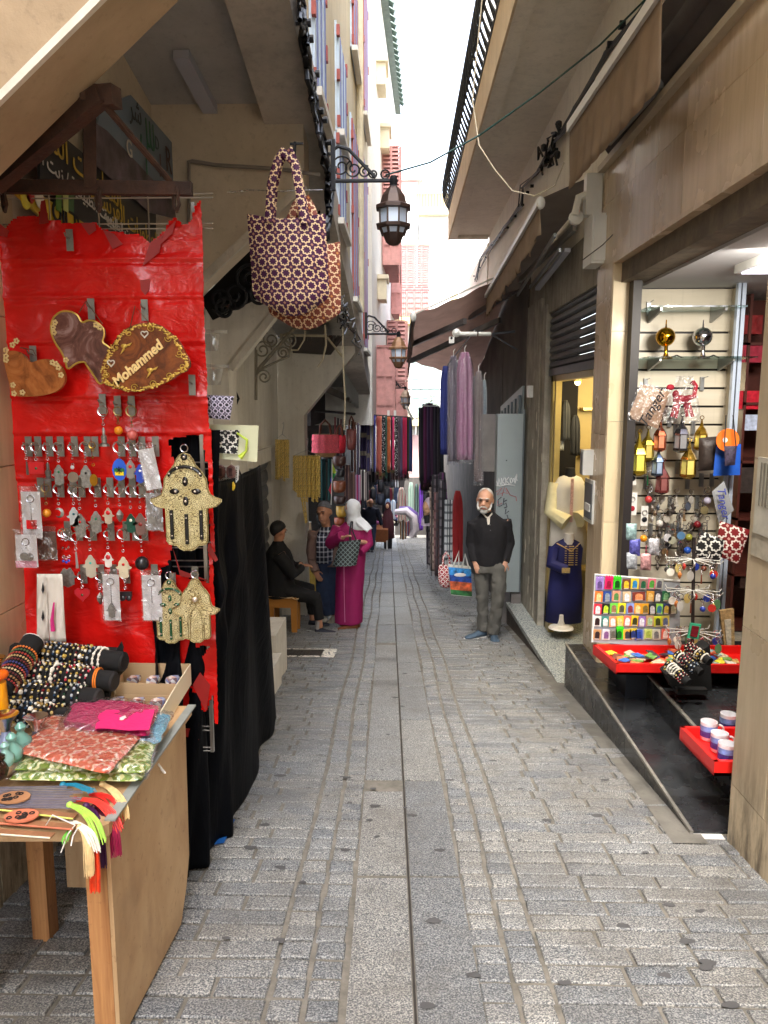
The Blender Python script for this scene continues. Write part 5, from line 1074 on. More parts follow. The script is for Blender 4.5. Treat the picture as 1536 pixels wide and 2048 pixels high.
for k,(px_,py_,s_,sz,c) in enumerate([(262,215,arab('شر'),.16,(40,50,56)),(286,262,arab('للل'),.2,(30,96,70)),(284,320,arab('ا'),.18,(40,100,70)),(328,315,'R',.2,(70,44,44)),(350,345,'A',.16,(70,44,44)),(312,320,'J',.14,(90,60,60)),(305,280,'D',.1,(50,70,80)),(250,290,'G',.12,(190,186,180))]):
    wtext(s_,px_,py_,18,16,sz,mat('sign_letter_%d'%k,c,.5),sg3,XS+.018)
# ---- goods beside the rack
t=thing('acrylic_shelf','upper pair of clear acrylic shelf lips jutting from the rack edge','shelf',P(430,670,3.0)); part('rail',MB().bar(P(410,662,3),P(455,664,3),.012,.012),m_film('clear_acrylic',(.9,.92,.94),.06,3),t,smooth=False); part('lip',MB().prism([P(a,b,3.0) for a,b in [(410,668),(440,668),(435,702),(410,702)]],(0,.003,0)),m_film('clear_acrylic'),t,smooth=False)
t=thing('acrylic_shelf','lower pair of clear acrylic shelf lips jutting from the rack edge','shelf',P(430,740,3.0)); part('rail',MB().bar(P(411,731,3),P(457,733,3),.012,.012),m_film('clear_acrylic'),t,smooth=False); part('lip',MB().prism([P(a,b,3.0) for a,b in [(411,737),(446,737),(441,770),(411,770)]],(0,.003,0)),m_film('clear_acrylic'),t,smooth=False)
ST1=m_star('star_blue_white',(28,26,40),(190,184,206),(160,150,180),42,w=.09); ST2=m_star('star_black_white',(10,10,12),(224,222,214),(170,165,155),21,w=.075); 
def pillow(name,pts,y,th,m,label,cat,group=None,par=None):
    w=[P(a,b,y) for a,b in pts]; c=sum(w,Vector())/len(w); n=6
    def fn(u,v,s):
        q=w[0].lerp(w[1],u).lerp(w[3].lerp(w[2],u),v); return q+Vector((0,s*th*(math.sin(math.pi*u)*math.sin(math.pi*v))**.5,0))
    mb=MB().grid(lambda u,v:fn(u,v,-1),8,8).grid(lambda u,v:fn(1-u,v,1),8,8)
    return single(name,mb,m,label,cat,group,smooth='all')
pillow('zip_pouch',[(411,790),(468,792),(460,840),(413,836)],3.0,.012,ST1,'mauve and dark patterned zip pouch beside the red rack','pouch')
bc=thing('carded_pouch','black and white star pattern pouch on a cream card board','pouch',P(450,890,3.05)); a=P(384,850,3.08); 
part('card_board',MB().prism([P(x,y,3.1) for x,y in [(384,848),(517,851),(514,924),(384,912)]],(0,.006,0)),mat('cream_card',(206,208,176),.6,0,.05),bc,smooth=False)
part('pouch_body',MB().prism([P(x,y,3.085) for x,y in [(390,862),(478,860),(474,908),(388,904)]],(0,.012,0)),ST2,bc,smooth=False); part('pull_tassel',MB().tube([P(474,866,3.07),P(494,880,3.07),P(492,902,3.07),P(480,915,3.07)],[.004,.006,.005,.012],6),mat('lime_silk',(190,214,70),.6),bc)
pb=thing('peg_board','white perforated board with two brown door plates above the black curtain','display board',P(455,960,3.35)); part('board',MB().prism([P(x,y,3.3) for x,y in [(424,932),(478,932),(476,960),(449,994),(424,962)]],(0,.01,0)),mat('peg_white',(226,226,224),.5,0,.03),pb,smooth=False)
m=MB()
for i in range(11):
    for j in range(12):
        if 948-j*0>0: 
            px_,py_=427+i*4.6,936+j*4.6
            if abs(px_-449)<(994-py_)*.75 or py_<960: q=P(px_,py_,3.298); m.box(q.x-.002,q.x+.002,3.297,3.3,q.z-.002,q.z+.002)
part('holes',m,BLKM,pb,kind='stuff',smooth=False)
for k,px_ in enumerate((441,462)):
    q=P(px_,944,3.28); part('door_plate',MB().lathe([(.001,-.008),(.022,-.008),(.02,.008),(.001,.008)],q,8,Matrix.Rotation(R(90),3,'X')@Matrix.Scale(1.5,3,(0,1,0))),mat('rosewood',(120,84,78),.5),pb); part('inset',MB().box(q.x-.008,q.x+.008,3.268,3.272,q.z-.018,q.z+.018),mat('rosewood_dark',(70,44,44),.5),pb,smooth=False)
part('yellow_ring',MB().ring(P(459,972,3.27),.018,.008,16,6),mat('yellow_plastic',(232,196,40),.4),pb)
# ================= goods on the table
def onT(px,py,h=0): return PZ(px,py,ZT+h)
VLV=mat('black_velvet',(12,12,13),.9,0,.3,30,.1,90)
ds=thing('bracelet_stand','black velvet stepped stand with four bracelet rolls on the table','display stand',(-1.25,2.6,ZT))
rolls=[((84,1305),(247,1324),2.72,.038),((56,1345),(228,1363),2.62,.037),((24,1384),(197,1398),2.52,.037),((-2,1424),(140,1436),2.43,.034)]
RW=[]
for (a,b,y,r) in rolls:
    A=P(a[0]-20,a[1]-2,y+.05); B=P(*b,y-.02); RW.append((A,B,r)); part('roll',MB().tube([A,B],r,16),VLV,ds); part('roll_end',MB().tube([B,B+(B-A).normalized()*.006],[r*.96,r*.8],16),mat('velvet_end',(24,24,26),.6),ds)
stp=[(p[0]+p[1])/2 for p in RW]
m=MB()
for (A,B,r),(A2,B2,r2) in zip(RW[:-1],RW[1:]): m.prism([A+Vector((0,.04,0)),A+Vector((0,-.0,-.045)),B+Vector((-.02,0,-.045)),B+Vector((-.02,.04,0))],(0,0,-.03)); m.hexa([A2+Vector((0,.02,-.03)),B2+Vector((-.03,.02,-.03)),B2+Vector((-.03,.03,-.03)),A2+Vector((0,.03,-.03)),A+Vector((0,-.02,-.03)),B+Vector((-.03,-.02,-.03)),B+Vector((-.03,-.01,-.03)),A+Vector((0,-.01,-.03))])
part('step_panel',m,VLV,ds,smooth=False)
for (px_,py_) in ((110,1284),(236,1298)):
    part('side_wing',MB().prism([P(px_-12,py_+16,2.78),P(px_+6,py_-14,2.78),P(px_+10,py_-2,2.78),P(px_+6,py_+22,2.78)],(0,.01,0)),VLV,ds,smooth=False)
part('side_board',MB().prism([P(-10,1440,2.4),P(150,1450,2.42),P(250,1340,2.8),P(240,1300,2.8),P(20,1290,2.8)],(0,.03,-.0)),VLV,ds,smooth=False)
BP=[[(226,220,208),(20,20,22),(190,160,80)],[(20,20,22),(212,190,120),(20,20,22)],[(226,220,208),(226,220,208)],[(120,24,34),(226,210,190),(20,20,22)],[(24,26,40),(180,184,190),(30,60,90)],[(20,60,40),(220,214,200),(20,20,22)],[(150,120,60),(226,220,208),(24,24,26)],[(196,60,80),(30,28,30),(214,208,200)]]
BN=['white pearl and gold','black and gilt','all white pearl','dark red and cream','navy and silver','green and cream','bronze and pearl','rose and black']
BMS=[]
def bead_mesh(k,rad,sizes=(.0042,.006)):
    mb=MB(); cols=BP[k]; rr=random.Random(k*7+int(rad*1e4)); n=int(2*math.pi*rad/.009)
    for i in range(n):
        a=2*math.pi*i/n; s=rr.choice(sizes)*(1.6 if k in (0,2,6) and i%4==0 else 1); mb.cur=i%len(cols); mb.sph((0,rad*math.cos(a),rad*math.sin(a)),(s*.9,s,s),6,4)
    return _mesh('bracelet',mb,[mat('bead_%d_%d_%d'%c,c,.25) for c in cols],Vector(),True)
rb=random.Random(12); BT={}
for ri,((A,B,r),(s0,s1,n)) in enumerate(zip(RW,[(.16,.78,14),(.14,.78,13),(.16,.84,13),(.18,.86,11)])):
    ax=(B-A).normalized(); q=Vector((1,0,0)).rotation_difference(ax).to_matrix().to_4x4()
    for i in range(n):
        k=rb.choice([0,1,2,0,1,6,3,4] if ri<1 else [0,1,2,3,7,4,6] if ri==1 else [5,1,4,0,3,6,2]); key=(k,round(r,3))
        if key not in BT: BT[key]=bead_mesh(k,r+.006)
        o=bpy.data.objects.new('bracelet',BT[key]); SC.collection.objects.link(o); o.matrix_world=Matrix.Translation(A.lerp(B,s0+(s1-s0)*i/(n-1)))@q@Matrix.Rotation(R(rb.uniform(-7,7)),4,'Z')@Matrix.Rotation(rb.uniform(0,6),4,'X')
        o['label']=f"{BN[k]} bead bracelet, {ORD[i]} from the left on the {['topmost','second','third','lowest'][ri]} black roll"; o['category']='bracelet'; o['group']='bead bracelets on the black velvet rolls'; OFF[o.name]=o.location.copy()
A,B,r=RW[1]; q=A.lerp(B,.83); single('hair_tie',MB().ring(q,r+.005,.003,18,5,'x').ring(q+Vector((.008,0,0)),r+.006,.003,18,5,'x'),mat('orange_elastic',(236,130,40),.6),'pair of thin orange elastic bands at the right end of the second roll','elastic band')
# cone roll with woven bracelets
cr=thing('bracelet_cone','black leaning roll with white rim at the far left','display roll',P(35,1330,2.6)); A=P(5,1378,2.5); B=P(66,1284,2.72); part('roll',MB().tube([A,B],[.036,.042],16),VLV,cr); part('white_rim',MB().tube([B,B+(B-A).normalized()*.003],[.043,.043],16),CARD,cr)
ax=(B-A).normalized(); qm=Vector((1,0,0)).rotation_difference(ax).to_matrix().to_4x4()
for i in range(11):
    c=[(140,40,36),(150,110,70),(90,30,30),(200,180,140),(170,70,60),(60,60,120),(110,40,40),(190,160,110),(160,50,40),(70,100,60),(220,120,50)][i]
    mb=MB(); n=26
    for j in range(n): a=2*math.pi*j/n; mb.sph((0,.045*math.cos(a),.045*math.sin(a)),(.0045,.005,.004),6,4)
    me=_mesh('bracelet',mb,mat('weave_%d'%i,c,.6),Vector(),True); o=bpy.data.objects.new('bracelet',me); SC.collection.objects.link(o); o.matrix_world=Matrix.Translation(A.lerp(B,.05+.066*i))@qm; OFF[o.name]=o.location.copy()
    o['label']=f"woven bracelet on the leaning far left roll, {ORD[i]} from its lower end"; o['category']='bracelet'; o['group']='woven bracelets on the leaning roll'
# far-left vessels
t=thing('orange_vessel','orange glass vessel with yellow body cut by the left picture edge','vessel',P(0,1440,2.3)); c=P(2,1440,2.3)
part('yellow_body',MB().lathe([(.022,0),(.026,.05),(.024,.13)],c,14),mat('amber_yellow',(236,160,20),.2),t); part('orange_bulb',MB().sph(c+Vector((0,0,.155)),(.034,.034,.02),14,8),mat('amber_orange',(224,100,16),.15),t); part('brass_neck',MB().lathe([(.014,.17),(.012,.19),(.028,.215)],c,14),GOLD,t)
def bottle(px,py,s,label,col,top,y):
    c=P(px,py,y); t=thing('perfume_bottle',label,'bottle',c,'small bottles at the back left of the table'); part('glass_body',MB().lathe([(.02*s,0),(.026*s,.012*s),(.024*s,.03*s),(.01*s,.045*s),(.008*s,.055*s)],c,12),mat('glass_%d_%d_%d'%col,col,.1,.1),t); part('stopper',MB().lathe([(.012*s,.055*s),(.014*s,.062*s),(.006*s,.072*s)],c,10) if not top else MB().lathe([(.008*s,.05*s),(.014*s,.07*s),(.026*s,.085*s),(.028*s,.088*s),(.012*s,.08*s)],c,14),CHROME if top else mat('glass_%d_%d_%d'%col,col,.1,.1),t)
bottle(15,1508,1.5,'squat silver funnel bottle nearest the left edge',(120,130,160),1,2.2); bottle(76,1502,1.35,'silver funnel bottle right of the teal bottles',(130,140,170),1,2.26)
bottle(44,1500,1.25,'tall teal glass bottle between the two silver ones',(110,160,150),0,2.18); bottle(26,1520,1.2,'teal bottle with flat round stopper in front',(120,170,160),0,2.12); bottle(12,1530,1.0,'smallest pale teal bottle by the brown vase',(140,184,176),0,2.08)
c=P(-4,1560,2.05); single('vase',MB().lathe([(.012,0),(.026,.01),(.032,.03),(.026,.05),(.018,.06),(.024,.066),(.024,.075),(.01,.08)],c,16),mat('brown_glaze',(52,30,20),.2,.3,.3,60),'dark brown glazed vase cut by the left edge of the picture','vase')
# cardboard trays with mosaic boxes
t=NT('mosaic_lid'); vo=t.n('TexVoronoi'); t.l(t.co('Object'),vo.inputs['Vector']); vo.inputs['Scale'].default_value=75; cc=t.n('SeparateColor'); t.l(vo.outputs['Color'],cc.inputs[0]); MOS=t.fin(t.ramp(cc.outputs[0],[(0,S((60,50,70))),(.35,S((196,160,150))),(.6,S((224,220,210))),(.85,S((120,130,170)))]),.2)
CBD=mat('cream_cardboard',(226,214,188),.7,0,.04,6); CBI=mat('brown_cardboard',(168,142,108),.8,0,.06,6)
def tray(pxs,h,label,y0):
    (a,b,c_,d)=[onT(*p,.0) for p in pxs]; t=thing('card_tray',label,'tray',((a+c_)/2).to_tuple(),'cream cardboard trays')
    part('base',MB().prism([a,b,c_,d],(0,0,.003)),CBI,t,smooth=False)
    for nm,p,q,m_ in (('front_wall',a,b,CBI),('side_wall',b,c_,CBD),('back_wall',c_,d,CBI),('side_wall',d,a,CBD)):
        n=(q-p).normalized().cross(Vector((0,0,1)))*.004; hh=h*(1.0 if nm!='front_wall' else .55)
        part(nm,MB().hexa([p,q,q+n,p+n,p+Vector((0,0,hh)),q+Vector((0,0,hh)),q+n+Vector((0,0,hh)),p+n+Vector((0,0,hh))]),m_,t,smooth=False)
    return a,b,c_,d
T1=tray([(232,1412),(352,1415),(381,1368),(248,1366)],.085,'rear cream cardboard tray of mosaic boxes',0)
T2=tray([(195,1465),(322,1470),(354,1412),(214,1408)],.085,'front cream cardboard tray of mosaic boxes',0)
k=0
for (a,b,c_,d),nm in ((T1,'rear'),(T2,'front')):
    for v in (.25,.68):
        for u in (.2,.5,.8):
            p=a.lerp(b,u).lerp(d.lerp(c_,u),v); lab=f"small mosaic lidded box in the {nm} tray, {'near' if v<.5 else 'far'} row, {['left','middle','right'][int(u*3)]}"
            single('trinket_box',MB().lathe([(.021,0),(.024,.004),(.024,.022),(.021,.027),(.001,.028)],(p.x,p.y,p.z+.03),14 if u>.7 else 4,Matrix.Rotation(R(45),3,'Z')@Matrix.Scale(1.25,3,(1,0,0))),MOS,lab,'trinket box','mosaic boxes in the cardboard trays',smooth=True)
# folded pouches in film
def flat(name,pts,h0,th,m,label,film=True,wr=.004,cat='pouch',bulge=.5):
    w=[PZ(a,b,ZT+h0) for a,b in pts]; c=sum(w,Vector())/4; t=thing(name,label,cat,(c.x,c.y,ZT+h0-.002),'folded pouches on the stall table')
    def fn(u,v,top):
        q=w[0].lerp(w[1],u).lerp(w[3].lerp(w[2],u),v); e=(16*u*(1-u)*v*(1-v))**.22
        return q+Vector((.003*math.sin(v*17),.003*math.sin(u*13),(th*e if top else 0)+(wr*mn.noise(Vector((u*4,v*4,h0*40)))*e if top else 0)))
    part('folded_cloth',MB().grid(lambda u,v:fn(u,v,1),20,20).grid(lambda u,v:fn(1-u,v,0),4,4),m,t,smooth='all')
    if film: part('plastic_sleeve',MB().grid(lambda u,v:fn(u,v,1)+Vector(((u-.5)*.02,(v-.5)*.02,.006+.007*abs(mn.noise(Vector((u*7,v*7,h0*90)))))),24,24),m_film(),t,smooth='all')
    return t
STO=m_star('star_orange',(226,104,70),(242,190,160),(236,170,140),13,'XY',.06); STG=m_star('star_green',(120,150,36),(226,226,160),(214,210,130),15,'XY',.08); 
PNK=mat('pink_cotton',(214,30,104),.8,0,.08,8,.2,60)
flat('folded_pouch',[(40,1562),(290,1560),(310,1500),(85,1500)],.0,.03,mat('grey_film_pack',(120,110,104),.3,0,.4,20),'lowest silvery film pack under the green pouches',True,.008)
flat('folded_pouch',[(18,1560),(282,1562),(320,1470),(90,1480)],.03,.02,STG,'lower folded green star pattern pouch')
flat('folded_pouch',[(28,1540),(296,1545),(322,1440),(95,1450)],.05,.02,STG,'upper folded green star pattern pouch under the orange one')
flat('folded_pouch',[(196,1500),(318,1486),(342,1432),(300,1432)],.055,.02,mat('sky_blue_cloth',(90,170,196),.7),'sky blue folded pouch showing beside the pink one')
flat('folded_pouch',[(34,1505),(215,1548),(292,1462),(100,1430)],.075,.016,STO,'orange star pattern pouch in clear film on top of the pile')
t=flat('folded_pouch',[(118,1462),(296,1472),(318,1412),(150,1396)],.085,.016,PNK,'bright pink folded pouch in clear film with pale hand print')
q=PZ(246,1436,ZT+.112); m=MB().prism([(q.x+x*.032,q.y+z*.034+.017,q.z) for x,z in HP2],(0,0,.0012)); part('hand_print',m,mat('pale_print',(226,190,196),.6),t,smooth=False)
part('front_fold',MB().grid(lambda u,v:PZ(190,1462,ZT+.1).lerp(PZ(298,1466,ZT+.1),u).lerp(PZ(200,1425,ZT+.1).lerp(PZ(310,1424,ZT+.1),u),v)+Vector((0,0,.008+.002*math.sin(u*8))),8,8),PNK,t)
lp=thing('white_loop','white cord loop hanging over the right edge of the table','cord',PZ(290,1492,ZT)); part('cord',MB().tube([PZ(284,1490,ZT+.02),PZ(300,1500,ZT+.0),P(318,1530,2.3),P(330,1546,2.3),P(324,1542,2.32),P(312,1515,2.34),PZ(296,1490,ZT+.02)],.0035,7),CARD,lp)
# wooden bookmarks and tassels
BMK=mat('cut_wood',(150,104,72),.6,0,.2,30)
for i,(px0,py0,px1,py1,c,lab) in enumerate([(-30,1612,150,1634,(214,222,110),'fretted wooden bookmark with lime cord'),(-30,1640,150,1655,(214,120,90),'coral edged fretted wooden bookmark'),(-30,1662,105,1672,(226,220,196),'wooden bookmark with cream cord at the table edge')]):
    a=PZ(px0,py0,ZT+.012); b=PZ(px1,py1,ZT+.012); t=thing('bookmark',lab,'bookmark',(b.x,b.y,ZT),'wooden bookmarks at the table edge'); part('strip',MB().bar(a,b,.026,.004),BMK,t,smooth=False)
    part('cord_edge',MB().tube([a+Vector((0,-.014,.003)),b+Vector((0,-.014,.003))],.0025,5),mat('cord_%d'%i,c,.6),t)
    if i<2:
        q=PZ([28,43][i],[1596,1633][i],ZT+.022); part('medallion',MB().lathe([(.001,0),(.034,0),(.034,.004),(.001,.004)],q,12,Matrix.Scale(1.35,3,(1,0,0))),mat('medallion_%d'%i,[(168,120,84),(206,120,90)][i],.5),t)
        m=MB()
        for k in range(9): m.ring(q+Vector((rb.uniform(-.028,.028),rb.uniform(-.018,.018),.005)),.006,.0022,8,4,'z')
        part('fretwork',m,mat('fret_dark',(30,18,14),.8),t,kind='stuff')
m=MB()
for k in range(14): a=PZ(-20,1575+k*3,ZT+.016); b=PZ(150+rb.uniform(-20,30),1572+k*3.4,ZT+.02); m.bar(a,b,.004,.002)
single('ribbon_bundle',m,mat('silver_ribbon',(150,150,170),.25,.5,.2,30),'bundle of thin silvery ribbons lying behind the bookmarks','ribbons',kind='stuff',smooth=False)
def tassel(pts,col,label,n=26,w=.016,knot=True):
    y0=2.03; W=[P(a,b,yy-.15) for a,b,yy in pts]; t=thing('tassel',label,'tassel',W[-1],'silk tassels hanging over the table corner'); m=MB(); rr=random.Random(len(label))
    W2=[]
    for i in range(len(W)-1):
        for k in range(3): W2.append(W[i].lerp(W[i+1],k/3))
    W2.append(W[-1])
    for _ in range(2): W2=[W2[0]]+[(W2[i-1]+W2[i]*2+W2[i+1])/4 for i in range(1,len(W2)-1)]+[W2[-1]]
    L=len(W2)
    for s in range(n):
        a,rad=rr.uniform(0,6.28),rr.uniform(.2,1)**.5; dx,dy=math.cos(a)*rad,math.sin(a)*rad*.6; cut=rr.uniform(0,.012)
        m.tube([p+Vector((dx*w*(.35+.65*min(1,i/L*1.6)),dy*w*(.35+.65*min(1,i/L*1.6)),(dx+dy)*.003-(cut if i==L-1 else 0)+rr.uniform(-.001,.001))) for i,p in enumerate(W2)],.0016,4)
    c=mat('silk_%d_%d_%d'%col,col,.45,0,.15,60); part('strands',m,c,t,kind='stuff')
    if knot: part('knot',MB().sph(W2[0],(.011,.01,.010),8,6),c,t)
tassel([(158,1590,2.2),(200,1588,2.16),(225,1600,2.13),(242,1640,2.12)],(206,40,34),'bright red tassel running along the table edge')
tassel([(205,1568,2.22),(228,1580,2.16),(244,1605,2.13),(248,1634,2.12)],(226,196,140),'cream straw coloured tassel at the top right of the corner')
tassel([(150,1600,2.14),(190,1598,2.1),(222,1625,2.07),(236,1655,2.06)],(222,60,50),'scarlet tassel below the straw one')
tassel([(196,1618,2.12),(220,1632,2.07),(229,1670,2.05),(232,1706,2.05)],(150,20,66),'crimson pink long tassel hanging at the right')
tassel([(188,1615,2.11),(208,1632,2.06),(215,1668,2.05),(216,1702,2.05)],(70,12,34),'dark maroon long tassel')
tassel([(172,1612,2.1),(192,1628,2.05),(201,1680,2.04),(204,1728,2.04)],(62,20,72),'deep purple long tassel')
tassel([(126,1570,2.2),(152,1568,2.18),(172,1578,2.16),(185,1580,2.15)],(20,120,150),'teal blue tassel lying on the table',16,.012)
tassel([(140,1610,2.08),(165,1618,2.03),(188,1640,1.99),(202,1680,1.98)],(176,220,90),'lime green tassel above the white one')
tassel([(130,1640,2.06),(160,1648,2.0),(182,1668,1.965),(192,1698,1.96)],(230,226,214),'white tassel draped at the corner')
tassel([(160,1655,2.0),(172,1668,1.97),(177,1710,1.955),(178,1744,1.955)],(220,190,140),'beige tassel hanging in front of the corner')
tassel([(186,1680,1.99),(190,1700,1.975),(190,1740,1.97),(190,1778,1.97)],(226,66,30),'orange tassel, the lowest hanging of all',knot=False)
tassel([(140,1650,2.03),(138,1660,1.99),(132,1670,1.97),(128,1676,1.96)],(120,190,80),'short green tassel tuft under the white one',14,.014,False)
for k,(a,b,c) in enumerate([((150,1650),(136,1668),(122,1705)),((156,1655),(146,1672),(142,1692)),((92,1650),(105,1630),(150,1650))]):
    single('cord',MB().tube([P(*a,1.84),P(*b,1.81),P(*c,1.8)],.0018,5),CARD,['long white cord end hanging under the white tassel','short white cord end beside the long one','white cord arched on the bookmarks'][k],'cord')
# ================= SOUVENIR SHOP GOODS
YS=5.6
def sw_plate(px,py,par): 
    q=P(px,py,5.7); return part('hook_plate',MB().box(q.x-.014,q.x+.014,5.7,5.72,q.z-.07,q.z+.03).tube([(q.x,5.7,q.z+.02),(q.x,5.6,q.z+.03)],.003,5),GMET,par,smooth=False)
for px_,py_ in [(1298,612),(1292,765),(1405,762),(1340,835),(1352,855),(1387,850),(1282,930),(1356,930),(1293,960),(1376,960),(1404,955),(1341,1000),(1374,1000),(1395,1000),(1318,1035),(1359,1035),(1395,1035),(1302,1055),(1322,1055),(1335,1055),(1345,1055),(1363,1055),(1402,1055),(1325,1085),(1335,1085),(1360,1085),(1300,995),(1425,955)]: sw_plate(px_,py_,sw)
for lab,pa,pb in (('upper glass shelf of the slatted wall, empty',(1276,624),(1458,628)),('lower glass shelf holding the gold and silver globes',(1272,720),(1478,722))):
    a=P(*pa,5.72); b=P(*pb,5.72); t=thing('glass_shelf',lab,'shelf',a); part('glass_plate',MB().box(a.x,b.x,5.42,5.71,a.z,a.z+.01),m_film('shelf_glass',(.8,.92,.9),.25,1),t,smooth=False)
    for f in (.12,.8): x=a.x+(b.x-a.x)*f; part('shelf_bracket',MB().prism([(x-.008,5.71,a.z-.08),(x-.008,5.71,a.z),(x-.008,5.45,a.z),(x-.008,5.45,a.z-.02)],(.016,0,0)),GMET,t,smooth=False)
for (px_,lab,m_) in ((1331,'shiny gold globe lamp on the glass shelf',mat('bright_gold',(224,168,40),.08,1,.03)),(1405,'shiny silver globe lamp on the glass shelf',CHROME)):
    q=P(px_,674,5.55); b=P(px_,718,5.55); t=thing('globe_lamp',lab,'lamp',b); part('globe',MB().sph(q,.068,20,12),m_,t); part('stem',MB().lathe([(.05,0),(.045,.012),(.02,.02),(.012,.045),(.014,.09),(.03,.12)],(b.x,b.y,b.z),16),m_,t); part('finial',MB().lathe([(.012,.06),(.006,.075),(.004,.12)],q,8),m_,t)
    part('cable',MB().tube([b+Vector((.05,.05,.01)),b+Vector((.1,.06,.03)),b+Vector((.13,.03,.01))],.005,5),BLKM,t)
def lam(px,py,s,lab,col,shape=0,y=5.55,metal=.9,ro=.15):
    q=P(px,py,y); t=thing('hanging_lantern',lab,'lantern',q,'small lanterns hanging on the slatted wall'); m_=mat('lan_%d_%d_%d'%col,col,ro,metal,.1,20)
    part('roof_cap',MB().lathe([(.004*s,.13*s),(.01*s,.1*s),(.014*s,.08*s),(.035*s,.05*s),(.05*s,.02*s)],q,6),m_,t,smooth=False)
    part('glass',MB().lathe([(.04*s,.02*s),(.042*s,-.07*s)],q,6),mat('lanpane_%d_%d_%d'%col,tuple(min(255,c+50) for c in col),.1,.3),t,smooth=False); part('foot',MB().lathe([(.05*s,-.07*s),(.05*s,-.085*s),(.02*s,-.1*s)],q,6),m_,t,smooth=False)
    m=MB()
    for k in range(6): a=k*math.pi/3; m.bar((q.x+.045*s*math.cos(a),q.y+.045*s*math.sin(a),q.z+.02*s),(q.x+.045*s*math.cos(a),q.y+.045*s*math.sin(a),q.z-.07*s),.005,.005)
    part('ribs',m,m_,t,smooth=False); part('ring',MB().ring(q+Vector((0,0,.14*s)),.014,.003,10,4),m_,t)
lam(1320,876,1.0,'copper lantern, leftmost of the upper three on the slatted wall',(196,104,70)); lam(1363,874,1.15,'dark silver lantern in the middle of the upper three',(110,110,114)); lam(1402,874,1.0,'gold lantern, right of the upper three',(214,168,60))
lam(1277,915,1.35,'large yellow gilt lantern at the left edge of the slatted wall',(214,184,60)); lam(1295,895,1.05,'smaller olive gilt lantern behind the large yellow one',(170,150,60)); lam(1316,928,.95,'silver blue topped lantern below the copper one',(120,140,170)); lam(1377,925,1.2,'gold lantern hanging alone right of centre',(222,180,80)); lam(1325,960,1.05,'dark wine red lantern under the silver blue one',(110,52,50),metal=.3)
def quadthing(name,pts,y,th,m,label,cat,group=None,film=False):
    w=[P(a,b,y) for a,b in pts]; c=sum(w,Vector())/len(w); t=thing(name,label,cat,(c.x,y,min(p.z for p in w)),group); n=8
    def fn(u,v,s): q=w[0].lerp(w[1],u).lerp(w[3].lerp(w[2],u),v); e=(16*u*(1-u)*v*(1-v))**.4; return q+Vector((0,-s*th*e-.004*math.sin(u*9+v*5)*e,0))
    part('cloth_body' if not film else 'wrapped_body',MB().grid(lambda u,v:fn(u,v,1),n,n).grid(lambda u,v:fn(1-u,v,-.3),n,n),m,t,smooth='all')
    if film: part('plastic_sleeve',MB().grid(lambda u,v:fn(u,v,1)+Vector(((u-.5)*.03,-.012,(.5-v)*.03)),n,n),m_film(),t,smooth='all')
    return t,w
t,w=quadthing('zip_pouch',[(1283,768),(1340,784),(1316,858),(1256,834)],5.5,.02,mat('kraft_cloth',(176,140,108),.7,0,.06,10,.2,50),'kraft coloured pouch printed with the city name in black, wrapped in film','pouch',None,True)
a=P(1284,850,5.46); b=P(1322,785,5.46); d=b-a; text('lettering','Tanger',.10,basis(((a+b)/2-Vector((0,.012,0))),d,Vector((-d.z,0,d.x))),BLKM,t,.001,shear=.3)
t,w=quadthing('zip_pouch',[(1424,983),(1448,962),(1468,1020),(1438,1048)],5.3,.012,mat('grey_cloth',(140,142,146),.8,0,.06,10,.2,50),'grey pouch printed with the city name in blue beside the shop post','pouch')
a=P(1441,975,5.26); b=P(1452,1036,5.26); d=b-a; text('lettering','Tanger',.08,basis((a+b)/2,d,Vector((-d.z,0,d.x))),mat('print_blue',(50,60,150),.6),t,.001,shear=.3)
SRB=m_star('star_shop_black',(16,16,18),(220,220,214),(170,165,155),11,w=.07); SRR=m_star('star_shop_red',(120,14,20),(224,214,206),(200,150,140),11,w=.07)
quadthing('zip_pouch',[(1404,1062),(1450,1080),(1440,1130),(1386,1112)],5.1,.02,SRB,'black and white star pouch on top of the spinner','pouch'); quadthing('zip_pouch',[(1440,1042),(1500,1060),(1476,1128),(1430,1110)],5.2,.02,SRR,'dark red star pouch behind the black and white one','pouch')
tc=thing('camel_toy','red stuffed camel toy hanging in a clear bag','toy',P(1365,790,5.5)); RV=mat('red_velvet',(160,24,44),.8,0,.15,20)
q=P(1362,800,5.5); m=MB(); m.sph(q,(.06,.03,.035),10,7); m.tube([q+Vector((.04,0,.01)),q+Vector((.09,0,.03)),q+Vector((.1,0,.1)),q+Vector((.07,0,.13))],[.022,.02,.016,.02],8); m.sph(q+Vector((-.04,0,.04)),(.025,.02,.03),8,6)
part('body',m,RV,tc)
for dx,dz in ((-.06,-.12),(-.03,-.13),(.05,-.12),(.09,-.12)): part('leg',MB().tube([q+Vector((dx*.6,0,-.02)),q+Vector((dx,0,dz))],[.016,.012],7),RV,tc)
part('head',MB().sph(q+Vector((-.08,0,.09)),(.03,.02,.022),8,6),RV,tc); part('plastic_bag',MB().grid(lambda u,v:q+Vector(((u-.5)*(.12+.16*v),-.05-.01*math.sin(u*12+v*5),.17-.33*v)),12,12),m_film(),tc,smooth='all')
quadthing('backpack',[(1398,876),(1440,872),(1442,940),(1396,942)],5.45,.05,mat('dark_leather',(48,38,34),.5,0,.3,20,.4,30),'dark brown leather pouch bag hanging right of the gold lanterns','bag')
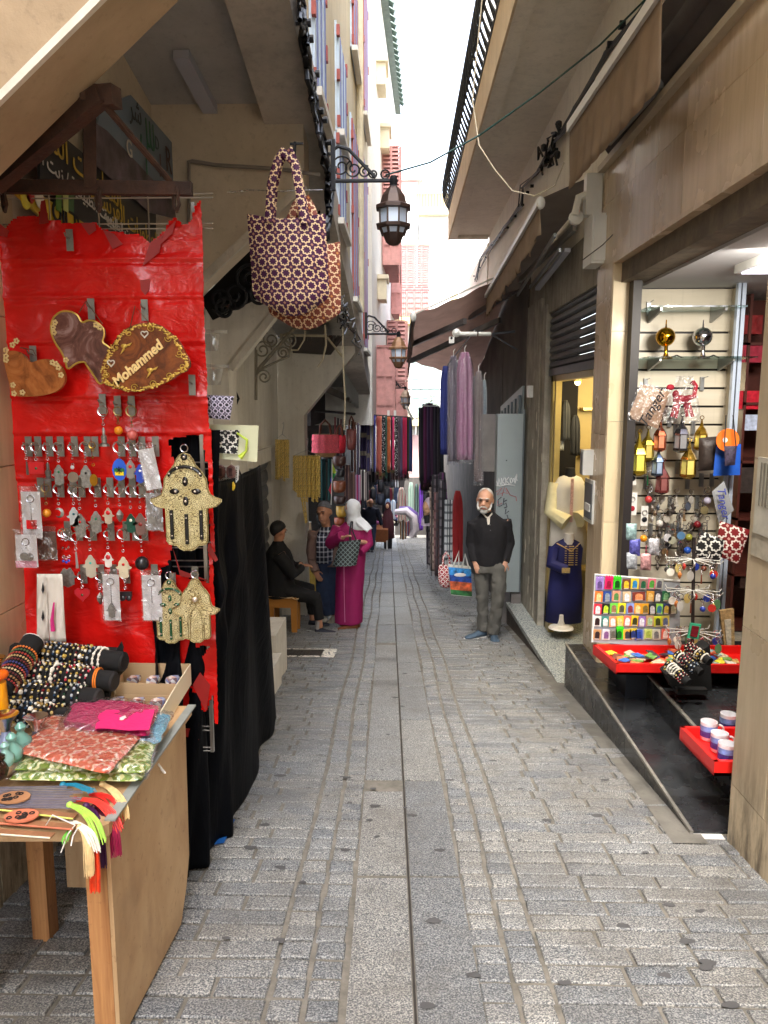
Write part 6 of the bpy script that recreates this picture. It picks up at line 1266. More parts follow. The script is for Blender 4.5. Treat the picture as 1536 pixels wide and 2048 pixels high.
bd=thing('orange_disc','round orange tag with small emblem hanging by the post','tag',P(1457,878,5.3)); q=P(1455,880,5.3); part('disc',MB().lathe([(.001,0),(.08,0),(.08,.004),(.001,.004)],q,20,Matrix.Rotation(R(90),3,'X')),mat('orange_card',(224,110,30),.5),bd); part('emblem',MB().lathe([(.001,0),(.018,0),(.018,.003),(.001,.003)],q+Vector((-.02,-.006,0)),10,Matrix.Rotation(R(90),3,'X')),CARD,bd)
t,w=quadthing('carrier_bag',[(1432,892),(1482,888),(1480,950),(1426,952)],5.36,.01,mat('blue_plastic',(40,90,190),.3,0,.15,8),'blue and white plastic bag behind the black string purse','bag')
t,w=quadthing('string_purse',[(1448,892),(1474,892),(1470,930),(1450,932)],5.25,.015,mat('embroidered',(50,40,60),.7,0,.9,60),'small black purse with gold embroidery on long black strings','purse'); part('strings',MB().tube([P(1449,893,5.25),P(1452,830,5.25)],.004,5).tube([P(1472,893,5.25),P(1466,830,5.25)],.004,5),BLKM,t)
for px0,px1,py0,py1,lb,inn in [(1257,1274,930,970,'small carded trinket at the left edge below the yellow lantern','discs'),(1254,1275,985,1030,'white card with a round red key fob on the slatted wall','hamsa'),(1281,1297,1012,1052,'white card with dark square charm on the slatted wall',None)]:
    a=P(px0,py1,5.55); b=P(px1,py0,5.55); t=thing('carded_trinket',lb,'carded trinket',((a.x+b.x)/2,5.55,a.z)); part('card',MB().box(a.x,b.x,5.55,5.553,a.z,b.z),CARD,t,smooth=False); cx=(a.x+b.x)/2
    part('ring',MB().ring((cx,5.545,b.z-.05),.018,.003,12,5),GMET,t); part('charm',MB().sph((cx,5.545,a.z+.05),(.02,.005,.02),10,6),RV if inn=='hamsa' else BLKM,t)
r7=random.Random(77)
TK=[(1298,990,(190,60,60),'ball','red and white striped ball charm'),(1416,992,(190,186,210),'ball','large mauve and white faceted ball charm'),(1305,1010,(110,96,84),'lantern','brown drop trinket'),(1341,1012,(100,96,90),'lantern','dark drop trinket in the middle column'),(1320,1038,(200,196,190),'ball','pair of silver balls'),(1365,1035,(210,200,180),'slim','long cream bone trinket'),(1396,1040,(130,30,40),'ball','dark red bead trinket'),(1410,1015,(120,110,80),'disc','brass coil trinket'),(1336,1070,(196,196,200),'disc','silver round trinket'),(1345,1075,(170,170,150),'disc','pale round trinket'),(1363,1066,(90,130,170),'disc','light blue round trinket'),(1335,1100,(130,80,50),'slim','brown and orange bead trinket'),(1320,1105,(90,84,76),'lantern','dark metal star trinket'),(1316,1128,(90,84,76),'lantern','diamond shaped dark trinket'),(1359,1100,(70,60,54),'slim','long dark wooden trinket'),(1288,1068,(236,150,30),'ball','two orange balls on a tassel'),(1293,1090,(196,30,90),'slim','pink tassel trinket'),(1376,1092,(40,90,190),'ball','large blue embroidered pendant'),(1296,950,(20,90,50),'slim','long green tassel at the dark lantern'),(1379,1066,(150,150,60),'ball','green and yellow bead trinket')]
for i,(px_,py_,c,kd,lb) in enumerate(TK):
    keychain(px_,py_-12,lb+' hanging on the slatted wall',kd,c,1.15 if kd!='ball' else 1.5,.03,y=5.56,cat='trinket',group='trinkets hanging on the slatted wall')
for i,(px_,py_,c,lb) in enumerate([(1263,1064,(150,180,180),'turquoise'),(1270,1095,(90,90,170),'violet'),(1308,1094,(190,190,196),'silver'),(1264,1122,(176,180,186),'pale grey'),(1292,1124,(200,150,150),'red lettered')]):
    quadthing('bagged_trinket',[(px_-11,py_-17),(px_+11,py_-17),(px_+10,py_+17),(px_-11,py_+16)],5.5,.02,mat('bagged_%d'%i,c,.25,.2,.6,40,.8,40),lb+' trinket in a crinkled clear bag low on the slatted wall','bagged trinket','bagged trinkets low on the slatted wall')
SK=set()
for k in range(42):
    px_=1300+(k*23)%118; py_=972+(k*13)%118; c=[(84,78,72),(150,146,140),(60,52,50),(120,96,70),(176,170,160),(70,76,90)][k%6]; nm=['dark bronze','steel','black','brown','pale silver','slate'][k%6]
    lbk=f"small {nm} trinket on the slatted wall, {['upper','middle','lower'][min(2,(py_-972)//40)]} part, {ORD[(px_-1300)//6]} column"
    if lbk in SK: continue
    SK.add(lbk)
    keychain(px_,py_,lbk,['slim','lantern','disc','tower','shield'][k%5],c,.95,.03,y=5.6,cat='trinket',group='small trinkets hanging on the slatted wall')
# red trays, magnet board
def redtray(pts,z,h,label,y_=None):
    w=[Vector(p) for p in pts]; c=sum(w,Vector())/len(w); t=thing('red_tray',label,'tray',(c.x,c.y,z)); part('base',MB().prism(w,(0,0,.015)),REDP,t,smooth=False); n=len(w)
    for i in range(n):
        p,q=w[i],w[(i+1)%n]; nn=(q-p).normalized().cross(Vector((0,0,1)))*.022
        part('rim',MB().hexa([p,q,q-nn,p-nn,p+Vector((0,0,h)),q+Vector((0,0,h)),q-nn+Vector((0,0,h)),p-nn+Vector((0,0,h))]),REDP,t,smooth=False)
    return t
zt=-.13; A=PZ(1186,1288,zt+.07); B=PZ(1233,1328,zt+.07)
TRY=redtray([(A.x,A.y,zt),(B.x,B.y,zt),(2.4,B.y,zt),(2.4,A.y,zt)],zt,.07,'large red tray of magnets jutting over the black steps')
part('support',MB().box(A.x+.2,2.3,A.y-.12,A.y+.3,-.4,zt),BLKM,TRY,smooth=False)
mb_=thing('magnet_board','grey board covered with colourful door shaped magnets above the red tray','display board',(1.75,A.y,zt+.02))
Bt=[P(1190,1149,A.y+.03),P(1360,1162,A.y+.03)]; Bb=[P(1184,1284,A.y-.01),P(1360,1298,A.y-.01)]
part('board',MB().prism([Bb[0],Bb[1],Bt[1],Bt[0]],(0,.012,0)),mat('grey_board',(150,154,160),.4,0,.05),mb_,smooth=False); part('white_edge',MB().tube([Bb[0],Bt[0],Bt[1]],.008,6),WMET,mb_)
MR=[(1168,[1199,1217,1234,1252,1269,1286,1303,1318]),(1193,[1197,1214,1232,1253,1277,1300,1315,1331]),(1217,[1195,1211,1227,1243,1260,1275,1290,1304,1318,1332,1346]),(1242,[1194,1210,1225,1239,1254,1269,1283,1299,1315,1330]),(1268,[1194,1212,1226,1238,1254,1266,1277,1296,1312,1330])]
MC=[[((160,130,200),'lilac',(90,70,120)),((230,30,100),'hot pink',(140,10,50)),((60,200,30),'bright green',(10,70,10)),((110,60,40),'brown and yellow',(220,180,40)),((226,196,40),'yellow and blue',(40,120,170)),((150,110,100),'rose framed green',(30,90,60)),((220,110,130),'pink and green',(80,150,60)),((170,170,160),'grey',(90,90,100))],
[((240,120,50),'orange',(250,190,130)),((40,70,140),'blue and grey',(130,140,150)),((230,150,120),'salmon and green',(80,130,70)),((210,180,140),'beige and white',(230,236,240)),((120,50,40),'wide sunset',(236,140,90)),((200,140,50),'tilted amber',(230,180,110)),((60,60,70),'black and white',(220,220,220)),((30,90,60),'dark green',(120,170,120))],
[((220,40,60),'red',(240,220,220)),((30,30,30),'lime on black',(180,210,50)),((110,200,70),'light green',(150,110,80)),((226,214,40),'lemon',(80,80,60)),((130,150,210),'lavender blue',(130,50,60)),((226,150,50),'amber',(240,200,140)),((220,160,40),'golden',(120,100,50)),((40,40,46),'black and silver',(190,190,190)),((150,210,80),'lime and blue',(60,110,140)),((40,50,90),'navy',(180,150,60)),((110,110,90),'olive',(180,180,150))],
[((226,222,216),'white and black',(40,20,20)),((60,130,120),'teal',(220,230,220)),((240,150,100),'peach',(240,230,220)),((220,190,60),'mustard',(200,190,120)),((220,110,90),'coral and white',(240,240,230)),((230,190,40),'yellow and black',(60,60,30)),((150,110,180),'purple',(230,220,240)),((190,150,110),'tan',(160,190,150)),((200,210,40),'acid yellow',(60,70,30)),((200,180,80),'gold arch',(90,100,130))],
[((190,140,90),'bronze arch',(40,30,30)),((220,214,220),'white and violet',(120,80,130)),((130,130,120),'stone grey',(90,90,80)),((60,210,30),'vivid green',(10,80,10)),((240,180,60),'orange and black',(50,50,60)),((226,196,50),'yellow framed navy',(30,50,110)),((60,90,180),'cobalt blue',(30,60,140)),((190,200,110),'pale lime',(150,170,70)),((200,196,180),'ivory and grey',(110,110,110)),((226,110,90),'coral',(240,200,190))]]
RN=['top','second','third','fourth','bottom']
for ri,(py_,xs) in enumerate(MR):
    for ci,px_ in enumerate(xs):
        f=(py_-1149)/140; y_=A.y+.012-.02*f; q=P(px_,py_+r7.uniform(-1,1),y_); wd=.052 if not(ri==1 and ci==4) else .085; ht=.072 if not(ri==1 and ci==4) else .06; c1,nm,c2=MC[ri][ci]; s=len(nm)
        t=thing('magnet',f'{nm} door magnet in the {RN[ri]} row of the magnet board','magnet',q,'door magnets on the magnet board')
        rot=r7.uniform(-4,4)
        part('tile',MB().box(q.x-wd/2,q.x+wd/2,y_-.008,y_,q.z-ht/2,q.z+ht/2),mat('mag_%d_%d_%d'%c1,c1,.4,0,.12,40),t,smooth=False)
        aw=wd*.30; pts=[(q.x-aw,y_-.008,q.z-ht*.36),(q.x+aw,y_-.008,q.z-ht*.36)]+[(q.x+aw*math.cos(a),y_-.008,q.z+ht*.1+ht*.24*math.sin(a)) for a in [math.pi*k/8 for k in range(9)]]
        part('arch',MB().prism(pts,(0,-.004,0)),mat('mag_%d_%d_%d'%c2,c2,.4,0,.5,80),t,smooth=False)
        if ci in (0,1,2) and ri==0 or (ri==4 and ci==3): part('crenels',MB().box(q.x-wd/2,q.x+wd/2,y_-.012,y_,q.z+ht/2,q.z+ht/2+.014).box(q.x-wd*.4,q.x-wd*.25,y_-.012,y_,q.z+ht/2+.014,q.z+ht/2+.022).box(q.x+wd*.25,q.x+wd*.4,y_-.012,y_,q.z+ht/2+.014,q.z+ht/2+.022).box(q.x-wd*.08,q.x+wd*.08,y_-.012,y_,q.z+ht/2+.014,q.z+ht/2+.022),mat('mag_%d_%d_%d'%c1,c1,.4),t,smooth=False)
        else: part('name_strip',MB().box(q.x-wd*.3,q.x+wd*.3,y_-.0095,y_-.008,q.z-ht*.46,q.z-ht*.38),CARD,t,smooth=False)
        t.rotation_euler=(0,R(rot),0)
cl=[((230,220,200),'ivory'),((60,110,190),'blue'),((190,150,90),'tan'),((220,200,60),'yellow'),((120,60,50),'brown'),((160,190,190),'pale teal'),((224,110,70),'coral'),((60,60,66),'charcoal'),((110,160,80),'green'),((200,180,150),'sand')]
SEEN=set()
for k in range(80):
    u,v=r7.uniform(0,1),r7.uniform(0,1); x=A.x+.05+(.12*(1-v))+u*(.80-.1*(1-v)); yy=B.y+.05+v*(A.y-B.y-.1); c=cl[k%10][0]
    t=MB().obox((0,0,0),(.055,.075,.008),Matrix.Rotation(r7.uniform(-.25,.25),3,'X')@Matrix.Rotation(r7.uniform(-.25,.25),3,'Y')@Matrix.Rotation(r7.uniform(0,3),3,'Z')); [p.__iadd__(Vector((x,yy,zt+.03+.004*(k//12)))) for p in t.v]

    lbm=f"{cl[k%10][1]} loose magnet in the heap in the red tray, {['front','middle','back'][min(2,int(v*3))]} part, {['far left','left','centre','right','far right'][min(4,int(u*5))]}"
    if lbm in SEEN: continue
    SEEN.add(lbm)
    single('magnet',t,[mat('pile_%d'%(k%10),c,.4,0,.5,60)],lbm,'magnet','loose magnets heaped in the red tray',smooth=False)
# bracelet stand at the right
bs2=thing('bracelet_stand','black stand with three slanting bracelet rolls at the shop front','display stand',P(1385,1385,4.5)); RW2=[]
part('base',MB().prism([P(a,b,4.45) for a,b in [(1332,1350),(1420,1290),(1424,1382),(1352,1384)]],(0,.12,0)),VLV,bs2,smooth=False); part('foot_bar',MB().bar(P(1352,1381,4.4),P(1412,1381,4.4),.05,.03),VLV,bs2,smooth=False)
for a,b in (((1334,1328),(1378,1366)),((1352,1308),(1402,1346)),((1374,1292),(1420,1324))):
    A_=P(*a,4.4); B_=P(*b,4.25); RW2.append((A_,B_)); part('roll',MB().tube([A_,B_],.026,14),VLV,bs2)
BT2={}
for ri,(A_,B_) in enumerate(RW2):
    ax=(B_-A_).normalized(); qm=Vector((1,0,0)).rotation_difference(ax).to_matrix().to_4x4()
    for i in range(8):
        k=r7.choice([0,1,2,3,4,7]); 
        if k not in BT2: BT2[k]=bead_mesh(k,.031)
        o=bpy.data.objects.new('bracelet',BT2[k]); SC.collection.objects.link(o); o.matrix_world=Matrix.Translation(A_.lerp(B_,.08+.1*i))@qm@Matrix.Rotation(r7.uniform(0,6),4,'X'); OFF[o.name]=o.location.copy()
        o['label']=f"{BN[k]} bead bracelet, {ORD[i]} from the top of the {['front','middle','rear'][ri]} slanting roll"; o['category']='bracelet'; o['group']='bead bracelets on the slanting rolls'
# spinner rack
spn=thing('spinner_rack','white wire spinner crowded with keyrings behind the bracelet stand','display rack',P(1388,1330,4.9)); 
part('post',MB().tube([P(1388,1075,4.9),P(1384,1335,4.9)],.012,8),mat('dark_post',(40,34,34),.5),spn)
KC=[(180,176,170),(120,60,40),(40,60,150),(200,60,50),(210,190,120),(90,130,90),(60,60,60),(226,222,210),(190,120,60)]
n_=0
for li,py_ in enumerate((1118,1180,1262)):
    c=P(1387,py_,4.9); m=MB()
    for k in range(10): a=k*2*math.pi/10; m.tube([c,c+Vector((.17*math.cos(a),.17*math.sin(a),-.012)),c+Vector((.185*math.cos(a),.185*math.sin(a),.01))],.0035,5)
    part('wire_arms',m,WMET,spn)
    for k in range(14):
        a=k*2*math.pi/14+.2; rad=r7.uniform(.1,.18); q=c+Vector((rad*math.cos(a),rad*math.sin(a),-.02)); px_,py2=proj(q); col=KC[(k+li)%9]; n_+=1
        keychain(px_,py2,f"keyring with {['silver','brown','blue','red','cream','green','black','white','tan'][(k+li)%9]} charm, {ORD[k]} round the {['top','middle','bottom'][li]} tier of the spinner",['slim','ball','disc','lantern','shield'][(k+li)%5],col,1.0,.03,y=q.y,cat='keyring',group='keyrings on the spinner rack')
fr_=thing('magnet','green framed dark red door magnet hanging on the spinner','magnet',P(1388,1262,4.7)); q=P(1388,1262,4.7); part('tile',MB().obox(q,(.07,.012,.10),Matrix.Rotation(R(8),3,'Y')),mat('mag_teal',(60,170,130),.4),fr_,smooth=False); part('arch',MB().obox(q+Vector((0,-.008,0)),(.045,.01,.07),Matrix.Rotation(R(8),3,'Y')),mat('mag_wine',(120,24,36),.5,0,.4,60),fr_,smooth=False)
# mug tray
zt=-.12; A=PZ(1360,1452,zt+.07); T2_=redtray([(A.x,A.y,zt),(A.x+.02,3.3,zt),(A.x+.6,3.3,zt),(A.x+.5,A.y,zt)],zt,.07,'smaller red tray with white mugs at the near pillar')
part('support',MB().box(A.x+.3,A.x+.5,3.35,A.y-.05,-.23,zt),BLKM,T2_,smooth=False)
for k,(px_,py_,lb) in enumerate([(1416,1478,'largest white mug with harbour picture at the left of the tray'),(1437,1502,'second white mug in front with blue picture'),(1452,1524,'white mug nearest the pillar with blue picture'),(1455,1462,'white mug at the back right of the mug tray')]):
    q=PZ(px_,py_,zt+.015+.0); t=thing('mug',lb,'mug',(q.x,q.y,zt+.016),'white picture mugs on the red tray'); c=Vector((q.x,q.y,zt+.016))
    part('cup',MB().lathe([(.036,0),(.04,.005),(.041,.095),(.038,.095),(.036,.012),(.001,.012)],c,20,cap=False),mat('white_glaze',(232,232,236),.12,0,.02),t)
    part('picture_band',MB().lathe([(.0415,.02),(.0418,.05)],c,20,cap=False),mat('mug_print_b',(70,60,130),.2,0,.5,40),t); part('picture_top',MB().lathe([(.0418,.05),(.0419,.078)],c,20,cap=False),mat('mug_print_a',(120,150,210),.2,0,.4,30),t)
    part('handle',MB().ring(c+Vector((.05,0,.05)),.024,.006,12,6,'y',-math.pi/2,math.pi/2),mat('white_glaze',(232,232,236),.12,0,.02),t)
fr2=thing('picture_frame','carved wooden frame leaning behind the spinner at the pillar','frame',P(1455,1290,5.4)); part('frame_body',MB().prism([P(a,b,5.3) for a,b in [(1440,1222),(1468,1218),(1470,1318),(1452,1318)]],(0,.03,0)),mat('carved_tan',(170,140,96),.6,0,.5,40),fr2,smooth=False); part('inset',MB().prism([P(a,b,5.29) for a,b in [(1449,1240),(1462,1238),(1463,1300),(1455,1302)]],(0,.005,0)),mat('carved_pale',(200,190,170),.6,0,.3,60),fr2,smooth=False)
# ================= MID-STREET GOODS
rg=random.Random(21)
def garment(name,px0,px1,py0,py1,y,m,label,cat,group=None,fringe=0,depth=.035,pleats=5,taper=.85,skew=0,film=False,extra=None,top_round=False,fr_m=None):
    A=P((px0+px1)/2,py0,y); B=P((px0+px1)/2+skew,py1,y); w=abs(P(px1,py0,y).x-P(px0,py0,y).x)/2; n=28; rings=[]; ph=rg.uniform(0,6); nv=12
    for j in range(nv+1):
        v=j/nv; c=A.lerp(B,v); ww=w*(taper+(1-taper)*min(1,v*1.6)) if not top_round else w*(.45+.55*min(1,v*5)**.6)
        rings.append([c+Vector((ww*(math.cos(a))*(1+.03*math.sin(ph+v*9)),depth*math.sin(a)*(1+.25*math.sin(pleats*a*2+ph))+.012*math.cos(a*pleats*2+ph+v),rg.uniform(-.01,.01)*(j==nv))) for a in [2*math.pi*k/n for k in range(n)]])
    t=thing(name,label,cat,(B.x,y,B.z),group); part('cloth',MB().loft(rings),m,t,smooth='all')
    if fringe:
        mb=MB(); k=int(w*2/.012)
        for i in range(k): x=B.x-w+2*w*(i+.5)/k; mb.tube([(x,y-depth*.6,B.z+.01),(x+rg.uniform(-.004,.004),y-depth*.6,B.z-fringe*rg.uniform(.7,1))],.0035,4)
        part('fringe',mb,fr_m or m,t,kind='stuff')
    if film:
        part('plastic_cover',MB().loft([[q+((q-(A.lerp(B,j/nv)))*.18)+Vector((0,-.01,-.05*j/nv)) for q in r_] for j,r_ in enumerate(rings)],False),m_film(),t,smooth='all')
        part('hanger_hook',MB().tube([A,A+Vector((0,0,.06)),A+Vector((.02,0,.09))],.005,5),WMET,t)
    return t
GS='scarves hanging from the rail across the street'
rail=thing('scarf_rail','pale rail carrying the row of scarves across the left of the street','rail',P(770,828,13)); part('rail_tube',MB().tube([P(612,820,10.9),P(690,826,12),P(722,829,13),P(826,836,13)],.02,6),mat('rail_dark',(40,38,38),.5),rail); part('white_arm',MB().bar(P(812,812,12.8),P(826,840,12.8),.04,.04),WMET,rail,smooth=False)
for px_ in (777,790): part('white_clamp',MB().obox(P(px_,826,12.95),(.04,.04,.09)),WMET,rail,smooth=False)
SC_=[(720,736,'navy blue scarf with plaid foot at the left end',[(40,30,66),(52,38,80),(40,30,66)],(90,84,120)),(733,742,'mauve and grey striped scarf',[(100,84,110),(150,136,150),(60,60,110)],None),(740,747,'white edged blue striped scarf',[(170,150,120),(40,36,60),(196,196,214)],None),(745,752,'scarf with bold white stripe beside the rust ones',[(60,60,140),(206,206,220),(70,70,80)],None),(752,759,'rust red scarf with small black flowers',[(160,84,76),(140,70,64)],None),(758,764,'salmon scarf beside the black flowered one',[(190,116,96),(170,96,80)],None),(763,771,'black scarf with white flower circles',[(22,24,34),(30,34,44)],None),(770,775,'bottle green scarf beside the orange brown one',[(50,96,84),(40,80,70)],None),(774,781,'plain orange brown scarf in the row',[(184,104,58),(170,92,50)],None),(781,789,'pink and black patterned scarf',[(216,70,120),(190,50,90),(40,20,36)],None),(789,796,'black scarf with white squiggles',[(30,26,30),(50,44,48)],None),(795,802,'plum grey scarf right of the squiggled one',[(74,60,70),(90,74,84)],None),(801,809,'crimson and lilac striped scarf',[(176,30,70),(130,110,150),(80,70,100)],None),(808,814,'hot pink scarf near the right end of the rail',[(206,50,100),(170,40,80)],None),(813,819,'olive and black scarf near the right end',[(66,76,40),(30,30,28)],None),(818,825,'navy patterned scarf at the right end of the rail',[(36,50,100),(60,70,120)],None)]
for i,(a,b,lb,cols,hz) in enumerate(SC_):
    m_=m_stripe('scarf_%d'%i,cols,rg.uniform(9,16),horiz=(3.2,.25,(150,140,120)) if i<2 else None,dots=(40,.42,0,(190,190,190)) if i in(6,10) else None)
    garment('scarf',a,b,830+i*.4,rg.uniform(928,950) if i<4 else rg.uniform(936,952),13-.01*i,m_,lb,'scarf',GS,fringe=.07 if i>3 else .02,fr_m=mat('fringe_olive',(104,96,60),.9) if i in(4,5,6,9) else None,pleats=3)
for i,(a,b,c,lb) in enumerate([(718,738,(54,26,30),'maroon'),(736,752,(34,30,34),'charcoal'),(750,768,(70,34,40),'wine'),(766,784,(30,28,36),'black'),(782,800,(84,60,60),'brown'),(798,818,(60,44,48),'dark taupe')]):
    garment('shawl',a,b,938,957+rg.uniform(-4,8),13.5,m_stripe('shawl_%d'%i,[c,tuple(int(x*.6) for x in c),tuple(min(255,x+50) for x in c)],16),f'{lb} shawl showing below the scarf row','shawl','shawls below the scarf row',fringe=.05)
# bags hung at the left shop mouth
def softbag(name,px0,px1,py0,py1,y,m,label,hpy=None,hm=None,group=None,cat='bag',d=.07):
    a=P(px0,py1,y); b=P(px1,py0,y); cx=(a.x+b.x)/2; t=thing(name,label,cat,(cx,y,a.z),group); w=(b.x-a.x)/2; h=b.z-a.z; rings=[]
    for v,s,dd in ((0,.55,.6),(.06,.8,.95),(.3,.98,1),(.7,1,.8),(.95,.95,.4),(1,.9,.3)): rings.append([Vector((cx+w*s*math.cos(q),y+d*dd*math.sin(q),a.z+h*v)) for q in [2*math.pi*k/20 for k in range(20)]])
    part('bag_body',MB().loft(rings),m,t,smooth='all')
    if hpy: 
        top=P((px0+px1)/2,hpy,y).z
        for dy in (-.03,.03): part('handle',MB().tube([(cx-w*.45,y+dy,b.z-.02),(cx-w*.35,y+dy,(b.z+top)/2+.03),(cx,y+dy,top),(cx+w*.35,y+dy,(b.z+top)/2+.03),(cx+w*.45,y+dy,b.z-.02)],.012,6),hm or m,t)
    return t
LBR=mat('tan_strap',(92,44,26),.5); PKF=mat('pink_fringe',(226,96,112),.85,0,.25,60,.5,120)
t=softbag('fringed_bag',626,676,868,914,10.3,mat('straw_base',(150,116,80),.8,0,.2,30),'pink fringed straw bag with brown leather handles at the shop corner',840,LBR)
a=P(626,914,10.3); b=P(676,868,10.3); cx=(a.x+b.x)/2; w=(b.x-a.x)/2; h=b.z-a.z
for k in range(3):
    rings=[[Vector((cx+w*s*math.cos(q)*(1+.05*math.sin(q*17+k)),10.3+.085*s*math.sin(q)*(1+.05*math.sin(q*11)),a.z+h*(.98-.26*k)-zz)) for q in [2*math.pi*i/44 for i in range(44)]] for s,zz in ((1,0),(1.02,.02),(1.07,h*.24),(1.07,h*.27))]
    part('fringe_tier',MB().loft(rings,False),PKF,t,smooth='all')
softbag('fringed_bag',668,692,870,906,10.7,mat('red_fringe',(190,30,50),.85,0,.25,60,.5,120),'smaller deep red fringed bag behind the pink one',850,LBR)
BC=[((60,30,22),'dark brown'),((22,22,26),'black'),((112,58,30),'chestnut'),((50,28,24),'brown black'),((160,124,40),'mustard'),((130,60,30),'orange tan'),((90,44,24),'cognac')]
for i,(x0,x1,y0,y1) in enumerate([(665,692,912,932),(668,690,938,955),(666,692,962,985),(667,692,992,1008),(672,694,1012,1034),(668,690,1035,1050),(672,692,1048,1066)]):
    softbag('leather_bag',x0,x1,y0,y1,10.6,mat('leather_%d'%i,BC[i][0],.35,0,.2,20),f'{BC[i][1]} leather handbag in the column of bags, {ORD[i]} from the top',None,None,'leather handbags stacked in a hanging column')
softbag('leather_bag',693,713,858,900,11.2,mat('leather_rose',(120,62,56),.4,0,.2,20),'rosy brown leather bag hanging by long straps left of the scarves',832,LBR); softbag('leather_bag',640,664,900,925,11,mat('leather_blk',(20,20,24),.4),'black glossy bag just behind the pink fringed one')
for i,(px_,c) in enumerate([(668,(150,70,80)),(674,(40,40,52)),(680,(110,60,70)),(686,(34,34,40)),(702,(60,34,30)),(708,(120,84,70)),(714,(100,92,120))]):
    garment('strap',px_,px_+4,834+i*2,930+i*3,11.3,mat('strap_%d'%i,c,.6),f"{ORD[i]} narrow hanging strap or belt left of the scarf row",'strap','straps hanging at the shop mouth',depth=.01,pleats=1)
for i,(a,b,y0,y1,cols,lb) in enumerate([(688,702,930,1000,[(130,100,104),(170,140,130),(90,70,80)],'pinkish striped shawl above the white headscarf'),(700,712,945,1005,[(160,130,120),(110,90,90)],'beige grey shawl left of the lilac one'),(710,722,950,1015,[(150,110,160),(200,170,200),(190,40,100)],'lilac and pink patterned shawl'),(720,732,940,1000,[(30,30,36),(210,206,200),(60,50,56)],'black and white striped shawl'),(730,738,945,1000,[(60,56,60),(160,150,150)],'grey striped shawl under the scarf row'),(655,664,918,1000,[(40,80,84),(50,96,98)],'teal green cloth panel beside the leather bags'),(640,652,918,1000,[(24,50,56),(46,90,94)],'dark teal cloth panel beside the gold necklaces')]):
    garment('shawl',a,b,y0,y1,12.2 if i<5 else 10.95,m_stripe('shw_%d'%i,cols,18),lb,'shawl','shawls along the left shop front',depth=.04)
for i,(x0,x1,y0,y1) in enumerate([(734,746,950,975),(746,756,945,970),(755,768,960,985),(768,780,945,972),(740,752,978,1000),(754,768,988,1010),(768,780,976,1000),(780,790,950,975),(776,786,1002,1020),(730,742,1004,1020),(742,758,1010,1028)]):
    softbag('backpack',x0,x1,y0,y1,24+.1*(i%3),mat('backpack_%d'%(i%4),[(26,28,36),(44,50,66),(22,22,28),(64,68,78)][i%4],.6,0,.3,20),f"dark backpack in the hanging wall of bags, {ORD[i]} counting from upper left",None,None,'dark backpacks hanging on the left','backpack',.1)
sgn=thing('price_sign','small grey printed sign among the dark backpacks','sign',P(767,951,23.4)); part('board',MB().obox(P(767,951,23.4),(.23,.01,.15)),mat('grey_sign',(130,136,140),.5),sgn,smooth=False)
q=P(767,951,23.36); text('lettering','NEW',.1,basis(q,(1,0,0),(0,0,1)),CARD,sgn,.001)
for i,(a,b,y0,y1,cols,lb,yy) in enumerate([(770,782,998,1042,[(170,190,214),(120,150,190)],'light blue hanging top',23.6),(781,792,1000,1038,[(226,230,236),(180,196,220)],'white and pale blue hanging top',23.7),(795,811,975,1046,[(206,196,180),(160,60,70),(226,220,208),(90,80,60)],'cream floral blouse hanging on the left',23.5),(788,797,940,975,[(30,34,44),(210,214,220)],'small dark and white top',23.8),(800,812,1040,1078,[(150,110,60),(226,220,210),(60,50,56)],'brown and white striped cloth bale',22),(811,823,1042,1072,[(196,90,50),(210,200,200),(110,100,150)],'orange and grey striped cloth bale',22.3),(816,828,965,1062,[(150,170,156),(120,146,134)],'sage green long robe far down the street',27),(829,838,968,1058,[(56,80,70),(120,150,140)],'grey green long robe beside the violet one',23.4),(838,846,965,1060,[(70,30,120),(100,50,160)],'violet long robe far down the street',27.4),(846,856,968,1040,[(20,22,30),(34,38,50)],'black long robe far away',27.6),(856,876,980,1012,[(206,196,170),(180,166,140)],'cream top on hanger at the far right',27)]):
    garment('garment',a,b,y0,y1,yy,m_stripe('garm_%d'%i,cols,12),lb,'garment','clothes hanging far down the street',top_round=True,depth=.06)
for i,(pts,c,lb) in enumerate([([(790,1024),(812,1022),(826,1034),(830,1060),(822,1074)],(220,210,214),'white roll of cloth draped over the far bale'),([(798,1018),(816,1020),(828,1030),(832,1046)],(110,84,150),'violet cloth draped over the far bale')]):
    single('draped_cloth',MB().tube([P(a,b,21.8+i*.1) for a,b in pts],[.1,.15,.17,.16,.1][:len(pts)],10,sq=.8),mat('drape_%d'%i,c,.8,0,.1,12),lb,'cloth')
wt=thing('awning','small white scalloped awning at the first shop left of the scarves','awning',P(705,760,11.5)); v0,v1=P(688,728,11),P(726,776,13.2)
valance(wt,v0,v1,.42,mat('white_awning',(206,212,210),.8,0,.06,5),wv=.01,ragged=.03,waves=12); part('front_bar',MB().bar(v0,v1,.05,.05),WMET,wt,smooth=False)
part('fabric',MB().grid(lambda u,v:Vector(v0).lerp(v1,u).lerp(Vector((-1.3,11,v0.z+.45)).lerp(Vector((-1.3,13.2,v1.z+.45)),u),v),4,4),mat('white_awning',(206,212,210),.8),wt)
part('arm',MB().bar(P(640,772,11),P(760,826,14.5),.05,.09),mat('pale_arm',(150,144,136),.6),wt,smooth=False)
single('added_backing',MB().prism([P(a,b,24.9) for a,b in [(716,935),(812,935),(806,1000),(796,1052),(716,1052)]],(0,.05,0)),mat('shop_shade',(40,36,36),.8),'added dark backing behind the hanging backpacks','panel',smooth=False)  # added sheet standing in for dark shops, covers the bright gap behind the bags
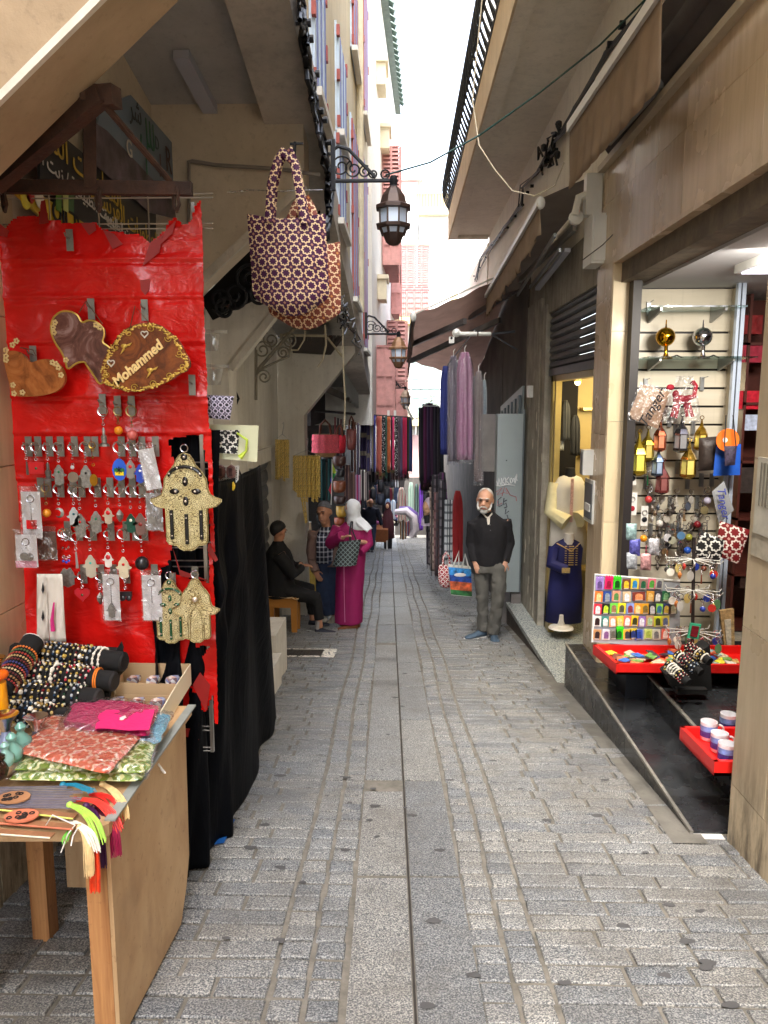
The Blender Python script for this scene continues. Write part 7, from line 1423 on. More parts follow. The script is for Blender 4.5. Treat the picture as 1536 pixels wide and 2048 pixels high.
single('added_backing',MB().prism([P(a,b,28.4) for a,b in [(790,955),(884,955),(884,1070),(790,1070)]],(0,.05,0)),mat('dim_backing',(96,92,88),.8,0,.3,3),'added dim backing behind the far robes','panel',smooth=False)  # added sheet that keeps the bright far wall from showing between the robes
MX=[((206,206,210),'white'),((80,96,130),'denim blue'),((120,40,60),'wine'),((60,64,72),'slate'),((190,150,150),'rose'),((150,140,120),'khaki'),((40,44,60),'ink blue')]
for k in range(16):
    px_=718+k*5.8; y0=(958+(k*37)%44); c,nm=MX[(k*3)%7]
    garment('garment',px_,px_+rg.uniform(6,10),y0,y0+rg.uniform(24,44),24.3+.05*(k%4),mat('mx_%d'%((k*3)%7),c,.8,0,.4,8),f'{nm} garment among the far dark bags, {ORD[k]} from the left','garment','garments among the far hanging bags',top_round=True,depth=.05)
# clothes table with brown cover and heaps
ctb=thing('clothes_table','low table with brown cover and white legs piled with folded clothes','table',PG(765,1100)); c=PG(765,1100); y=c.y
a=P(750,1062,y); b=P(774,1062,y)
part('cover',MB().loft([[(a.x-.03+k,y-.02,zz),(b.x+.03,y-.02,zz),(b.x+.03,y+1.6,zz-.1),(a.x-.6,y+1.6,zz-.1)] for zz,k in ((c.z+.25,.04),(a.z+.05,0))]),mat('rust_cover',(130,74,36),.8,0,.2,8),ctb)
for x_ in (a.x,b.x): part('leg',MB().box(x_-.025,x_+.025,y-.03,y+.03,c.z,c.z+.3),WMET,ctb,smooth=False)
for k in range(19):
    q=P(749+k*2.7,rg.uniform(1020,1052),y+rg.uniform(.1,1.8)); col=rg.choice([(190,60,60),(226,214,190),(60,70,130),(196,150,60),(120,60,100),(80,120,90),(230,150,160),(40,40,50)]); nm=['red','cream','blue','ochre','plum','green','pink','black'][[(190,60,60),(226,214,190),(60,70,130),(196,150,60),(120,60,100),(80,120,90),(230,150,160),(40,40,50)].index(col)]
    single('folded_garment',MB().sph(q,(rg.uniform(.07,.12),.09,rg.uniform(.04,.07)),8,6),mat('fold_%d_%d_%d'%col,col,.85,0,.3,20,.5,30),f'{nm} folded garment, {ORD[k]} from the left on the far covered table','folded garment','folded garments heaped on the far table')
# gold necklaces at the left wall
NK=mat('gilt_chain',(206,176,90),.3,.35,.5,50,.8,120)
for gi,(x0,x1,y0,y1,yy,n,lb) in enumerate([(551,578,880,956,8.9,7,'left bunch'),(586,640,912,1000,8.9,13,'large front bunch')]):
    hg=thing('wire_hanger',f'thin wire hanger carrying the {lb} of gold necklaces','hanger',P((x0+x1)/2,y0,yy)); q=P((x0+x1)/2,y0-12,yy); part('wire',MB().tube([q+Vector((0,0,.12)),q+Vector((.02,0,.14)),q+Vector((.02,0,.1)),q,P(x0,y0,yy),P(x1,y0,yy),q],.005,5),GMET,hg)
    for i in range(n):
        px_=x0+(x1-x0)*(i+.5)/n; yb_=y1+rg.uniform(-8,8)-(14 if gi and i<2 else 0); mb=MB(); k=int((yb_-y0)/3.2)
        for j in range(k):
            for dx in (-1.3,1.3): q=P(px_+dx,y0+j*3.2+(dx>0)*1.6,yy-.02*(i%2)); mb.sph(q,(.010,.006,.009),6,4)
        single('necklace',mb,NK,f'gold filigree necklace, {ORD[i]} from the left in the {lb} on the wall','necklace','gold necklaces on wire hangers')
mb=MB()
for j in range(16): mb.sph(P(604+.5*j,1000+j*3.0,8.9),(.012,.008,.009),6,4); mb.sph(P(609+.3*j,998+j*3.0,8.9),(.012,.008,.009),6,4)
single('necklace',mb,NK,'longest gold necklace dangling below the large bunch','necklace','gold necklaces on wire hangers')
# jewellery counter
jc=thing('jewellery_counter','old gold coloured jewellery counter with glass end beside the seated man','counter',PG(618,1222)); c=PG(618,1218); y=c.y+.05
a=P(580,1095,y); b=P(641,1090,y); YG=mat('aged_gold_panel',(142,116,48),.45,.2,.25,6)
part('front_panel',MB().box(a.x-.1,b.x-.02,y,y+.03,c.z+.1,a.z-.02),YG,jc,smooth=False); part('top_board',MB().box(a.x-.12,b.x+.02,y-.03,y+1.0,a.z-.02,a.z+.015),mat('counter_frame',(150,140,110),.4,.4),jc,smooth=False)
part('glass_end',MB().box(b.x-.02,b.x,y+.03,y+1.0,c.z+.12,a.z-.02),m_film('glass_end',(.75,.85,.85),.35,2),jc,smooth=False); part('plinth',MB().box(a.x-.08,b.x-.03,y+.04,y+1.0,c.z-.15,c.z+.1),BLKM,jc,smooth=False)
part('corner_post',MB().box(b.x-.01,b.x+.02,y-.02,y+.01,c.z-.02,a.z),mat('counter_frame',(150,140,110),.4,.4),jc,smooth=False); part('base_rail',MB().box(b.x-.01,b.x+.03,y+.01,y+1.0,c.z-.1,c.z-.05),WMET,jc,smooth=False)
part('trim_strip',MB().box(a.x-.1,b.x,y-.012,y,a.z-.06,a.z-.03),YG,jc,smooth=False)
for i,(px_,py_) in enumerate([(594,1078),(610,1074),(622,1078),(632,1072)]):
    q=P(px_,1092,y+.2+.1*(i%2)); t=thing('necklace_bust',f'pale velvet necklace bust with gold chain, {ORD[i]} from the left on the counter','necklace bust',q,'necklace busts on the jewellery counter')
    part('bust',MB().loft([[q+Vector((s*math.cos(k*math.pi/6),d+.35*s*math.sin(k*math.pi/6),z)) for k in range(12)] for z,s,d in ((0,.05,0),(.06,.065,.0),(.12,.05,.03),(.17,.025,.05),(.2,.02,.06))]),mat('ivory_velvet',(206,196,168),.8,0,.1,20),t); part('chain',MB().ring(q+Vector((0,-.02,.1)),.035,.006,12,5),NK,t)
cd2=thing('necklace_card','brown spiral bound card with hanging chains on the counter','display card',P(613,1060,y+.4)); part('card',MB().prism([P(596,1088,y+.4),P(624,1088,y+.4),P(622,1045,y+.4),P(600,1045,y+.4)],(0,.02,0)),mat('taupe_card',(110,92,70),.8,0,.1,10),cd2,smooth=False)
m=MB()
for k in range(8): m.ring(P(601+k*3,1044,y+.4),.012,.003,8,4,'x')
part('spiral',m,CARD,cd2)
for i in range(9): single('bangle_stick',MB().tube([P(566+i*6,1060+rg.uniform(-6,6),y+.5),P(570+i*6+rg.uniform(-8,8),1010+rg.uniform(-14,10),y+.5)],.012,6),mat('brown_wood',(110,80,44),.6,0,.3,20),f'brown wooden hair stick, {ORD[i]} from the left behind the counter','stick','wooden sticks standing behind the counter')
for i in range(5): softbag('black_pouch',632+i*3,642+i*3,1030+(i%3)*10,1044+(i%3)*10,y+.6,BLK,f'small black pouch hanging behind the counter, {ORD[i]} from the left',None,None,'black pouches behind the counter','pouch',.03)
for i,(px_,py_) in enumerate([(570,1012),(580,1000)]): softbag('black_pouch',px_-5,px_+5,py_-14,py_+14,y+.4,BLK,['left','right'][i]+' black slipper shaped pouch on the wall above the seated man',None,None,None,'pouch',.03)
# pennant string
ps_=thing('pennant_string','thin cord with lime, green, blue and red pennants beside the leather bags','pennants',P(664,1005,10.2)); part('cord',MB().tube([P(664,918,10.2),P(664,960,10.2),P(662,1010,10.2)],.006,5),WMET,ps_)
for pts,c in [([(664,925),(673,945),(664,950)],(180,210,60)),([(664,945),(672,948),(664,962)],(30,150,80)),([(664,950),(660,960),(664,970)],(40,60,180)),([(664,962),(657,980),(664,992)],(210,40,70))]: part('pennant',MB().prism([P(a,b,10.2) for a,b in pts],(0,.004,0)),mat('pen_%d_%d_%d'%c,c,.6),ps_,smooth=False)
# mannequins
SKM=mat('mannequin_skin',(206,160,124),.4,0,.04,6)
def head_basic(mb,c,s=1.0,rot=None):
    s0=len(mb.v); mb.sph((0,0,0),(.075*s,.09*s,.115*s),14,10); mb.sph((0,-.05*s,-.055*s),(.05*s,.045*s,.05*s),8,6); mb.sph((0,-.092*s,-.01*s),(.013*s,.018*s,.026*s),6,5); mb.tube([(0,.01,-.06*s),(0,.015,-.2*s)],[.05*s,.055*s],10)
    M=Matrix.Translation(c)@(rot or Matrix()); mb.xf(M,s0); return mb
mq=thing('mannequin','mannequin in a long maroon hooded cape on the left of the far street','mannequin',PG(776,1100)); c=PG(776,1098); k=c.y/1500
H_=P(776,1012,c.y).z
part('cape',MB().loft([[Vector((c.x+rx*math.cos(a)*(1+.06*math.sin(7*a)),c.y+.6*rx*math.sin(a)*(1+.06*math.sin(9*a)),z)) for a in [2*math.pi*i/36 for i in range(36)]] for z,rx in ((c.z+.35,.2),(c.z+.7,.19),(H_-.25,.15),(H_-.12,.09),(H_,.09),(H_+.1,.07),(H_+.13,.02))]),mat('maroon_jersey',(70,26,36),.8,0,.15,9),mq,smooth='all')
part('face',MB().sph((c.x-.02,c.y-.07,H_),(.05,.03,.075),10,8),SKM,mq); part('dark_skirt',MB().loft([[Vector((c.x+rx*math.cos(a),c.y+.6*rx*math.sin(a),z)) for a in [2*math.pi*i/16 for i in range(16)]] for z,rx in ((c.z,.12),(c.z+.45,.15))]),BLK,mq)
mq=thing('mannequin','bald mannequin head just left of the far walking man','mannequin head',P(737,1020,23.4)); part('head',head_basic(MB(),P(737,1006,23.4),.95),SKM,mq)
c=PG(846,1068); mq=thing('mannequin','headless mannequin in a pale green dress with yellow placket, far right','mannequin',c); zt=P(846,1014,c.y).z
part('dress',MB().loft([[Vector((c.x+rx*math.cos(a)*(1+.05*math.sin(8*a)),c.y+.5*rx*math.sin(a),z)) for a in [2*math.pi*i/32 for i in range(32)]] for z,rx in ((c.z+.12,.24),(c.z+.6,.2),(zt-.3,.2),(zt-.08,.22),(zt,.08))]),mat('green_satin',(110,160,140),.5,0,.1,8),mq,smooth='all'); part('placket',MB().box(c.x-.03,c.x+.03,c.y-.15,c.y-.12,c.z+.2,zt-.05),mat('yellow_satin',(214,206,120),.5),mq,smooth=False); part('neck',MB().tube([(c.x,c.y,zt-.05),(c.x,c.y,zt+.1)],.05,10),CARD,mq); part('stand',MB().lathe([(.14,0),(.02,.03),(.02,.14)],c,14),WMET,mq)
# ---- right side
gd=thing('metal_doors','folded grey metal shop doors with raised vertical panels','shop door',(1.45,10,g(10)))
part('door_panel',MB().boxs(1.46,1.6,9.35,11.4,0,3.0),mat('greyblue_metal',(130,138,139),.45,.3,.08,3),gd,smooth=False)
for k in range(6): part('raised_rib',MB().boxs(1.43,1.46,9.45+k*.32,9.6+k*.32,.1,2.9),mat('greyblue_metal2',(94,104,108),.45,.3,.08,3),gd,smooth=False)
cab=thing('metal_cabinet','tall blue grey metal door leaf swung out with white and red scribbled graffiti','metal door',(1.3,9.2,-.2)); a=P(988,1184,9.1); b=P(1049,828,9.1); GB=mat('greyblue_paint',(150,160,160),.4,.1,.06,2)
part('door_leaf',MB().box(a.x,b.x,9.1,9.3,a.z,b.z),GB,cab,smooth=False); c0=P(974,900,9.35)
part('side_box',MB().box(P(972,0,9.35).x,a.x,9.3,9.5,P(0,940,9.35).z,P(0,828,9.35).z),mat('taupe_metal',(116,110,106),.5),cab,smooth=False); part('edge_trim',MB().box(b.x-.012,b.x,9.09,9.1,a.z,b.z),mat('grey_edge',(90,96,98),.5),cab,smooth=False); part('screw',MB().sph(P(1013,921,9.09),.008,6,4),BLKM,cab)
part('lower_frame',MB().box(a.x+.02,b.x-.08,9.25,9.3,g(9.2),a.z).box(b.x-.1,b.x+.02,9.12,9.3,g(9.2)-.02,a.z-.02),mat('taupe_metal',(116,110,106),.5),cab,smooth=False)
def graf(pts,m,r=.006): part('graffiti_stroke',MB().tube([P(x,y_,9.093) for x,y_ in pts],r,4),m,cab)
GW=mat('white_spray',(214,216,216),.6); GRd=mat('red_marker',(176,84,90),.6); GK=mat('black_marker',(50,48,60),.6)
for pts in [[(993,962),(996,971),(998,956),(1001,969)],[(1003,956),(1004,969)],[(1003,966),(1009,955)],[(1004,962),(1010,969)],[(1011,955),(1012,968)],[(1012,961),(1018,954)],[(1013,962),(1019,968)],[(1020,957),(1022,967),(1026,962),(1023,956),(1020,957)],[(1027,956),(1030,967),(1034,951)],[(1028,959),(1034,956)],[(991,970),(1000,972),(1015,969),(1030,971)],[(1034,948),(1030,956),(1035,961)]]: graf(pts,GW,.007)
for pts in [[(992,984),(1004,976),(994,990),(1006,986)],[(1004,992),(1009,974),(1015,988),(1006,984)],[(1012,976),(1020,990),(1032,994),(1033,1002)],[(996,1000),(994,1012),(1004,1006)]]: graf(pts,GRd,.004)
for pts in [[(1003,994),(996,1000),(998,1014),(1004,1010)],[(1008,996),(1006,1010),(1012,1006),(1014,1014),(1008,1016)],[(1008,1003),(1014,1000)],[(1012,1018),(1010,1028),(1018,1022)],[(1014,1030),(1018,1042)]]: graf(pts,GK,.005)
part('lettering_note',MB().box(P(1056,0,8.4).x,P(1056,0,8.4).x+.001,8.4,8.401,0,.001),GK,cab) if False else None
single('switch_box',MB().box(1.44,1.49,8.75,8.9,P(1035,795,9).z,P(1035,777,9).z+.03),WMET,'small white switch box on the worn pier above the metal door','box',smooth=False)
# clothes rail, camera, dresses
wc2=thing('security_camera','white security camera on a horizontal arm above the wrapped dresses','camera',P(940,668,8.9)); yy=8.9
part('arm',MB().tube([P(918,668,yy),P(954,668,yy)],.026,10).tube([P(957,668,yy),P(982,668,yy)],.024,10),WMET,wc2); part('joint',MB().sph(P(913,666,yy),(.05,.04,.05),10,7),WMET,wc2); part('camera_head',MB().obox(P(903,680,yy),(.06,.08,.07)),WMET,wc2,smooth=False); part('bracket',MB().bar(P(984,668,yy),P(1030,663,yy),.02,.025).bar(P(985,670,yy),P(1035,700,yy),.015,.015),BLKM,wc2,smooth=False); part('lens',MB().sph(P(903,676,yy-.04),.015,8,5),BLKM,wc2)
hr=thing('hanging_rail','thin steel rail holding the plastic wrapped dresses','rail',P(930,700,9.2)); part('tube',MB().tube([P(894,732,9.6),P(950,660,8.9)],.008,6),CHROME,hr)
NVY=mat('navy_cloth',(22,34,96),.8,0,.2,6); PKD=mat('dusty_pink',(178,116,150),.7,0,.08,5); MAU=mat('mauve_grey',(110,98,112),.7,0,.12,5); TAU=mat('taupe_cloth',(136,118,112),.7,0,.12,5)
garment('dress',880,903,732,908,9.9,NVY,'deep blue long robe hanging left of the wrapped dresses','dress','dresses hanging under the brown awning',top_round=True,depth=.06)
garment('dress',896,918,712,922,9.55,MAU,'mauve grey robe in a plastic cover','dress','dresses hanging under the brown awning',top_round=True,film=True,depth=.06)
garment('dress',913,946,705,918,9.3,PKD,'dusty pink long dress in a shiny plastic cover','dress','dresses hanging under the brown awning',top_round=True,film=True,depth=.08,pleats=4)
garment('dress',948,966,742,962,9.35,TAU,'taupe dress in a plastic cover right of the pink one','dress','dresses hanging under the brown awning',top_round=True,film=True,depth=.06)
garment('dress',964,973,760,900,9.4,mat('pale_bluegrey',(140,156,160),.7),'pale blue grey garment next to the metal doors','dress','dresses hanging under the brown awning',top_round=True,film=True,depth=.04)
hg=thing('wire_hanger','white hanger above the dark scarves on the right','hanger',P(862,802,12)); part('wire',MB().tube([P(860,790,12),P(863,797,12),P(861,803,12),P(846,812,12),P(880,812,12),P(861,803,12)],.008,5),WMET,hg)
DK=[(836,846,815,960,(26,22,28),'black'),(844,853,808,965,(80,20,60),'plum'),(850,860,806,958,(50,30,60),'dark violet'),(857,866,806,962,(70,40,64),'aubergine striped'),(864,873,810,955,(44,40,50),'charcoal'),(871,880,812,950,(58,52,56),'dark grey'),(878,886,815,948,(50,54,62),'slate')]
for i,(a,b,y0,y1,c,lb) in enumerate(DK): garment('scarf',a,b,y0,y1,12+.05*i,m_stripe('dks_%d'%i,[c,tuple(int(x*.5) for x in c),tuple(min(255,x+30) for x in c),c],14),f'{lb} long scarf in the dark bunch under the brown awning','scarf','dark scarves bunched on the right',fringe=.08,skew=2)
for i,(a,b,y0,y1,cols,lb,yy) in enumerate([(838,862,955,980,[(64,44,40),(40,28,28)],'dark brown fringed throw',13),(862,880,950,1010,[(50,46,52),(90,80,86),(30,28,34)],'grey striped throw leaning out',11.6),(876,892,945,1000,[(40,38,46),(80,40,80)],'dark violet striped throw',11.2),(850,862,985,1128,[(120,112,116),(70,64,72),(150,140,140)],'long grey throw at the street edge',12.4),(858,870,975,1140,[(150,130,120),(60,56,56),(170,150,140)],'beige and black patterned throw',11.8),(866,880,985,1150,[(120,84,84),(70,60,64),(50,40,44)],'rusty grey striped throw',11.3),(876,888,960,1130,[(60,58,64),(110,104,110),(40,40,44)],'charcoal checked throw nearest the red robe',11.0)]):
    garment('throw',a,b,y0,y1,yy,m_stripe('thr_%d'%i,cols,14,horiz=(7,.3,tuple(int(x*.6) for x in cols[0]))),lb,'throw','throws stacked down the right side',fringe=.09,depth=.07,skew=3)
garment('robe',905,926,982,1122,10.4,mat('red_robe',(150,24,26),.7,0,.1,5),'plain red long robe beside the old man','robe',depth=.07,top_round=True); single('robe_trim',MB().tube([P(915,1000,10.28),P(914,1030,10.28)],.02,6),mat('gold_braid',(170,130,70),.5,.3,.4,60),'short gold embroidered braid on the front of the red robe','trim') if False else None
garment('scarf',888,906,1000,1118,10.5,m_stripe('keff',[(196,200,200),(50,54,60),(186,190,192),(196,200,200),(120,126,130)],12,horiz=(9,.3,(60,64,70))),'black and white checked headscarf hanging beside the red robe','scarf',fringe=.08,skew=-2)
q=P(857,1014,12); mq=thing('mannequin','mannequin head in a mauve white headscarf on the right','mannequin head',q); part('face',head_basic(MB(),q+Vector((-.02,0,0)),1.0),SKM,mq); part('headscarf',MB().sph(q+Vector((.02,.02,.03)),(.10,.11,.13),14,9).loft([[q+Vector((rx*math.cos(a)+.02,.03+rx*.8*math.sin(a),z)) for a in [2*math.pi*i/16 for i in range(16)]] for z,rx in ((.0,.09),(-.12,.08),(-.2,.13),(-.3,.14))]),mat('mauve_white',(196,180,192),.8),mq); part('black_neckline',MB().tube([q+Vector((-.03,-.03,-.13)),q+Vector((0,-.02,-.24))],[.05,.08],10),BLK,mq)
STT=m_star('star_tote_red',(150,24,40),(226,214,206),(200,150,140),16,w=.08)
t=softbag('tote_bag',876,908,1130,1174,9.9,STT,'red and white star pattern tote bag hanging low on the right',1105,STT,None,'tote bag',.08)
t=thing('tote_bag','photo print tote bag with blue sky and red harbour beside the old man','tote bag',PG(920,1200,.1)); w=[P(897,1133,9.5),P(942,1137,9.5),P(944,1194,9.5),P(902,1190,9.5)]
part('bag_body',MB().prism([w[3],w[2],w[1],w[0]],(0,.14,0)),mat('canvas_white',(206,204,196),.8,0,.05,10),t,smooth=False)
yv=w[0].y-.003
def strip(f0,f1,c,nm,nz=0): part(nm,MB().prism([w[3].lerp(w[0],f0)+Vector((0,-.003,0)),w[2].lerp(w[1],f0)+Vector((0,-.003,0)),w[2].lerp(w[1],f1)+Vector((0,-.003,0)),w[3].lerp(w[0],f1)+Vector((0,-.003,0))],(0,-.0015,0)),mat('tote_'+nm,c,.6,0,.9 if nz else .25,12),t,smooth=False)
strip(.02,.2,(40,96,50),'green_hill',1); strip(.2,.5,(206,90,50),'red_harbour',1); strip(.5,.72,(30,70,150),'deep_sea',1); strip(.72,.98,(50,130,210),'blue_sky',1)
part('cloud',MB().sph(w[3].lerp(w[1],.45)+Vector((0,-.006,.11)),(.08,.003,.025),10,5),CARD,t); part('handle',MB().tube([w[0].lerp(w[1],.2),P(918,1102,9.5),w[0].lerp(w[1],.45)],.012,6).tube([w[0].lerp(w[1],.6),P(930,1108,9.5),w[0].lerp(w[1],.9)],.012,6),mat('canvas_white',(206,204,196),.8),t)
# ---- dress shop mannequins
t=thing('dress_form','headless form in a dark blue robe with gold braid standing on the granite step','mannequin',P(1120,1256,7.55)); y=7.55; c=P(1122,1256,y); B1=mat('royal_navy',(16,20,82),.75,0,.1,6)
zt=P(1135,1088,y).z; cx=P(1140,1100,y).x
part('robe',MB().loft([[Vector((cx+dx+rx*math.cos(a)*(1+.03*math.sin(9*a)),y+.14+.55*rx*math.sin(a),z)) for a in [2*math.pi*i/32 for i in range(32)]] for z,rx,dx in ((P(0,1242,y).z,.19,-.01),(P(0,1180,y).z,.18,0),(P(0,1130,y).z,.155,.0),(zt-.07,.165,0),(zt-.01,.12,.01),(zt+.03,.05,.01))]),B1,t,smooth='all')
part('neck',MB().tube([(cx+.01,y+.12,zt-.02),(cx+.01,y+.12,zt+.09)],[.055,.045],12),CARD,t)
part('sleeve',MB().tube([(cx-.14,y+.1,zt-.05),(cx-.17,y+.06,zt-.22),(cx-.03,y-.02,zt-.27)],[.06,.065,.055],10),B1,t)
m=MB()
for k in range(9): z=zt-.03-k*.024; m.obox((cx+.02+.0*k,y+.025,z),(.05,.014,.009)); m.obox((cx-.035,y+.027,z),(.02,.012,.006)); m.obox((cx+.075,y+.027,z),(.02,.012,.006))
m.tube([(cx-.13,y+.04,zt),(cx+.02,y+.02,zt-.08),(cx+.11,y+.05,zt)],.006,5); m.obox((cx-.05,y-.07,zt-.26),(.08,.02,.05))
part('gold_braid',m,mat('gold_braid',(190,160,104),.5,.3,.3,60),t); part('stand_base',MB().lathe([(.13,0),(.12,.015),(.04,.035),(.025,.08),(.02,.14)],c,20),mat('base_white',(214,208,196),.35),t)
t=thing('dress_form','black form in a cream and white shirt inside the dress shop window','mannequin',P(1135,1000,7.8)); y=7.8; cx=P(1140,950,y).x; zt=P(0,952,y).z
part('shirt',MB().loft([[Vector((cx+rx*math.cos(a),y+.6*rx*math.sin(a)*(1+.05*math.sin(8*a)),z)) for a in [2*math.pi*i/28 for i in range(28)]] for z,rx in ((P(0,1120,y).z,.2),(P(0,1060,y).z,.19),(zt-.12,.19),(zt,.12),(zt+.02,.07))]),mat('cream_shirt',(206,200,186),.7,0,.06,8),t,smooth='all'); part('black_neck',MB().tube([(cx,y,zt-.06),(cx,y,zt+.1)],[.07,.05],12),BLK,t)
part('sleeve',MB().tube([(cx-.16,y,zt-.06),(cx-.2,y-.05,zt-.35),(cx-.05,y-.15,zt-.45)],[.06,.07,.09],10).tube([(cx+.16,y,zt-.06),(cx+.2,y-.05,zt-.35),(cx+.06,y-.15,zt-.42)],[.06,.07,.09],10),mat('yellow_cream',(214,204,160),.7),t); part('button_band',MB().box(cx-.015,cx+.015,y-.125,y-.115,zt-.45,zt),mat('pink_braid',(200,160,150),.7,0,.3,60),t,smooth=False)
for i,(px_,py_,c) in enumerate([(1130,830,(60,60,56)),(1118,850,(196,196,180)),(1150,860,(40,40,40))]): garment('garment',px_-10,px_+10,py_-30,py_+50,7.85+i*.05,mat('shopg_%d'%i,c,.7,0,.2,6),['dark grey','pale silk','black'][i]+' garment hanging high inside the dress shop','garment','garments inside the dress shop',top_round=True)
# ---- two tote bags hanging from the overhang
def tote(label,c,w,h,m,hz,lean,y,order):
    t=thing('tote_bag',label,'tote bag',(c.x,y,c.z-h/2),'star pattern tote bags hanging from the overhang')
    def fn(s):
        def f(u,v):
            X=(u-.5)*w; ww=1-.35*max(0,(v-.72)/.28)**2.2; d=.085*(1-abs(2*u-1)**2.5)*(.35+.65*min(1,v*2.2))*(1-max(0,(v-.85)/.15)**2*.9)
            fold=.014*mn.noise(Vector((u*4,v*5,order*3)))+.012*math.sin((u*5+v*9))*max(0,v-.6)
            return Vector((c.x+X*ww+lean*v,y+s*(d+fold*.8)+.03*v,c.z+h/2-h*v-.05*(2*u-1)**2*(v>.8)*(v-.8)/.2*-1-.03*math.sin(math.pi*u)*(1-v)))
        return f
    part('bag_body',MB().grid(fn(-1),24,26).grid(lambda u,v:fn(1)(1-u,v),24,26),m,t,smooth='all')
    for dy,hx in ((-.03,0),(.04,.05)):
        tp=Vector((c.x+lean*.0-.02+hx,y+.0,c.z+h/2+hz)); part('handle',MB().tube([(c.x-w*.2,y+dy-.02,c.z+h/2-.05),(c.x-w*.17,y+dy,c.z+h/2+hz*.45),(c.x-w*.08,y+dy*.6,c.z+h/2+hz*.85),tp,(c.x+w*.12,y+dy*.6,c.z+h/2+hz*.8),(c.x+w*.17,y+dy,c.z+h/2+hz*.45),(c.x+w*.26,y+dy-.02,c.z+h/2-.06)],.022,8,sq=.35,ref=(0,1,0)),m,t)
    return t
STP=m_star('star_purple',(70,12,66),(232,206,166),(178,130,110),17.5,w=.07,R0=.36); STR=m_star('star_rust',(130,62,50),(236,208,170),(206,140,80),17.5,w=.07,R0=.36)
yb_=3.95; q=P(576,530,yb_); hgt=P(0,430,yb_).z-P(0,632,yb_).z
tote('rust and cream star pattern tote bag hanging behind the purple one',P(606,570,yb_+.22),.40,.46,STR,.22,.0,yb_+.25,2)
tote('purple and cream star pattern tote bag hanging from a hook under the overhang edge',P(574,530,yb_),.395,.50,STP,.30,.02,yb_,1)
hk_=thing('wall_hook','iron hook under the overhang edge from which the tote bags hang','hook',P(590,300,yb_)); part('iron',MB().tube([PZ(590,285,zo(4)+.0) if False else P(590,284,yb_+.05),P(588,325,yb_+.05)],.008,6).bar(P(580,288,yb_+.05),P(606,287,yb_+.05),.01,.01),BLKM,hk_)
single('plastic_tie',MB().tube([P(455,385,4.2),P(500,380,4.2),P(560,383,4.1),P(645,380,4.6)],.004,5),m_film('clear_tie',(.95,.95,.97),.4),'clear plastic line stretched behind the handles of the purple tote','line')
# stool under the seated man
st_=thing('stool','tan plastic stool with four splayed legs and cardboard on top','stool',PG(563,1272)); c=PG(568,1268); zs=P(0,1192,c.y).z; TNP=mat('tan_plastic',(176,118,50),.45,0,.06,6)
part('seat',MB().box(c.x-.17,c.x+.15,c.y,c.y+.3,zs-.04,zs),TNP,st_,smooth=False)
for sx,sy in ((-.15,.03),(.12,.03),(-.13,.27),(.12,.27)): part('leg',MB().loft([[(c.x+sx+dx*k,c.y+sy+dy*k,z) for dx,dy in ((-.028,-.02),(.028,-.02),(.028,.02),(-.028,.02))] for z,k in ((g(c.y+sy),1.1),(zs-.04,1.4))]),TNP,st_,smooth=False)
part('apron',MB().box(c.x-.17,c.x+.15,c.y+.0,c.y+.012,zs-.12,zs-.04),TNP,st_,smooth=False); part('cardboard',MB().grid(lambda u,v:Vector((c.x-.2+.38*u,c.y-.03+.34*v,zs+.012+.012*math.sin(u*7+v*3)-.03*(u>.85))),10,8),mat('cardboard_tan',(186,156,116),.8,0,.1,8),st_)
# ================= PEOPLE
def hand(mb,wr,d,n,s=1.0,curl=.5):
    """palm, four unequal fingers and a thumb; d = pointing direction, n = back of the hand"""
    d=Vector(d).normalized(); n=Vector(n); n=(n-d*n.dot(d)).normalized(); x=d.cross(n); wr=Vector(wr)
    mb.tube([wr-d*.02,wr+d*.02*s,wr+d*.085*s],[.026*s,.034*s,.036*s],10,sq=.45,ref=n)
    for i,L in enumerate((.062,.075,.07,.055)):
        b=wr+d*.08*s+x*(-.027+.018*i)*s; p=[b]; a=curl*.35; dd=d
        for k,f in enumerate((.45,.32,.23)): dd=(d*math.cos(a)-n*math.sin(a)); p.append(p[-1]+dd*L*f*s); a+=curl
        mb.tube(p,[.0092*s,.0088*s,.008*s,.006*s],7)
    b=wr+d*.03*s-x*.03*s; mb.tube([b,b+(d*.5-x*.7).normalized()*.035*s,b+(d*.8-x*.5-n*.2).normalized()*.065*s],[.012*s,.0105*s,.008*s],7)
    return mb
def ringz(c,rx,ry,n=20,ph=0,wav=0,k=7): return [Vector((c[0]+rx*math.cos(a)*(1+wav*math.sin(k*a+ph)),c[1]+ry*math.sin(a)*(1+wav*math.sin((k+1)*a+ph)),c[2])) for a in [2*math.pi*i/n for i in range(n)]]
def torso(mb,rs,n=20): return mb.loft([ringz(c,rx,ry,n) for c,rx,ry in rs])
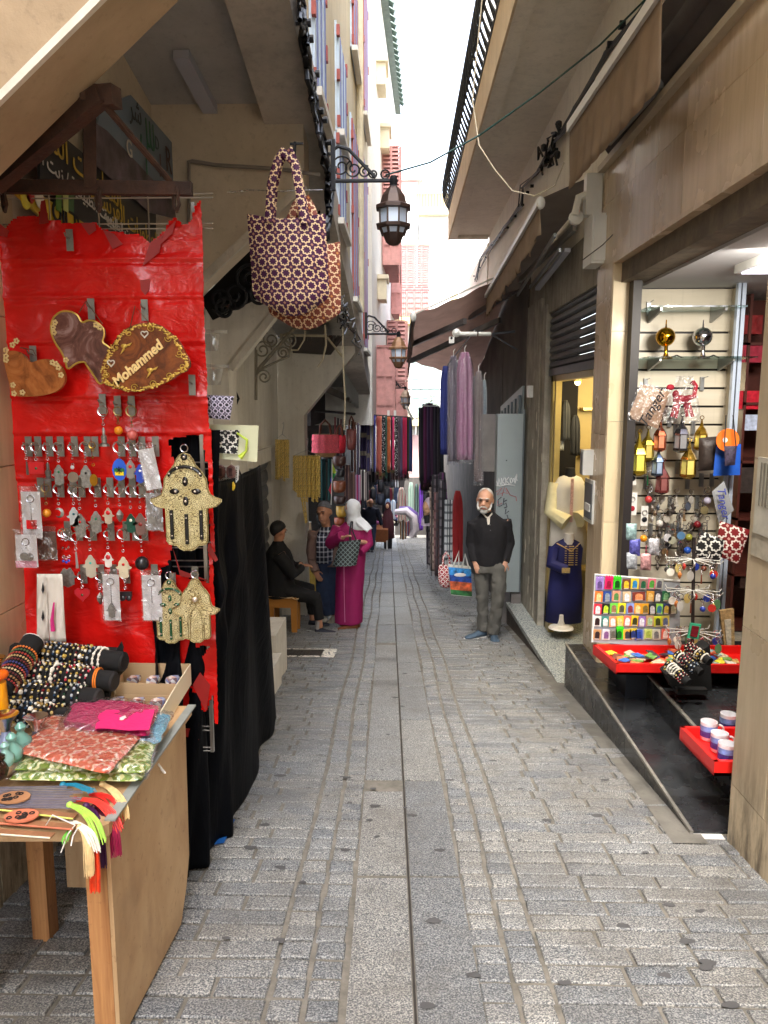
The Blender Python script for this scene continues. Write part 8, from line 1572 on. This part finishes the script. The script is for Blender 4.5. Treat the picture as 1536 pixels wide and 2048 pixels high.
def headm(mb,c,yaw,pitch,s=1.0,roll=0):
    M=Matrix.Translation(c)@Matrix.Rotation(yaw,4,'Z')@Matrix.Rotation(pitch,4,'X')@Matrix.Rotation(roll,4,'Y'); a=len(mb.v)
    mb.sph((0,.01,.03),(.074*s,.093*s,.088*s),18,12); mb.sph((0,-.03*s,-.03*s),(.056*s,.06*s,.078*s),14,10); mb.sph((0,-.052*s,-.088*s),(.032*s,.032*s,.026*s),10,7)
    mb.loft([[Vector(p)*s for p in q] for q in ([(-.008,-.083,.028),(.008,-.083,.028),(.006,-.07,.028),(-.006,-.07,.028)],[(-.011,-.1,-.005),(.011,-.1,-.005),(.012,-.075,-.005),(-.012,-.075,-.005)],[(-.017,-.108,-.022),(.017,-.108,-.022),(.02,-.075,-.026),(-.02,-.075,-.026)],[(-.01,-.095,-.03),(.01,-.095,-.03),(.012,-.075,-.032),(-.012,-.075,-.032)])])
    mb.tube([(-.048*s,-.076*s,.032*s),(-.02*s,-.086*s,.036*s),(0,-.084*s,.032*s),(.02*s,-.086*s,.036*s),(.048*s,-.076*s,.032*s)],.008*s,7)
    mb.tube([(-.024*s,-.088*s,-.05*s),(0,-.096*s,-.048*s),(.024*s,-.088*s,-.05*s)],[.004*s,.007*s,.004*s],7); mb.tube([(-.02*s,-.088*s,-.06*s),(0,-.094*s,-.061*s),(.02*s,-.088*s,-.06*s)],[.004*s,.008*s,.004*s],7)
    for sx in (-1,1): mb.sph((sx*.076*s,.01*s,-.002),(.010*s,.018*s,.030*s),8,6)
    mb.xf(M,a); return M
def face_bits(t,M,s,brow,hair,hair_kind,beard=None,lip=(150,90,80)):
    ey=MB(); 
    for sx in (-1,1): ey.sph((sx*.031*s,-.082*s,.014*s),(.013*s,.007*s,.0055*s),8,5)
    part('eyes',ey.xf(M),mat('eye_dark',(34,24,22),.3),t)
    b=MB()
    for sx in (-1,1): b.tube([(sx*.014*s,-.092*s,.034*s),(sx*.03*s,-.093*s,.039*s),(sx*.05*s,-.082*s,.034*s)],[.003*s,.005*s,.003*s],5)
    part('eyebrows',b.xf(M),brow,t); part('lips',MB().tube([(-.022*s,-.091*s,-.056*s),(0,-.099*s,-.055*s),(.022*s,-.091*s,-.056*s)],[.002*s,.0055*s,.002*s],6).xf(M),mat('lips_%d'%lip[0],lip,.5),t)
    if hair:
        h=MB(); n=22; rings=[]
        lo={'bald':.60,'short':.44}[hair_kind]
        top={'bald':.93,'short':1.0}[hair_kind]
        for j in range(9):
            v=j/8; ring=[]
            for k in range(n):
                a=2*math.pi*k/n; fr=max(0,-math.sin(a)); back=max(0,math.sin(a)); base=(.72 if hair_kind=='short' else .90)*fr+(.42+.1*abs(math.cos(a)))*(1-fr)-.28*back
                base=max(.08,base); th=base+(max(base,top)-base)*v; th=min(th,.999); lat=(th-.5)*math.pi
                ring.append(Vector((.078*s*math.cos(a)*math.cos(lat),.011*s+.098*s*math.sin(a)*math.cos(lat),.03*s+.0925*s*math.sin(lat))))
            rings.append(ring)
        h.loft(rings,hair_kind=='short'); part('hair',h.xf(M),hair,t,smooth='all')
    if beard: 
        bb=MB().sph((0,-.052*s,-.088*s),(.040*s,.041*s,.030*s),12,8).tube([(-.066*s,-.005*s,-.01*s),(-.062*s,-.03*s,-.05*s),(-.045*s,-.06*s,-.08*s)],[.005*s,.009*s,.013*s],7).tube([(.066*s,-.005*s,-.01*s),(.062*s,-.03*s,-.05*s),(.045*s,-.06*s,-.08*s)],[.005*s,.009*s,.013*s],7).tube([(-.032*s,-.083*s,-.055*s),(-.015*s,-.094*s,-.041*s),(.015*s,-.094*s,-.041*s),(.032*s,-.083*s,-.055*s)],.0065*s,6)
        part('beard',bb.xf(M),beard,t)
def shoe(mb,heel,d,L=.27,w=.047,h=.075):
    heel=Vector(heel); d=Vector(d).normalized(); rings=[]
    x=Vector((-d.y,d.x,0))
    for f,ww,hh in ((0,.6,.8),(.06,.85,1),(.3,.85,1.0),(.5,.9,.72),(.75,1.05,.55),(.93,.8,.42),(1,.35,.3)):
        c=heel+d*L*f; rings.append([c+x*w*ww*math.cos(a)+Vector((0,0,(h*hh)*(.5+.5*math.sin(a)))) for a in [2*math.pi*k/14 for k in range(14)]])
    return mb.loft(rings)
def sole(mb,heel,d,L=.28,w=.05):
    heel=Vector(heel); d=Vector(d).normalized(); x=Vector((-d.y,d.x,0)); return mb.prism([heel+d*L*f+x*w*ww for f,ww in ((-.01,.5),(0,.7),(.3,.75),(.6,1),(.85,.95),(1,.5),(1,-.5),(.85,-.95),(.6,-1),(.3,-.75),(0,-.7),(-.01,-.5))],(0,0,.018))
SKIN=mat('skin_olive',(190,142,116),.5,0,.08,14,Subsurface_Weight=.0); SKIN2=mat('skin_tan',(178,126,96),.5,0,.08,14)
WHH=mat('white_hair',(186,184,178),.9,0,.12,60,.5,200); GRH=mat('grey_hair',(92,92,96),.85,0,.3,60,.5,200); DKH=mat('dark_hair',(18,16,16),.7,0,.2,60)
def person(label,loc): return thing('person',label,'person',loc)
def body(t,o,T,skin,limbs,rs,hd,hands,vox=.009):
    """one continuous figure under the clothes: trunk, limbs, neck, head and hands"""
    mb=MB(); torso(mb,rs)
    for pts,r in limbs: mb.tube(pts,r,10)
    s0=len(mb.v)
    for h in hands: hand(mb,*h)
    M=headm(mb,*hd); mb.xf(T); b=part('body',mb,skin,t,smooth='all'); mod_remesh(b,vox,3); return T@M
# ---- old man leaning on the grey door
L0=PG(982,1280); t=person('white haired old man in a black pullover and grey trousers, hands in pockets',L0); T=Matrix.Translation(L0)
neck=(-.075,.0,1.43); hc=(-.10,-.02,1.585)
armR=[(.13,.03,1.36),(.19,.06,1.10),(.13,-.03,.90)]; armL=[(-.215,.03,1.34),(-.235,.07,1.10),(-.205,-.02,.90)]
legR=[(.05,.02,.88),(.04,-.02,.48),(.015,.02,.09)]; legL=[(-.10,.03,.88),(-.085,-.0,.50),(-.055,.06,.10)]
M=body(t,L0,T,SKIN,[(armR,[.05,.04,.03]),(armL,[.05,.04,.03]),([(.055,.0,.86),(.062,-.05,.66),(.058,-.06,.46),(.02,.0,.09)],[.06,.05,.04,.03]),([(-.115,.05,.86),(-.115,.05,.66),(-.10,.05,.48),(-.085,.1,.09)],[.06,.05,.04,.03]),([(neck[0]+.02,.02,1.36),(neck[0]-.01,.0,1.50)],[.055,.052])],[((-.03,.02,.85),.13,.09),((-.03,.02,1.1),.12,.085),((-.04,.02,1.3),.15,.08),((-.05,.02,1.4),.07,.06)],(hc,R(-14),R(4),1.16,R(3)),[((.135,-.055,.905),(-.35,-.25,-1),(.3,-1,.3),.95,.25),((-.20,-.03,.90),(.35,-.2,-1),(-.3,-1,.3),.95,.25)],.008)
face_bits(t,M,1.16,WHH,WHH,'bald',WHH)
BLW=mat('black_wool',(17,15,19),.9,0,.25,24,.3,120); GRT=mat('grey_trouser',(88,86,80),.85,0,.12,10,.2,120)
m=MB(); torso(m,[((-.035,.02,.86),.17,.115),((-.035,.02,.93),.175,.12),((-.03,.02,1.1),.175,.12),((-.035,.02,1.25),.195,.12),((-.045,.02,1.36),.185,.1),((-.055,.02,1.42),.1,.08),((-.07,.015,1.47),.062,.06)],24)
m.tube(armR,[.075,.062,.05],12).tube(armL,[.075,.062,.05],12); o=part('pullover',m.xf(T),BLW,t,smooth='all'); mod_remesh(o,.011,5,(.12,.02))
m=MB(); torso(m,[((-.03,.02,.78),.17,.11),((-.03,.02,.92),.16,.11)],20); m.tube([(.055,.0,.86),(.062,-.05,.66),(.058,-.06,.46),(.035,-.03,.25),(.02,.0,.075)],[.10,.088,.074,.068,.076],14).tube([(-.115,.05,.86),(-.115,.05,.66),(-.10,.05,.48),(-.09,.08,.25),(-.085,.10,.085)],[.095,.082,.070,.062,.066],14)
o=part('trousers',m.xf(T),GRT,t,smooth='all'); mod_remesh(o,.011,4,(.09,.035))
m=MB(); 
for sx in (-1,1): m.prism([(neck[0]+sx*.015,-.075,1.40),(neck[0]+sx*.055,-.05,1.44),(neck[0]+sx*.05,-.055,1.46),(neck[0]+sx*.005,-.083,1.41)],(0,.006,0))
m.prism([(neck[0]+.0,-.1,1.33),(neck[0]+.02,-.095,1.335),(neck[0]+.03,-.06,1.42),(neck[0]-.01,-.07,1.41)],(0,.006,0)); part('shirt_collar',m.xf(T),m_stripe('collar',[(220,216,206),(150,140,124),(220,216,206)],90),t,smooth=False)
part('buttons',MB().sph((-.045,-.105,1.27),.006,6,4).sph((-.05,-.10,1.33),.006,6,4).xf(T),mat('button_grey',(80,80,84),.3),t)
SHB=mat('blue_sneaker',(62,80,96),.7,0,.2,30,.3,90)
for k,(hl,d) in enumerate((((-.05,.11,.01),(-.95,-.5,0)),((.02,.05,.012),(.05,-1,0)))):
    o=part('shoe',shoe(MB(),hl,d,.27,.05,.085).xf(T),SHB,t); part('sole',sole(MB(),(hl[0],hl[1],-.0),d).xf(T),CARD,o,smooth=False)
# ---- man in a taupe jacket
L0=PG(650,1246); t=person('middle aged man with grey hair in a taupe jacket, plaid shirt and jeans, glancing back',L0); T=Matrix.Translation(L0); s=1.0
ky=L0.y/1500
hx=(657-655)*ky; hc=(hx,-.03,P(657,1025,L0.y).z-L0.z)
print('man2 head z',hc[2],'y',L0.y)
sh=hc[2]-.24
armL=[(-.13,.02,sh),(-.17,.02,sh-.28),(-.10,-.10,sh-.50)]; armR=[(.24,.04,sh-.02),(.30,.08,sh-.28),(.26,-.05,sh-.48)]
M=body(t,L0,T,SKIN2,[(armL,[.05,.04,.028]),(armR,[.05,.04,.028]),([(0,.02,.85),(0,.02,.45),(0,.05,.08)],[.07,.05,.035]),([(.12,.05,.85),(.1,.05,.45),(.1,.1,.08)],[.07,.05,.035]),([(.03,.03,sh),(hx+.01,.0,hc[2]-.08)],[.058,.055])],[((.04,.03,.85),.13,.09),((.04,.03,1.1),.12,.09),((.05,.03,sh-.05),.16,.09),((.04,.03,sh+.04),.07,.06)],(hc,R(-22),R(8),1.2,R(-6)),[((-.11,-.09,sh-.49),(.55,-.35,-.8),(-.3,-1,.2),1.05,.35)],.008)
face_bits(t,M,1.2,DKH,GRH,'short',None); part('moustache',MB().tube([(-.03,-.094,-.047),(0,-.105,-.041),(.03,-.094,-.047)],[.004,.007,.004],6).xf(M),GRH,t)
TPJ=mat('taupe_jacket',(128,102,92),.85,0,.1,12,.25,120)
t1=NT('plaid_shirt'); sx_=t1.n('SeparateXYZ'); t1.l(t1.n('TexCoord').outputs['Object'],sx_.inputs[0]); fx=t1.math('LESS_THAN',t1.math('FRACT',t1.math('ADD',t1.math('MULTIPLY',sx_.outputs[0],20),20)),.3); fz=t1.math('LESS_THAN',t1.math('FRACT',t1.math('ADD',t1.math('MULTIPLY',sx_.outputs[2],16),20)),.3)
PLD=t1.fin(t1.mix(t1.math('MULTIPLY',t1.math('ADD',fx,fz),.5),S((26,30,52)),S((214,216,224))),.85)
m=MB(); torso(m,[((.03,.02,.82),.165,.12),((.03,.02,1.0),.16,.12),((.03,.02,sh-.08),.165,.11),((.03,.01,sh+.02),.09,.08),((.02,.0,sh+.06),.062,.06)]); o=part('shirt',m.xf(T),PLD,t,smooth='all'); mod_remesh(o,.012,4,(.1,.015))
m=MB(); torso(m,[((.12,.05,.74),.19,.13),((.11,.05,1.0),.19,.13),((.10,.05,sh-.08),.2,.115),((.07,.04,sh),.17,.09),((.04,.03,sh+.04),.08,.06)])
m.prism([(-.2,-.13,.86),(-.12,-.14,.84),(-.10,-.12,sh-.05),(-.17,-.08,sh-.02)],(.03,.12,0)); m.tube(armL,[.07,.066,.055],12).tube(armR,[.075,.066,.055],12); o=part('jacket',m.xf(T),TPJ,t,smooth='all'); mod_remesh(o,.011,4,(.12,.025))
m=MB(); torso(m,[((-.01,-.115,.80),.075,.02),((-.02,-.115,1.05),.065,.02),((-.01,-.10,sh-.02),.05,.02)]); part('shirt_front',m.xf(T),PLD,t,smooth='all')
DEN=mat('denim',(40,54,80),.85,0,.25,6,.2,150)
m=MB(); torso(m,[((.05,.04,.76),.16,.12),((.05,.04,.9),.155,.12)]); m.tube([(-.02,.02,.84),(-.03,.0,.45),(.01,.05,.1)],[.1,.085,.07],14).tube([(.12,.05,.84),(.11,.04,.45),(.1,.1,.1)],[.1,.085,.07],14); o=part('jeans',m.xf(T),DEN,t,smooth='all'); mod_remesh(o,.012,4,(.1,.03))
for hl,d in (((.0,.05,.0),(-.3,-1,0)),((.1,.12,.0),(-.1,-1,0))): part('shoe',shoe(MB(),hl,d,.26,.045,.07).xf(T),mat('beige_shoe',(176,168,150),.7),t)
# ---- woman in magenta
L0=PG(703,1258); t=person('woman in a long magenta robe and white headscarf with a black bag',L0); T=Matrix.Translation(L0); kz=lambda py:P(700,py,L0.y).z-L0.z; kx=lambda px:(px-703)*L0.y/1500
print('woman top',kz(1000),'y',L0.y)
zt=kz(1000); hc=(kx(707),-.0,zt-.12); sh=kz(1052)
M=body(t,L0,T,SKIN,[([(kx(676),.02,sh),(kx(668),-.02,sh-.18),(kx(690),-.22,sh-.10)],[.05,.04,.028]),([(kx(732),.02,sh),(kx(735),.0,sh-.2),(kx(715),-.2,sh-.15)],[.05,.04,.028]),([(0,.02,.8),(0,.02,.1)],[.07,.04]),([(.08,.02,.8),(.06,.02,.1)],[.07,.04]),([(kx(706),.02,sh),(kx(706),.01,hc[2]-.06)],[.05,.05])],[((0,.02,.8),.13,.09),((0,.02,sh-.05),.14,.08),((0,.02,sh+.04),.06,.05)],(hc,R(128),R(6),.98),[((kx(690),-.22,sh-.10),(.6,-.4,.3),(0,0,1),.9,.5)],.009)
MAG=mat('magenta_jersey',(136,6,78),.75,0,.06,5,.1,90)
rs=[]
for z,cx,rx,ry in ((.075,kx(697),.165,.12),(.3,kx(698),.165,.12),(.6,kx(700),.165,.12),(.85,kx(702),.17,.13),(1.0,kx(704),.17,.12),(sh-.12,kx(704),.185,.12),(sh-.03,kx(705),.18,.1),(sh+.04,kx(706),.09,.07)): rs.append([Vector((cx+rx*math.cos(a)*(1+(.04 if z<.95 else .01)*math.sin(6*a+z)),.02+ry*math.sin(a)*(1+(.07 if z<.95 else .01)*math.sin(5*a+1)),z)) for a in [2*math.pi*i/40 for i in range(40)]])
m=MB().loft(rs); m.tube([(kx(678),.02,sh-.02),(kx(664),-.04,sh-.20),(kx(688),-.2,sh-.08)],[.08,.085,.06],12).tube([(kx(731),.02,sh-.03),(kx(738),.02,sh-.22),(kx(722),-.1,sh-.3)],[.075,.07,.06],12)
o=part('robe',m.xf(T),MAG,t,smooth='all'); mod_remesh(o,.011,3,(.16,.02))
part('robe_seam',MB().tube([(kx(691),-.12,.12),(kx(690),-.125,.5),(kx(690),-.12,.85)],.004,5).xf(T),mat('seam_pale',(196,120,160),.6),t)
WHS=mat('white_scarf',(206,208,210),.85,0,.04,10,.3,40)
m=MB().sph((hc[0]+.0,.015,hc[2]+.02),(.097,.118,.118),18,12); m.loft([ringz((kx(a),.02,z),rx,ry,24,1,.05,5) for z,a,rx,ry in ((hc[2],707,.09,.105),(hc[2]-.09,709,.085,.095),(sh+.08,712,.1,.1),(sh+.01,717,.14,.115),(sh-.04,722,.15,.11))]); m.prism([(kx(716),-.12,sh+.04),(kx(738),-.09,sh-.07),(kx(738),.05,sh-.06),(kx(712),.1,sh+.04)],(0,0,.03))
o=part('headscarf',m.xf(T),WHS,t,smooth='all'); mod_remesh(o,.010,4,(.09,.022))
for hl,d in (((kx(715),-.02,0),(-1,-.25,0)),((kx(720),.06,0),(-.8,.2,0))): part('shoe',shoe(MB(),hl,d,.25,.042,.09).xf(T),mat('tan_suede',(120,70,36),.8),t)
bg_=thing('handbag','black checked shoulder bag with grey lattice carried by the woman in magenta','handbag',L0+Vector((kx(695),-.2,kz(1124)))); CH=NT('checked_canvas'); sxx=CH.n('SeparateXYZ'); CH.l(CH.co('Object',(1,1,1),(0,R(45),0)),sxx.inputs[0])
f1=CH.math('LESS_THAN',CH.math('FRACT',CH.math('ADD',CH.math('MULTIPLY',sxx.outputs[0],26),30)),.2); f2=CH.math('LESS_THAN',CH.math('FRACT',CH.math('ADD',CH.math('MULTIPLY',sxx.outputs[2],26),30)),.2); CHM=CH.fin(CH.mix(CH.math('MAXIMUM',f1,f2),S((22,28,30)),S((112,126,126))),.5)
bw=[(kx(668),kz(1124)),(kx(716),kz(1122)),(kx(726),kz(1072)),(kx(683),kz(1078))]
def bagf(u,v,s_): 
    a=Vector((bw[0][0]+(bw[1][0]-bw[0][0])*u,0,bw[0][1]+(bw[1][1]-bw[0][1])*u)); b=Vector((bw[3][0]+(bw[2][0]-bw[3][0])*u,0,bw[3][1]+(bw[2][1]-bw[3][1])*u)); q=a.lerp(b,v); q.y=-.22+s_*.055*(1-abs(2*u-1)**4)*(1-.6*v); return q+L0
part('bag_body',MB().grid(lambda u,v:bagf(u,v,-1),12,10).grid(lambda u,v:bagf(1-u,v,1),12,10).grid(lambda u,v:bagf(u,0,-1).lerp(bagf(u,0,1),v),12,1),CHM,bg_,smooth='all')
part('strap',MB().tube([Vector(q)+L0 for q in ((kx(704),-.2,kz(1078)),(kx(703),-.2,kz(1058)),(kx(705),-.13,kz(1042)),(kx(708),.0,kz(1040)))],.011,6).tube([Vector(q)+L0 for q in ((kx(716),-.2,kz(1074)),(kx(708),-.18,kz(1055)),(kx(708),-.1,kz(1041)))],.008,6),BLKM,bg_)
# ---- seated man in black
c=PG(568,1268); L0=Vector((c.x,c.y+.16,g(c.y+.16))); t=person('man in black sitting on the tan stool with his back half turned',L0); T=Matrix.Translation(L0); kz=lambda py:P(560,py,L0.y).z-L0.z; kx=lambda px:PX(px,1150,0).x if False else (P(px,1150,L0.y).x-L0.x)
hc=(kx(558),.0,kz(1064)); sh=kz(1098); st=kz(1188)
kn=(kx(632),-.02,kz(1195)); ft=(kx(640),-.04,.06); kn2=(kx(612),.28,kz(1190)); 
print('seated head',hc,'seat',st)
M=body(t,L0,T,SKIN2,[([(kx(566),-.14,sh-.02),(kx(592),-.16,sh-.25),(kx(602),.02,sh-.2)],[.05,.045,.03]),([(kx(548),.2,sh-.02),(kx(580),.22,sh-.25),(kx(600),.1,sh-.2)],[.05,.045,.03]),([(kx(562),-.06,st+.08),kn,ft],[.08,.055,.035]),([(kx(562),.14,st+.08),kn2,(kx(618),.28,.06)],[.08,.055,.035]),([(kx(556),.02,sh+.02),(hc[0],.0,hc[2]-.05)],[.055,.052])],[((kx(556),.03,st+.02),.13,.15),((kx(553),.03,(st+sh)/2),.11,.15),((kx(554),.03,sh-.06),.1,.16),((kx(556),.02,sh+.03),.06,.06)],(hc,R(148),R(16),1.12),[((kx(602),.02,sh-.2),(1,.1,0),(0,0,1),1,.5)],.009)
face_bits(t,M,1.12,DKH,DKH,'short',None)
BK2=mat('black_sweat',(11,11,13),.85,0,.3,20,.3,100)
m=MB(); torso(m,[((kx(558),.03,st-.02),.2,.22),((kx(556),.03,st+.2),.18,.22),((kx(557),.03,sh-.15),.18,.22),((kx(557),.03,sh-.03),.14,.2),((kx(557),.02,sh+.06),.075,.08),((kx(557),.01,sh+.1),.062,.065)],24); m.tube([(kx(562),-.15,sh-.04),(kx(592),-.17,sh-.27),(kx(603),.0,sh-.22)],[.085,.075,.055],12).tube([(kx(548),.2,sh-.04),(kx(580),.22,sh-.27),(kx(600),.1,sh-.22)],[.085,.075,.055],12); o=part('sweatshirt',m.xf(T),BK2,t,smooth='all'); mod_remesh(o,.012,4,(.12,.02))
m=MB(); m.sph((kx(560),.04,st+.06),(.18,.2,.12),14,9); m.tube([(kx(562),-.06,st+.07),kn,(ft[0]-.01,ft[1],.16)],[.11,.085,.06],12).tube([(kx(562),.14,st+.07),kn2,(kx(618),.28,.14)],[.11,.085,.06],12); o=part('trousers',m.xf(T),BK2,t,smooth='all'); mod_remesh(o,.012,4,(.12,.02))
for hl in ((ft[0]-.06,ft[1],-.0),(kx(610),.28,.0)): part('shoe',shoe(MB(),hl,(1,-.12,0),.26,.045,.065).xf(T),mat('navy_loafer',(20,24,40),.5),t)
part('sock',MB().tube([(ft[0]-.03,ft[1],.05),(ft[0]-.015,ft[1],.15)],[.038,.036],10).xf(T),mat('grey_sock',(150,146,142),.9),t)
# ---- far man in navy
L0=PG(741,1105); t=person('bald man in navy jumper and jeans walking far down the street',L0); T=Matrix.Translation(L0); kz=lambda py:P(741,py,L0.y).z-L0.z; kx=lambda px:(px-741)*L0.y/1500; print('far y',L0.y,'H',kz(996))
top=kz(997); hc=(kx(742),-.04,top-.12); sh=top-.3
arms=[([(kx(729),.02,sh),(kx(726),.03,sh-.27),(kx(728),-.05,sh-.5)],[.05,.04,.03]),([(kx(754),.02,sh),(kx(760),.0,sh-.26),(kx(764),-.06,sh-.48)],[.05,.04,.03])]
M=body(t,L0,T,SKIN2,arms+[([(kx(735),.02,.85),(kx(735),.0,.45),(kx(738),.02,.08)],[.07,.05,.035]),([(kx(746),.02,.85),(kx(745),-.04,.45),(kx(744),-.05,.08)],[.07,.05,.035]),([(kx(742),.02,sh),(hc[0],.0,hc[2]-.06)],[.055,.05])],[((0,.02,.85),.13,.09),((0,.02,sh-.05),.15,.09),((0,.02,sh+.04),.07,.06)],(hc,R(8),R(24),1.0),[((kx(764),-.06,sh-.48),(.2,-.3,-1),(1,0,0),1,.4)],.011)
face_bits(t,M,1.0,DKH,None,'short',None)
m=MB(); torso(m,[((kx(741),.02,.84),.18,.13),((kx(741),.02,1.1),.18,.13),((kx(741),.02,sh-.08),.2,.12),((kx(742),.02,sh),.16,.1),((kx(742),.02,sh+.06),.07,.07)]); 
for pts,r in arms: m.tube(pts,[.078,.066,.05],12)
o=part('jumper',m.xf(T),mat('navy_wool',(15,18,34),.9,0,.2,20),t,smooth='all'); mod_remesh(o,.014,4,(.12,.02))
m=MB(); torso(m,[((0,.02,.78),.17,.12),((0,.02,.92),.165,.12)]); m.tube([(kx(735),.02,.86),(kx(735),.0,.45),(kx(738),.02,.09)],[.1,.085,.07],12).tube([(kx(747),.02,.86),(kx(746),-.04,.45),(kx(744),-.05,.09)],[.1,.085,.07],12); o=part('jeans',m.xf(T),DEN,t,smooth='all'); mod_remesh(o,.014,4,(.1,.02))
for hl,d in (((kx(738),.04,0),(-.2,-1,0)),((kx(744),-.02,0),(.1,-1,0))): part('shoe',shoe(MB(),hl,d,.27,.05,.08).xf(T),BLKM,t)
